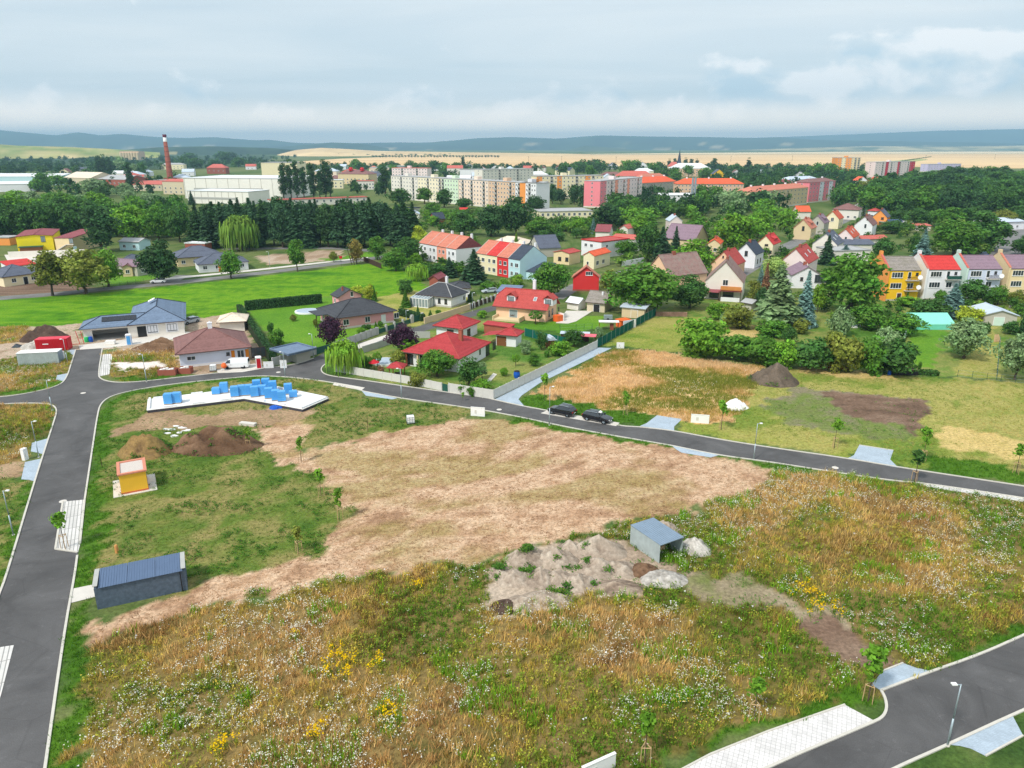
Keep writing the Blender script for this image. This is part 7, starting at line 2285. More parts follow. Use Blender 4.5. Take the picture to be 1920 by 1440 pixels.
def wire_fence(label, pts, h=1.3, step=2.5):
 g = [P(*p) for p in pts]
 o = empty('wire_fence', g[0], 0, label, 'fence')
 pm = MB().tube((0,0,0), (0,0, h), 0.035,0.035,6).mesh('post', M['green_metal'])
 for i in range(len(g) - 1):
  a, b = g[i] - g[0], g[i + 1] - g[0]; n = max(1, round((b - a).length / step))
  for k in range(n + 1): link('post', pm, o, a.lerp(b, k / n))
  w = MB()
  for z in (0.1, h * 0.5, h - 0.05): w.tube(a + Vector((0,0, z)), b + Vector((0,0, z)), 0.012,0.012,4)
  w.build('wire', M['steel'], o)
wire_fence('thin wire fence at the foot of the narrow lawn', [(1795,706), (1850,712), (1930,720)])
wire_fence('thin wire fence beside the narrow lawn', [(1868,712), (1874,642)])
wire_fence('wire fence by the far road left of the white car', [(195,541), (240,534), (285,528)])
wire_fence('wooden posts on the lawn before the peach house', [(1050,620), (1080,619), (1110,618)], 1.4)

def hedge(label, a, b, h, w, col='deep'):
 A, B = P(*a), P(*b)
 d = B - A; L_ = d.length
 r = np.random.default_rng(int(abs(A.x * 10)) + 1)
 n = int((L_ * h * 2 + L_ * w + 2 * w * h) * 42)
 s = r.uniform(0,1,(n, 3)) * np.array([L_, w, h]); k = r.choice(5, n, p=[.3, .3, .3, .05, .05])
 N_ = np.zeros((n, 3))
 for i, (ax, val, nv) in enumerate(((1,0,(0,-1,0)), (1, w, (0,1,0)), (2, h, (0,0,1)), (0,0,(-1,0,0)), (0, L_, (1,0,0)))):
  s[k == i, ax] = val; N_[k == i] = nv
 s += r.normal(0,0.06, s.shape); s[:, 2] = np.maximum(s[:, 2] + 0.15 * vnoise(s[:, 0] * 1.4, s[:, 1], 3) * (s[:, 2] > h * 0.8), 0.05)
 V, F = leaf_quads(s, N_, 0.26, r, jit=0.5)
 o = empty('hedge', A, math.atan2(d.y, d.x), label, 'hedge')
 c = link('leaves', arr_mesh('hedge_leaves', V, F, M['leaf']), o); c.color = (*[1.5 * v for v in lin(*GREEN[col])], 1)
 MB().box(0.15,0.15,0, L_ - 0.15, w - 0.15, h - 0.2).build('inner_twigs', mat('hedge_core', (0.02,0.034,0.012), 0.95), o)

hedge('dark clipped hedge at the back of the lawn', (462,583), (604,569), 2.3,1.2)
hedge('dark clipped hedge along the left side of the lawn', (455,586), (519,680), 2.0,-1.2)
hedge('dark hedge between the pink bungalow and the conservatory lawn', (747,592), (790,603), 1.6,1.2)
hedge('low dense hedge at the foot of the vegetable lawn', (1708,703), (1760,706), 0.8,1.0, 'dark')

# ------------------------------------------------------------------ street lamps
def lamp(px, py, top, side, label):
 g = P(px, py); H = height_at(g, top)
 o = empty('street_lamp', g, 0, label, 'street lamp', 'street lamps')
 MB().tube((0,0,0), (0,0, H * 0.45), 0.075,0.065,10).tube((0,0, H * 0.45), (0,0, H), 0.05,0.04,10).build('pole', M['steel'], o, True)
 MB().tube((0,0, H - 0.06), (side * 0.35,0, H), 0.035,0.035,8).build('arm', M['steel'], o)
 h = MB(); h.box(side * 0.3 - (0.35 if side < 0 else 0), -0.13, H - 0.02, side * 0.3 + (0.35 if side > 0 else 0), 0.13, H + 0.07)
 h.box(side * 0.3 - (0.3 if side < 0 else -0.05), -0.1, H - 0.035, side * 0.3 + (0.3 if side > 0 else -0.05), 0.1, H - 0.021)
 h.build('lamp_head', M['white_paint'], o)
 MB().lathe([(0.16,0), (0.15,0.05)], 10).build('base_plate', M['concrete'], o)
for a in [(25,1003,920,1, 'street lamp nearest the left edge beside the near road'), (73,857,790,1, 'street lamp beside the two small driveways on the left'), (98,769,713,1, 'street lamp at the junction corner on the left'),
          (127,681,636,-1, 'street lamp beside the red container'), (275,716,664,-1, 'street lamp in front of the brown-roofed bungalow'), (535,707,660,-1, 'street lamp at the start of the bend'),
          (588,669,626,-1, 'street lamp beside the carport roof'), (753,747,691,-1, 'street lamp in front of the white roadside fence'), (1030,797,725,1, 'street lamp in front of the left parked black car'),
          (1413,862,794,1, 'street lamp on the near side of the long road, right of centre'), (1776,1398,1283,-1, 'street lamp nearest the camera at the lower right road'), (886,583,549,1, 'far street lamp behind the beige wall'),
          (762,606,582,1, 'far street lamp right of the pink bungalow'), (506,500,472,-1, 'street lamp by the far road across the meadow')]:
 lamp(*a)

# ------------------------------------------------------------------ vehicles
def wheel_mesh(r=0.34, w=0.22):
 t = MB(); t.lathe([(r * 0.6,-w / 2), (r * 0.94,-w / 2), (r, -w * 0.36), (r, w * 0.36), (r * 0.94, w / 2), (r * 0.6, w / 2)], 18)
 q = MB(); q.lathe([(0.02,-w * 0.42), (r * 0.62,-w * 0.40), (r * 0.62, w * 0.40), (0.02, w * 0.42)], 10)
 for k in range(5):
  a = 2 * math.pi * k / 5
  for s in (-1,1): q.tube((0,0, s * w * 0.44), (math.cos(a) * r * 0.58, math.sin(a) * r * 0.58, s * w * 0.44), 0.035,0.03,4)
 return t.mesh('tyre', M['black']), q.mesh('rim', M['steel'])

TYRE, RIM = wheel_mesh()
SHAPES = {   # stations along the length: x fraction, z bottom, z belt, z roof (None = no cabin), half width
 'suv': (4.45, [(0.0, .42, .62, None, .72), (.02, .30, .78, None, .84), (.10, .26, .93, None, .89), (.24, .26,1.02, None, .91), (.30, .26,1.06,1.08, .91), (.43, .26,1.06,1.60, .92), (.55, .26,1.07,1.68, .92), (.74, .26,1.10,1.66, .92), (.88, .26,1.14,1.54, .90), (.955, .30,1.12,1.22, .86), (.985, .36,1.02, None, .84), (1.0, .44, .80, None, .78)]),
 'wagon': (4.6, [(0.0, .40, .58, None, .72), (.02, .28, .72, None, .84), (.12, .24, .84, None, .89), (.27, .24, .94, None, .90), (.33, .24, .98,1.0, .90), (.45, .24, .98,1.44, .91), (.58, .24, .99,1.50, .91), (.80, .24,1.01,1.47, .90), (.93, .26,1.02,1.30, .87), (.975, .30, .98,1.05, .85), (1.0, .42, .78, None, .78)]),
 'van': (4.9, [(0.0, .42, .70, None, .78), (.02, .32, .95, None, .90), (.10, .28,1.12, None, .94), (.14, .28,1.18,1.2, .95), (.26, .28,1.2,1.82, .95), (.34, .28,1.2,1.93, .96), (.70, .28,1.2,1.94, .96), (.96, .28,1.2,1.90, .95), (.985, .30,1.2,1.82, .93), (1.0, .42,1.15, None, .90)]),
}
CARM = {}

def car(kind, px, py, heading, colr, label, group=None, extra=None):
 L_, st = SHAPES[kind]
 g = P(px, py)
 o = empty('car' if kind != 'van' else 'van', (g.x, g.y, 0.012), heading, label, 'car' if kind != 'van' else 'van', group)
 pm = CARM.setdefault(colr, mat('car_paint_%d' % len(CARM), lin(*colr), 0.25,0.0, spec=0.6, coat=0.7))
 rings = []
 for f, zb, zt, zr, hw in st:
  x = (f - 0.5) * L_
  cab = zr is not None
  zr = zr if cab else zt + 0.03
  rw = hw * (0.74 if cab and zr > zt + 0.2 else 0.9)
  half = [(0, zb), (hw * 0.86, zb), (hw, zb + 0.18), (hw, (zb + zt) / 2 + 0.08), (hw * 0.97, zt), (rw, max(zr - 0.07, zt + 0.012)), (rw * 0.82, zr), (0, zr + 0.015)]
  rings.append([(x, y, z) for y, z in half] + [(x, -y, z) for y, z in half[-2:0:-1]])
 n = len(rings[0])
 body, glass = MB(), MB()
 for i in range(len(rings) - 1):
  a, b = rings[i], rings[i + 1]
  ca = st[i][3] is not None and st[i][3] > st[i][2] + 0.2; cb = st[i + 1][3] is not None and st[i + 1][3] > st[i + 1][2] + 0.2
  for k in range(n):
   q = [a[k], a[(k + 1) % n], b[(k + 1) % n], b[k]]
   side = k in (4, n - 5)
   top = k in (5,6,7, n - 6 - 0)
   slope = (ca != cb) and 4 <= k <= n - 5
   if kind == 'van' and side and i > 4: slope = side = False
   (glass if (side and (ca or cb)) or slope else body).face(q[::-1])
 body.face(rings[0]); body.face(rings[-1][::-1])
 body.build('body', pm, o, True); glass.build('window', M['glass'], o)
 for fx in (0.19,0.80):
  for s in (-1,1):
   w = empty('wheel', ((fx - 0.5) * L_, s * 0.80,0.34)); w.parent = o; w.rotation_euler = (R(90), 0,0)
   link('tyre', TYRE, w); link('rim', RIM, w)
   ar = MB(); ar.lathe([(0.40,-0.02), (0.40,0.02)], 16)
   q = ar.build('wheel_arch', M['black'], o); q.location = ((fx - 0.5) * L_, s * (st[4][4] - 0.015), 0.36); q.rotation_euler = (R(90), 0,0)
 zl = st[1][2]
 for s in (-1,1):
  MB().box(-0.5 * L_ + 0.02, s * 0.55 - 0.2, zl - 0.18,-0.5 * L_ + 0.16, s * 0.55 + 0.2, zl - 0.02).build('headlight', M['white_paint'], o)
  zt = st[-2][2]
  MB().box(0.5 * L_ - 0.16, s * 0.62 - 0.2, zt - 0.22,0.5 * L_ - 0.01, s * 0.62 + 0.2, zt - 0.04).build('tail_light', M['red_paint'], o)
  MB().box(-0.17 * L_ - 0.1, s * 0.98 - 0.1,1.0,-0.17 * L_ + 0.1, s * 0.98 + 0.1,1.16).build('mirror', pm, o)
 MB().box(-0.5 * L_ - 0.02,-0.26,0.42,-0.5 * L_ + 0.03,0.26,0.54).build('number_plate', M['white_paint'], o)
 MB().box(0.5 * L_ - 0.05,-0.26,0.62,0.5 * L_ + 0.02,0.26,0.74).build('number_plate', M['white_paint'], o)
 if kind != 'van':
  for s in (-1,1): MB().tube((-0.05 * L_, s * 0.6, st[6][3] + 0.03), (0.32 * L_, s * 0.6, st[6][3] - 0.01), 0.025,0.025,6).build('roof_rail', M['steel'], o)
 return o

_r = P(1160,800) - P(1022,771); HD = math.atan2(_r.y, _r.x)
BLK = (20,22,30)
car('suv', 1054,777, HD, BLK, 'black hatchback-backed car facing left in the paved lay-by', 'parked black cars')
c = car('wagon', 1120,789, HD + math.pi, BLK, 'black estate car facing right in the paved lay-by', 'parked black cars')
b = MB(); b.box(-0.75,-0.2,1.47,-0.25,0.25,1.56); b.lathe([(0.2,0), (0.22,0.08), (0.05,0.2)], 10, c=(-0.5,0.02,1.56)); o = b.build('roof_box', M['white_paint'], c)
car('van', 443,690, R(8), (236,238,240), 'white van parked before the brown-roofed bungalow')
car('suv', 297,531, R(14), (238,240,244), 'white car on the far road beside the dark round tree')
car('wagon', 357,606, R(60), (176,186,196), 'silver car behind the right corner of the grey villa')
car('suv', 1845,481, R(80), (66,96,150), 'blue car parked behind the brown-roofed terrace house')
car('van', 1908,422, R(70), (238,240,242), 'white van beside the white building on the right')
car('wagon', 918,549, R(20), (196,206,214), 'pale car under cover behind the low picket wall')
car('wagon', 832,541, R(20), (150,164,178), 'grey car behind the white bungalow with black roof')

# ------------------------------------------------------------------ earth heaps
WEED = []

def heap(px, py, wpx, ry, h, pal, label, name='earth_heap', cat='heap', group=None, seed=0, weeds=0.0, rz=0.0, rough=0.35):
 g = P(px, py); rx = wpx * px_size(g) / 2
 n, m = 36,15
 t = np.linspace(0,2 * math.pi, n, endpoint=False); s = np.linspace(0,1, m)
 S, T = np.meshgrid(s, t, indexing='ij'); S, T = S.ravel(), T.ravel()
 x, y = np.cos(T) * S, np.sin(T) * S
 ns = fbm(x * 1.7 + seed * 3.1, y * 1.7 + seed, seed, 5); n2 = fbm(x * 6 + seed, y * 6, seed + 3,3)
 edge = 1 + 0.28 * (fbm(np.cos(T) * 1.6 + seed, np.sin(T) * 1.6, seed + 8,2) - 0.5)
 z = h * (np.clip(1 - S ** 1.25,0,1)) * (0.80 + rough * 2.6 * (ns - 0.45)) + 0.34 * h * (n2 - 0.5) * np.minimum(1,3 * (1 - S))
 z = np.where(S > 0.97,-0.04, np.maximum(z, 0.02))
 V = np.stack([x * rx * edge, y * ry * edge, z], 1)
 c = blend([lin(*q) for q in pal], stretch(0.5 * ns + 0.5 * n2))
 if weeds:
  k = (fbm(x * 2.2 + 9, y * 2.2 + seed, seed + 21,3) > 1 - weeds)[:, None]
  kk = k[:, 0] & (S < 0.93); ca, sa = math.cos(rz), math.sin(rz)
  WEED.append(np.stack([g.x + V[kk, 0] * ca - V[kk, 1] * sa, g.y + V[kk, 0] * sa + V[kk, 1] * ca, z[kk]], 1))
  c = np.where(k, c * 0.8, c)
 i = (np.arange(m - 1)[:, None] * n + np.arange(n)[None, :]).ravel(); j = (np.arange(m - 1)[:, None] * n + (np.arange(n)[None, :] + 1) % n).ravel()
 F = np.stack([i, i + n, j + n, j], 1)
 me = arr_mesh(name, V, F, M['earth'], {'col': np.concatenate([c, np.ones((len(c), 1))], 1)}, smooth=True)
 return tag(link(name, me, None, g, rz), label, cat, group)

BR, DK, BG, GR = [(88,66,50), (112,86,66), (138,110,88)], [(62,50,44), (84,68,60), (102,84,74)], [(138,122,108), (168,152,136), (190,176,160)], [(132,126,118), (170,164,156), (206,200,192)]
heap(408,838,172,3.4,3.8, BR, 'long brown earth heap beside the new foundation', seed=1, weeds=0.30)
heap(272,848,96,3.0,3.2, [(104,82,58), (150,122,78), (126,108,66)], 'brown earth heap grown with weeds above the yellow hut', seed=2, weeds=0.36)
heap(84,635,82,4.0,3.8, DK, 'dark earth heap behind the red container', seed=3)
heap(72,650,62,3.0,1.5, GR, 'grey gravel heap left of the red container', 'gravel_heap', seed=4)
heap(33,650,22,1.2,0.7, [(60,66,72), (84,90,96)], 'small dark gravel heap near the left edge', 'gravel_heap', seed=5)
heap(300,655,112,2.4,2.6, BR, 'dark earth heap in front of the grey villa', seed=6)
heap(1449,714,94,4.0,3.9, [(84,74,64), (106,94,82), (120,106,94)], 'dark pointed earth heap streaked with grass on the right plot', seed=7, weeds=0.40)
heap(1378,764,50,1.7,1.9, [(234,232,228), (244,243,240)], 'small white sand heap beside a young tree', 'sand_heap', seed=8, rough=0.12)
for k, (px, py, w, ry, h, pal, lab) in enumerate([
 (990,1046,104,2.4,1.7, BG, 'beige earth mound at the upper left of the mound group'), (1043,1046,100,2.4,1.6, BG, 'beige earth mound in the upper middle of the mound group'), (1070,1028,66,1.8,1.2, BG, 'small beige mound at the top of the mound group'),
 (1122,1030,124,2.6,1.7, BG, 'broad beige mound left of the metal shed'), (962,1082,78,2.0,1.2, BG, 'beige mound at the left end of the mound group'), (1013,1084,92,2.2,1.5, BG, 'beige mound in the lower left of the mound group'),
 (1050,1086,80,2.0,1.3, BG, 'beige mound in the lower middle of the mound group'), (1084,1090,76,2.0,1.2, BG, 'beige mound right of the lower middle one'), (1118,1064,92,2.2,1.3, BG, 'beige mound in the centre of the mound group'),
 (1160,1064,84,2.0,1.1, BG, 'beige mound right of the centre of the mound group'), (1024,1122,110,2.0,1.0, BG, 'low beige mound at the lower edge of the mound group'), (980,1130,80,1.8,0.9, BG, 'low mound at the lower left edge of the mound group'),
 (937,1068,40,1.4,0.8, BG, 'lone small beige mound left of the mound group'), (1207,1066,70,1.7,0.9, BR, 'brown mound below the metal shed'), (1242,1082,100,2.0,1.0, GR, 'pale gravel mound at the right end of the mound group'),
 (1158,1098,110,1.8,0.7, [(110,94,82), (146,128,112), (178,160,142)], 'dark rubble mound at the lower right of the mound group'), (946,1134,62,1.5,0.7, DK, 'dark mound at the lower left corner of the mound group'), (1248,990,62,2.2,1.2, BG, 'beige mound behind the metal shed'), (1304,1024,66,2.2,1.3, GR, 'gravel mound right of the metal shed')]):
 heap(px, py + 4, w * 0.9, ry * 0.85, h * 1.0, pal, lab, 'earth_heap' if pal is not GR else 'gravel_heap', group='mounds of spoil in the meadow', seed=20 + k, weeds=0.26 if k < 13 else 0.1)
_w = np.concatenate(WEED); _n = len(_w); _r = np.random.default_rng(9)
_V, _C = heads(_w[:, 0], _w[:, 1], np.full(_n, 0.22), blend([lin(*q) for q in [(60,106,40), (86,130,48), (110,146,58)]], _r.uniform(0,1, _n)), 12, _r, 0.11,0.22)
_V[:, 2] += np.repeat(_w[:, 2], 36)
stuff('heap_weeds', [(_V, _C)], 'green weeds growing on the earth heaps')

# ------------------------------------------------------------------ huts, sheds and things on the plots
def frame(A, B, z):
 a, b = P(*A, z), P(*B, z)
 u = b - a; W = u.length
 return Vector((a.x, a.y, 0)), math.atan2(u.y, u.x), W, Vector((-u.y, u.x, 0)).normalized()

a, rz, W, n = frame((219,891), (275,881), 2.7)
D = abs((P(274,857,2.7) - a).dot(n))
o = empty('transformer_hut', a, rz, 'yellow flat-roofed transformer hut with orange edging on the green plot', 'hut')
MB().box(0.15,0.15,0.12, W - 0.15, D - 0.15,2.56).build('wall', paint('hutyellow', (250,190,60)), o)
MB().box(0.1,0.1,0, W - 0.1, D - 0.1,0.25).build('plinth', paint('hutorange', (206,110,70)), o)
b = MB(); t = 0.35
b.box(0,0,2.54, W, t, 2.72); b.box(0, D - t, 2.54, W, D, 2.72); b.box(0, t, 2.54, t, D - t, 2.72); b.box(W - t, t, 2.54, W, D - t, 2.72); b.build('roof_edge', paint('hutorange2', (214,140,116)), o)
r = MB().box(t, t, 2.4, W - t, D - t, 2.6).build('roof', mat('gravel_roof', lin(206,196,188), 0.95,0.25,8,0.5), o)
MB().box(W - 0.16, D * 0.3,0.3, W - 0.11, D * 0.3 + 1.0,2.2).build('door', M['steel'], o)
b = MB(); b.box(-0.75,-0.35,0, W + 0.8, D + 0.6,0.06); b.build('apron', M['concrete'], o)

a, rz, W, n = frame((183,1101), (342,1068), 2.3)
o = empty('bin_shelter', a, rz, 'long dark grey bin shelter with ribbed metal roof beside the near road', 'shelter')
D = 3.0
w = MB(); w.box(-0.35,0.05,0, W + 0.2,0.3,2.12); w.box(-0.35, D - 0.2,0, W + 0.2, D, 2.3); w.box(-0.35,0.3,0,-0.05, D - 0.2,2.45); w.box(W - 0.1,0.3,0, W + 0.2, D - 0.2,2.45)
w.build('wall', mat('dark_block', lin(86,100,116), 0.9,0.42,2.6,0.4), o)
for k in range(3):
 x0, x1 = W * k / 3 + 0.02, W * (k + 1) / 3 - 0.02
 b = MB(); b.face([(x0,-0.1,2.22), (x1,-0.1,2.22), (x1, D + 0.05,2.5), (x0, D + 0.05,2.5)])
 m_ = int((x1 - x0) / 0.22)
 for i in range(m_):
  x = x0 + 0.11 + i * 0.22
  b.tube((x, -0.1,2.235), (x, D + 0.05,2.515), 0.03,0.03,4)
 b.build('roof_sheet', mat('ribbed_roof', lin(104,124,154), 0.5,0.08,1.0, metal=0.3), o)
b = MB(); b.box(-0.42,-0.08,2.452,-0.02, D + 0.08,2.5); b.box(W - 0.14,-0.08,2.452, W + 0.26, D + 0.08,2.5); b.build('wall_cap', M['fence_grey'], o)
MB().tube((W - 0.25,-0.05,0.1), (W - 0.25,-0.05,2.2), 0.05,0.05,8).build('downpipe', M['black'], o)

a, rz, W, n = frame((1238,1021), (1281,1006), 2.15)
D = abs((P(1174,988,2.15) - a).dot(n))
o = empty('metal_shed', a, rz, 'open galvanised metal shed standing among the earth mounds', 'shed')
w = MB(); w.box(0,0,0,0.04, D, 2.1); w.box(W - 0.04,0,0, W, D, 2.1); w.box(0.04, D - 0.04,0, W - 0.04, D, 2.1); w.build('wall', M['galv'], o)
r = MB(); r.face([(-0.06,-0.08,2.12), (W + 0.06,-0.08,2.12), (W + 0.06, D + 0.05,2.2), (-0.06, D + 0.05,2.2)]); r.box(-0.06,-0.1,2.05, W + 0.06,-0.06,2.14)
for k in range(12): r.tube((W * k / 11,-0.08,2.125), (W * k / 11, D + 0.05,2.205), 0.02,0.02,4)
r.build('roof', M['galv_roof'], o)
for k in range(6):
 p = MB()
 for i in range(5): p.box(i * 0.26,0,0.11, i * 0.26 + 0.14,1.0,0.135)
 for y in (0,0.45,0.9): p.box(0, y, 0,1.18, y + 0.1,0.11)
 q = p.build('pallet', M['wood_pale'])
 q.location = Matrix.Translation(a) @ Matrix.Rotation(rz, 4, 'Z') @ Vector((0.7 + 0.03 * (k % 2), 1.2,0.14 * k)); q.rotation_euler = (0,0, rz + 0.05 * (k % 3))
 tag(q, 'wooden pallet %s the stack inside the open metal shed' % ['at the bottom of', 'second from the bottom of', 'third from the bottom of', 'third from the top of', 'second from the top of', 'on top of'][k], 'pallet', 'pallets in the metal shed')

# foundation slab with block courses and wrapped pallets
OUT = [(276,769), (458,747), (567,767), (616,746), (519,726), (440,728), (380,736), (278,748)]
pol = pxpoly(OUT, 0.5)
c0 = pol[0]
o = empty('foundation_slab', (c0.x, c0.y, 0), 0, 'angled white concrete foundation slab of a house under construction', 'foundation')
rel = [(p.x - c0.x, p.y - c0.y) for p in pol]
MB().prism(rel, 0.0,0.42).build('footing', mat('insulation', lin(72,70,78), 0.9), o)
cx, cy = sum(p[0] for p in rel) / 8, sum(p[1] for p in rel) / 8
MB().prism([(cx + (x - cx) * 1.006, cy + (y - cy) * 1.006) for x, y in rel], 0.425,0.5).build('slab', M['concrete_white'], o)
BLK_ME = MB().box(0.01,-0.15,0,0.59,0.15,0.25).mesh('block', wmat('white'))
for (i, f0, f1) in [(0,0.0,1.0), (1,0.0,1.0), (2,0.0,1.0), (3,0.0,1.0), (6,0.0,0.25), (6,0.4,0.95), (7,0.0,1.0)]:
 p, q = Vector((*rel[i], 0)), Vector((*rel[(i + 1) % 8], 0))
 d = q - p; nn = Vector((-d.y, d.x, 0)).normalized() * 0.25
 m_ = int(d.length * (f1 - f0) / 0.6)
 for k in range(m_):
  if i in (0,1) and (k % 7) < 4: continue
  link('block', BLK_ME, o, p + d * f0 + d.normalized() * (0.6 * k) + nn + Vector((0,0,0.5)), math.atan2(d.y, d.x))
PW = MB(); PW.box(-0.56,-0.46,0.13,0.56,0.46,1.5); PW.box(-0.53,-0.43,1.5,0.53,0.43,1.56)
for z in (0.4,0.75,1.1): PW.box(-0.575,-0.475, z, 0.575,0.475, z + 0.03)
PW = PW.mesh('wrap', M['blue_wrap'])
PB = MB()
for y in (-0.4,-0.05,0.3): PB.box(-0.56, y, 0,0.56, y + 0.1,0.1)
PB.box(-0.58,-0.48,0.1,0.58,0.48,0.13)
PB = PB.mesh('pallet', M['wood_pale'])
ORD = ['leftmost', 'second from the left', 'third from the left', 'fourth from the left', 'fifth from the left', 'sixth from the left', 'seventh from the left', 'eighth from the left', 'ninth from the left']
for k, (px, py) in enumerate(sorted([(317,757), (333,755), (406,738), (421,736), (441,743), (454,741), (467,740), (478,743), (482,731), (493,741), (499,728), (505,746), (512,733), (518,750), (529,752), (541,738), (550,744)])):
 g = P(px, py, 0.5)
 q = empty('pallet_stack', g, R(10 + (k * 37) % 9), 'blue-wrapped pallet of blocks on the white slab, %s' % (ORD[k] if k < 9 else ORD[16 - k].replace('left', 'right')), 'pallet stack', 'blue-wrapped pallets on the slab')
 q.scale = (1.14,1.14,0.68 if k in (2,16) else 1.12)
 link('wrap', PW, q); link('pallet', PB, q)

def simple(name, label, px, py, rz, cat, parts, group=None, z=0.0):
 """thing from a list of (part name, material, [boxes or tubes])"""
 g = P(px, py)
 o = empty(name, (g.x, g.y, z), rz, label, cat, group)
 for nm, m, shapes in parts:
  b = MB()
  for s in shapes:
   if s[0] == 'b': b.box(*s[1:])
   elif s[0] == 't': b.tube(*s[1:])
   elif s[0] == 'l': b.lathe(s[1], s[2], c=s[3])
  b.build(nm, m, o)
 return o

def toilet(px, py, col, label):
 simple('portable_toilet', label, px, py, R(20), 'portable toilet', [('cabin', M['white_paint'], [('b', -0.5,-0.5,0.05,0.5,0.5,2.1)]), ('door', col, [('b', -0.36,-0.55,0.12,0.36,-0.5,1.95)]), ('side_panel', col, [('b', 0.5,-0.4,0.15,0.54,0.4,1.9)]), ('roof', M['white_paint'], [('b', -0.55,-0.55,2.1,0.55,0.55,2.2), ('b', -0.4,-0.4,2.2,0.4,0.4,2.3)])])
toilet(243,646, M['blue_wrap'], 'blue and white portable toilet in front of the grey villa')
toilet(486,690, M['red_paint'], 'red and white portable toilet right of the white van')

def board(px, py, wpx, h, rz, label, t=0.16):
 g = P(px, py); w = wpx * px_size(g)
 simple('utility_wall', label, px, py, rz, 'utility wall', [('wall', M['white_paint'], [('b', -w / 2,-t / 2,0, w / 2, t / 2, h)]), ('cap', M['concrete_white'], [('b', -w / 2 - 0.02,-t / 2 - 0.03, h, w / 2 + 0.02, t / 2 + 0.03, h + 0.04)]),
           ('meter_door', M['fence_concrete'], [('b', -w * 0.22,-t / 2 - 0.02, h * 0.3,-w * 0.08,-t / 2 - 0.001, h * 0.7)])])
board(896,780,27,1.4, R(-12), 'white utility wall at the top of the mown field beside the road')
board(1312,793,33,1.3, R(-12), 'white utility wall right of the first blue-grey driveway')
board(1163,653,14,1.2, R(-3), 'small white utility wall at the end of the long path')
board(1122,1452,74,1.2, R(28), 'white utility wall at the bottom edge of the view')
board(48,862,9,1.6, R(75), 'white utility wall beside the two small driveways on the left', 0.5)
board(118,672,7,1.4, R(70), 'small white utility wall beside the grey container', 0.5)
board(504,690,18,1.2, R(8), 'white utility wall right of the red and white toilet')
board(532,690,12,1.5, R(8), 'white board on the post at the bend of the road', 0.12)
DO = R(8)
simple('container', 'red steel site container with small white lettering near the left road', 103,656, R(10), 'container', [('body', M['red_paint'], [('b', -3.0,-1.2,0.1,3.0,1.2,2.5)] + [('b', -2.9 + k * 0.3,-1.24,0.2,-2.75 + k * 0.3,-1.2,2.4) for k in range(20)]), ('roof', mat('red_roof', lin(222,60,80), 0.5), [('b', -3.02,-1.22,2.5,3.02,1.22,2.58)]), ('door', M['red_paint'], [('b', 3.0,-1.1,0.2,3.05,1.1,2.4)]), ('lettering', M['white_paint'], [('b', -1.6,-1.27,1.5,-0.5,-1.245,1.68)])])
simple('container', 'grey galvanised storage container near the left road', 78,680, R(11), 'container', [('body', M['galv'], [('b', -3.6,-1.2,0.05,3.6,1.2,2.3)] + [('b', -3.5 + k * 0.36,-1.23,0.1,-3.34 + k * 0.36,-1.2,2.25) for k in range(20)]), ('roof', M['white_paint'], [('b', -3.66,-1.28,2.3,3.66,1.28,2.38)]), ('door', M['galv_roof'], [('b', 3.6,-1.1,0.15,3.65,1.1,2.2)])])
def ibc(px, py, label):
 bars = [('t', (x, y, 0.15), (x, y, 1.15), 0.02,0.02,4) for x in (-0.55,-0.2,0.2,0.55) for y in (-0.55,0.55)] + [('t', (-0.57, y, z), (0.57, y, z), 0.02,0.02,4) for y in (-0.57,0.57) for z in (0.35,0.75,1.12)]
 simple('water_tank', label, px, py, R(15), 'tank', [('tank', M['white_paint'], [('b', -0.52,-0.52,0.16,0.52,0.52,1.1), ('l', [(0.12,0), (0.12,0.08)], 10,(0,0,1.1))]), ('cage', M['steel'], bars), ('pallet', M['black'], [('b', -0.6,-0.6,0,0.6,0.6,0.14)])])
ibc(400,695, 'white caged water tank in front of the brown-roofed bungalow'); ibc(770,793, 'white caged water tank at the upper edge of the mown field')
simple('concrete_mixer', 'orange concrete mixer beside the white van', 421,695,0.3, 'mixer', [('drum', M['orange_plastic'], [('l', [(0.2,0), (0.5,0.3), (0.5,0.6), (0.25,1.0)], 12,(0,0,0.5))]), ('frame', M['steel'], [('t', (-0.5,-0.4,0), (0,0,0.8), 0.04,0.04,6), ('t', (0.5,-0.4,0), (0,0,0.8), 0.04,0.04,6), ('t', (0,0.5,0), (0,0,0.8), 0.04,0.04,6)])])
def skip(px, py, w, label):
 simple('rubble_skip', label, px, py, R(4), 'skip', [('tub', M['paint_brickred'] if 'paint_brickred' in M else wmat('brickred'), [('b', -w, -0.8,0, w, -0.72,1.1), ('b', -w, 0.72,0, w, 0.8,1.1), ('b', -w, -0.72,0,-w + 0.08,0.72,1.1), ('b', w - 0.08,-0.72,0, w, 0.72,1.1), ('b', -w + 0.08,-0.72,0, w - 0.08,0.72,0.1)]), ('rubble', M['concrete_white'], [('b', -w + 0.2 + k * 0.5,-0.5 + 0.2 * (k % 3), 0.1,-w + 0.65 + k * 0.5,0.3 + 0.1 * (k % 2), 1.05 + 0.12 * (k % 3)) for k in range(int(w * 3.4))])])
skip(316,702,1.6, 'left dark red skip full of rubble beside the lamp'); skip(349,699,1.1, 'right dark red skip of rubble before the white bungalow')
simple('pallet_stack', 'pale stack of boards in front of the garage opening', 208,646, R(10), 'stack', [('boards', M['concrete_white'], [('b', -0.9,-0.6,0.1,0.9,0.6,0.9)]), ('pallet', M['wood_pale'], [('b', -0.95,-0.65,0,0.95,0.65,0.1)])])
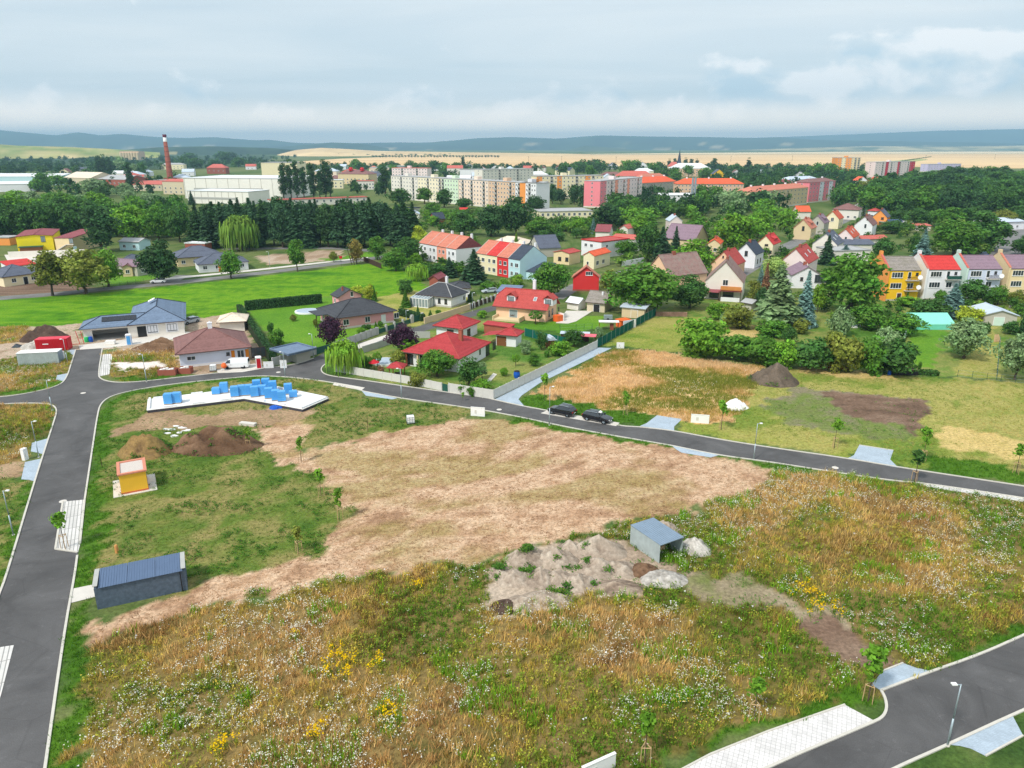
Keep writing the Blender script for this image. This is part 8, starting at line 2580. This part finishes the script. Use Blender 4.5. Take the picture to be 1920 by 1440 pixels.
simple('barrel', 'green plastic barrel at the corner of the grey villa', 163,641,0, 'barrel', [('drum', M['green_plastic'], [('l', [(0.42,0), (0.5,0.5), (0.42,1.0)], 14,(0,0,0))]), ('lid', M['green_plastic'], [('l', [(0.44,0), (0.44,0.05)], 14,(0,0,1.0))])])
simple('barrel', 'blue plastic barrel next to the green one', 171,641,0, 'barrel', [('drum', M['blue_plastic'], [('l', [(0.36,0), (0.44,0.5), (0.36,1.1)], 14,(0,0,0))]), ('lid', M['blue_plastic'], [('l', [(0.38,0), (0.38,0.05)], 14,(0,0,1.1))])])
simple('barrel', 'blue barrel inside the long concrete fence', 969,708,0, 'barrel', [('drum', M['blue_plastic'], [('l', [(0.5,0), (0.6,0.6), (0.5,1.2)], 14,(0,0,0))]), ('lid', M['black'], [('l', [(0.52,0), (0.52,0.06)], 14,(0,0,1.2))])])
simple('scaffold', 'red scaffold tubes at the left corner of the grey villa', 150,645,0, 'scaffold', [('tube', M['red_paint'], [('t', (0,0,0), (-0.6,0.2,2.8), 0.06,0.06,6), ('t', (0.9,0,0), (0.6,0,2.8), 0.06,0.06,6), ('t', (0.1,0,1.2), (0.9,0,1.3), 0.05,0.05,6), ('t', (0,0,0), (-1.6,-0.6,0.1), 0.06,0.06,6)])])
simple('pavilion', 'small garden pavilion with red pyramid roof behind the white fence', 745,706, R(-8), 'pavilion', [('post', M['wood'], [('b', x - 0.07, y - 0.07,0, x + 0.07, y + 0.07,2.0) for x in (-1.1,1.1) for y in (-1.1,1.1)]), ('table', M['wood_dark'], [('b', -0.5,-0.5,0.65,0.5,0.5,0.72), ('b', -0.1,-0.1,0,0.1,0.1,0.65)])])
b = MB(); q = [(-1.6,-1.6,2.0), (1.6,-1.6,2.0), (1.6,1.6,2.0), (-1.6,1.6,2.0)]
for k in range(4): b.face([q[k], q[(k + 1) % 4], (0,0,2.9)])
b.face(q[::-1]); pav = [x for x in bpy.data.objects if x.name == 'pavilion'][0]; b.build('roof', rmat('red'), pav)
simple('parasol', 'small red parasol roof beside the clipped ball tree', 702,694,0, 'parasol', [('pole', M['wood'], [('t', (0,0,0), (0,0,2.0), 0.05,0.05,6)]), ('shade', M['red_paint'], [('l', [(1.1,1.5), (1.0,1.6), (0.05,2.1)], 8,(0,0,0))])])
simple('garden_well', 'little wooden well house with pale gabled roof in the garden', 1032,651, R(20), 'well', [('body', M['wood'], [('b', -0.8,-0.8,0,0.8,0.8,1.7)]), ('roof', M['metal'] if 'metal' in M else rmat('metal'), [('b', -1.0,-1.1,1.7,1.0,1.1,1.8), ('b', -0.6,-1.1,1.8,0.6,1.1,2.2), ('b', -0.25,-1.1,2.2,0.25,1.1,2.5)])])
def pool(px, py, r, label, rect=None):
 simple('swimming_pool', label, px, py, R(10), 'pool', [('rim', M['white_paint'], [('l', [(r, 0), (r, 0.35), (r - 0.25,0.37)], 28,(0,0,0))]), ('cover', mat('pool_cover', lin(176,190,204), 0.5), [('l', [(r - 0.3,0.33), (r - 0.4,0.42)], 28,(0,0,0))])])
pool(577,585,3.2, 'round covered pool on the lawn beside the pink bungalow'); pool(722,680,2.6, 'oval white pool in the garden left of the red roof'); pool(1600,612,1.6, 'small round garden pool below the walnut tree')
simple('canopy', 'salmon metal canopy roof at the end of the long concrete fence', 1098,645, R(-12), 'canopy', [('roof', mat('salmon_sheet', lin(232,110,124), 0.6), [('b', -2.2,-1.2,1.9,2.2,1.2,1.98)]), ('post', M['wood_dark'], [('b', x, y, 0, x + 0.12, y + 0.12,1.9) for x in (-2.0,1.9) for y in (-1.1,0.9)])])
simple('shed', 'low garden shed with flat grey-blue roof left of the salmon canopy', 1078,638, R(-8), 'shed', [('wall', M['wood_dark'], [('b', -3.0,-1.0,0,3.0,1.0,1.6)]), ('roof', rmat('metal'), [('b', -3.2,-1.2,1.6,3.2,1.2,1.7)])])
simple('play_house', 'orange play structure beside the beige shed', 1168,612, R(30), 'play structure', [('box', M['orange_plastic'], [('b', -1.3,-1.0,0,1.3,1.0,1.6)]), ('frame', M['orange_plastic'], [('b', -1.5,-1.2,1.6,1.5,1.2,1.75)]), ('white_wall', M['white_paint'], [('b', -1.6,-2.2,0,2.0,-2.05,1.9)])])
simple('shelter', 'low shelter with white flat roof beside the green net fence', 1141,618, R(-5), 'shelter', [('roof', M['white_paint'], [('b', -2.3,-1.0,1.9,2.3,1.0,2.0)]), ('post', M['wood'], [('b', x, y, 0, x + 0.1, y + 0.1,1.9) for x in (-2.2,2.1) for y in (-0.9,0.8)]), ('hearth', M['brick'], [('b', 0.3,-0.4,0,1.1,0.4,1.4)])])
simple('play_house', 'orange and white play tower at the corner of the peach house', 1046,602, R(40), 'play structure', [('box', M['orange_plastic'], [('b', -0.9,-0.8,0,0.9,0.8,1.5)]), ('net', M['white_paint'], [('b', 1.0,-1.0,0,1.1,1.0,1.9)])])
simple('grill_car', 'silver covered trailer on the lawn near the beige shed', 1140,600,0, 'trailer', [('box', M['steel'], [('b', -1.0,-0.6,0.3,1.0,0.6,1.2)]), ('wheel', M['black'], [('t', (-0.1,-0.65,0.3), (-0.1,0.65,0.3), 0.3,0.3,12)])])
simple('stone_wall', 'rough stone wall of rubble behind the cut lawn', 1260,593, R(-3), 'wall', [('stone', mat('rubble_stone', lin(160,126,110), 0.95,0.3,1.2,0.6), [('b', -4 + k * 0.55,-0.3 + 0.05 * (k % 3), 0.35 * j, -3.5 + k * 0.55,0.3,0.34 + 0.35 * j) for k in range(14) for j in range(3)])])
simple('raised_bed', 'black raised bed with blue barrel at the foot of the vegetable lawn', 1695,702, R(-3), 'raised bed', [('wall', M['black'], [('b', -2.2,-0.7,0,2.2,0.7,1.1)]), ('edge', M['wood_pale'], [('b', -2.25,-0.75,1.1,2.25,-0.6,1.16), ('b', -2.25,0.6,1.1,2.25,0.75,1.16)]), ('barrel', M['blue_plastic'], [('l', [(0.3,0), (0.3,0.8)], 10,(-2.8,-0.3,0))])])
house('greenhouse', 'long turquoise foil greenhouse in the right gardens', (1713,608), (1792,608), 4.0, eave=1.3, pitch=25, kind='shed', wall=paint('foil', (120,214,190)), roof=paint('foil2', (140,222,200)), oh=0.05, cat='greenhouse')
house('garage', 'grey garage with white gabled roof and pale green door', (1844,590), (1913,592), 9, eave=2.6, pitch=17, kind='gable_y', wall='grey', roof='metal', oh=0.35, doors=[('f', 3.4,2.2,2.0, 'mint')], cat='garage')
simple('woodpile', 'leaning pale boards beside the garage with white roof', 1867,640,0.3, 'boards', [('board', M['wood_pale'], [('t', (-0.9 + 0.25 * k, -0.4,0), (-0.3 + 0.12 * k, 0.2,1.5), 0.1,0.1,4) for k in range(8)])])
o = house('carport', 'carport with flat blue-grey roof behind the grey fence', (505,655), (541,666), (585,651), eave=2.4, pitch=3, kind='flat', wall='grey', roof='slate', oh=0.2, cat='carport', inset=(1.2,2.4,1.2,0.5))
house('hut', 'small hut with pale tiled hip roof near the left hedge', (405,605), (462,602), 7.0, eave=2.4, pitch=22, kind='hip', wall='offwhite', roof='sandtile', oh=0.6, cat='hut')
simple('tree_stump', 'pale sawn log standing on the green plot', 220,1036,0, 'log', [('log', mat('sawn_log', lin(210,150,90), 0.9,0.3,4,0.4), [('t', (0,0,0), (-0.03,0,0.75), 0.2,0.17,10), ('l', [(0.17,0), (0.12,0.14)], 9,(-0.03,0,0.75))])])
for k, (px, py) in enumerate([(321,806), (330,800), (341,803), (336,812), (316,813), (350,808), (326,818), (309,805)]):
 g = P(px, py); b = MB(); r = random.Random(k)
 b.prism([(r.uniform(0.25,0.8) * math.cos(t), r.uniform(0.15,0.5) * math.sin(t)) for t in [i * 0.9 for i in range(7)]], 0,0.08 + 0.1 * r.random())
 tag(b.build('foil_scrap', M['white_paint'], loc=g), 'scrap of white foil lying behind the weedy brown heap' + ordinal(sorted([321,330,341,336,316,350,326,309]).index(px), 8), 'foil', 'white foil scraps by the heap')
simple('stack', 'pale concrete slabs stacked behind the brown earth heap', 465,797, R(-15), 'slabs', [('slab', M['concrete'], [('b', -1.3,-0.4,0.1 * k, 1.3,0.4,0.1 * k + 0.09) for k in range(4)])])
simple('foil_heap', 'crumpled blue foil in front of the slab', 515,765,0, 'foil', [('foil', M['blue_plastic'], [('l', [(0.9,0), (0.7,0.3), (0.2,0.4)], 8,(0,0,0)), ('l', [(0.6,0), (0.5,0.25), (0.2,0.3)], 7,(0.9,0.2,0))])])
for px, py, top, lab in [(690,810,783, 'thin dark marker post at the top of the mown field'), (192,877,858, 'short dark marker post beside the yellow hut'), (640,500,480, 'red road sign post by the far road')]:
 g = P(px, py); h = height_at(g, top)
 o = empty('marker_post', g, 0, lab, 'post')
 MB().tube((0,0,0), (0,0, h), 0.04,0.035,6).build('post', M['wood_dark'], o)
 if 'red' in lab: MB().box(-0.5,-0.05, h - 0.9,0.5,0.0, h).build('panel', M['red_paint'], o)
for dx, lab in ((0, 'left leaning wooden pole beside the brownish street tree'), (0.9, 'right leaning wooden pole beside the brownish street tree')):
 g = P(660,497); o = MB().tube((dx, 0,0), (dx - 1.6,0,7), 0.12,0.1,8).build('wooden_pole', M['wood_dark'], loc=g)
 tag(o, lab, 'pole')

# ------------------------------------------------------------------ far woods that read as one mass, field trees
def far_mass(name, label, spots, seed, cols):
 """many small crowns joined into one mass; spots = (x, y, height, width) in metres"""
 r = np.random.default_rng(seed)
 Vs, Fs, Cs, base = [], [], [], 0
 protos = [clump_crown(300 + k, 12,12,(0,0,0.5), (0.46,0.46,0.48), 0.2,0.13, fill=20) for k in range(4)]
 for i, (x, y, h, w) in enumerate(spots):
  V, F = protos[i % 4]
  a = r.uniform(0,6.28); ca, sa = math.cos(a), math.sin(a)
  q = np.stack([(V[:, 0] * ca - V[:, 1] * sa) * w + x, (V[:, 0] * sa + V[:, 1] * ca) * w + y, V[:, 2] * h], 1)
  c = np.array(lin(*cols[r.integers(len(cols))])) * r.uniform(1.0,1.6)
  Vs.append(q); Fs.append(F + base); base += len(V)
  Cs.append(np.repeat(c[None, :] * r.uniform(0.65,1.35,(len(V) // 4,1)), 4,0))
 C = np.concatenate(Cs)
 me = arr_mesh(name, np.concatenate(Vs), np.concatenate(Fs), M['grass'], {'col': np.concatenate([C, np.ones((len(C), 1))], 1)})
 tag(link(name, me), label, 'woodland', kind='stuff')

FC = [(58,92,44), (46,76,40), (72,104,48), (52,84,46)]
rr = random.Random(77)

def spread(x0, x1, y0, y1, n, h, w):
 out = []
 for _ in range(n):
  g = P(rr.uniform(x0, x1), rr.uniform(y0, y1))
  k = rr.uniform(0.7,1.3)
  out.append((g.x, g.y, h * k, w * k * rr.uniform(0.8,1.2)))
 return out

far_mass('far_woodland', 'far dark woodland left of the brick chimney', spread(-80,240,300,330,260,12,14) + spread(240,560,294,318,200,11,13), 1, FC)
far_mass('far_woodland', 'far band of tree crowns along the edge of the wheat field', spread(560,1240,313,322,210,10,11) + spread(1240,1640,316,324,130,10,11), 2, FC)
far_mass('town_greenery', 'mass of garden trees filling the gaps between the town houses', spread(1020,1240,335,372,90,10,9) + spread(1330,1620,330,372,190,11,10) + spread(1200,1420,372,412,90,9,8) + spread(700,1000,322,338,60,9,9) + spread(660,760,330,368,40,9,8) + spread(90,330,335,372,60,10,9) + spread(1400,1470,345,400,40,12,11), 3, FC)
far_mass('allotment_greenery', 'mass of bushes and fruit trees in the allotments below the flats', spread(700,1010,396,436,170,4.2,5.0) + spread(1010,1120,418,446,60,4.5,5.0), 4, [(84,124,48), (66,104,44), (108,140,60), (92,118,54)])
far_mass('allotment_greenery', 'mass of bushes in the allotments below the right wood', spread(1640,1860,404,440,130,4.2,5.0) + spread(1680,1860,440,478,60,3.5,4.5), 5, [(78,112,44), (62,96,40), (100,124,54)])
far_mass('garden_greenery', 'mass of garden shrubs between the houses of the middle distance', spread(1150,1330,440,500,60,3.6,4.2) + spread(1290,1480,470,500,40,3.4,3.8) + spread(1440,1680,392,470,40,3.4,3.8) + spread(1330,1440,415,470,40,4,4.5) + spread(780,900,490,520,46,3.0,3.6) + spread(1500,1660,462,500,30,3,3.6) + spread(1440,1640,545,610,46,2.4,3.0) + spread(1650,1930,560,600,60,2.2,2.8), 6, [(84,124,44), (64,100,40), (104,134,54)])
far_mass('left_wood_edge', 'mass of undergrowth at the foot of the left wood', spread(-60,345,428,446,110,5,6) + spread(-60,345,395,430,120,10,9), 7, [(70,112,40), (56,92,38), (88,128,44)])
far_mass('right_wood_mass', 'mass of tree crowns inside the wood on the right', spread(1640,1990,345,402,190,14,14), 8, [(60,94,40), (48,80,36), (74,108,46)])
hr = [(g.x, g.y, 5,5) for g in [P(1690 + i * 2.2,296 + (1740 - 1690 - i * 2.2) * 0.16) for i in range(26)]] + [(g.x, g.y, 10,14) for g in [P(700 + i * 6,295.5 + 0.3 * math.sin(i)) for i in range(40)]] + [(g.x, g.y, 10,22) for g in [P(600 + i * 9,292 + 0.5 * math.sin(i * 2)) for i in range(28)]]
far_mass('field_trees', 'far lines of trees and bushes across the wheat fields', hr, 9, FC)

PM = MB().tube((0,0,0), (0,0,16), 0.3,0.2,6).box(-2,-0.15,14.6,2,0.15,15).mesh('power_pole', M['wood_dark'])
for k, (px, py) in enumerate([(991,305), (1053,304), (1155,306), (1370,304), (1485,303), (1735,301), (1865,299)]):
 tag(link('power_pole', PM, None, P(px, py)), 'far thin power pole in the wheat field' + ordinal(k, 7), 'pole', 'power poles in the wheat field')

# ------------------------------------------------------------------ haze: even thin air round the whole scene
hb = MB(); hb.box(-29000,-2500,-60,29000,26000,470)
hm = bpy.data.materials.new('haze_air'); hm.use_nodes = True
nt = hm.node_tree; nt.nodes.clear()
ou = N(nt, 'ShaderNodeOutputMaterial'); pv = N(nt, 'ShaderNodeVolumePrincipled')
pv.inputs['Density'].default_value = 1.1e-4
pv.inputs['Color'].default_value = (0.46,0.77,1.0,1)
pv.inputs['Anisotropy'].default_value = 0.0
nt.links.new(pv.outputs[0], ou.inputs['Volume'])
tag(hb.build('haze', hm), kind='stuff')
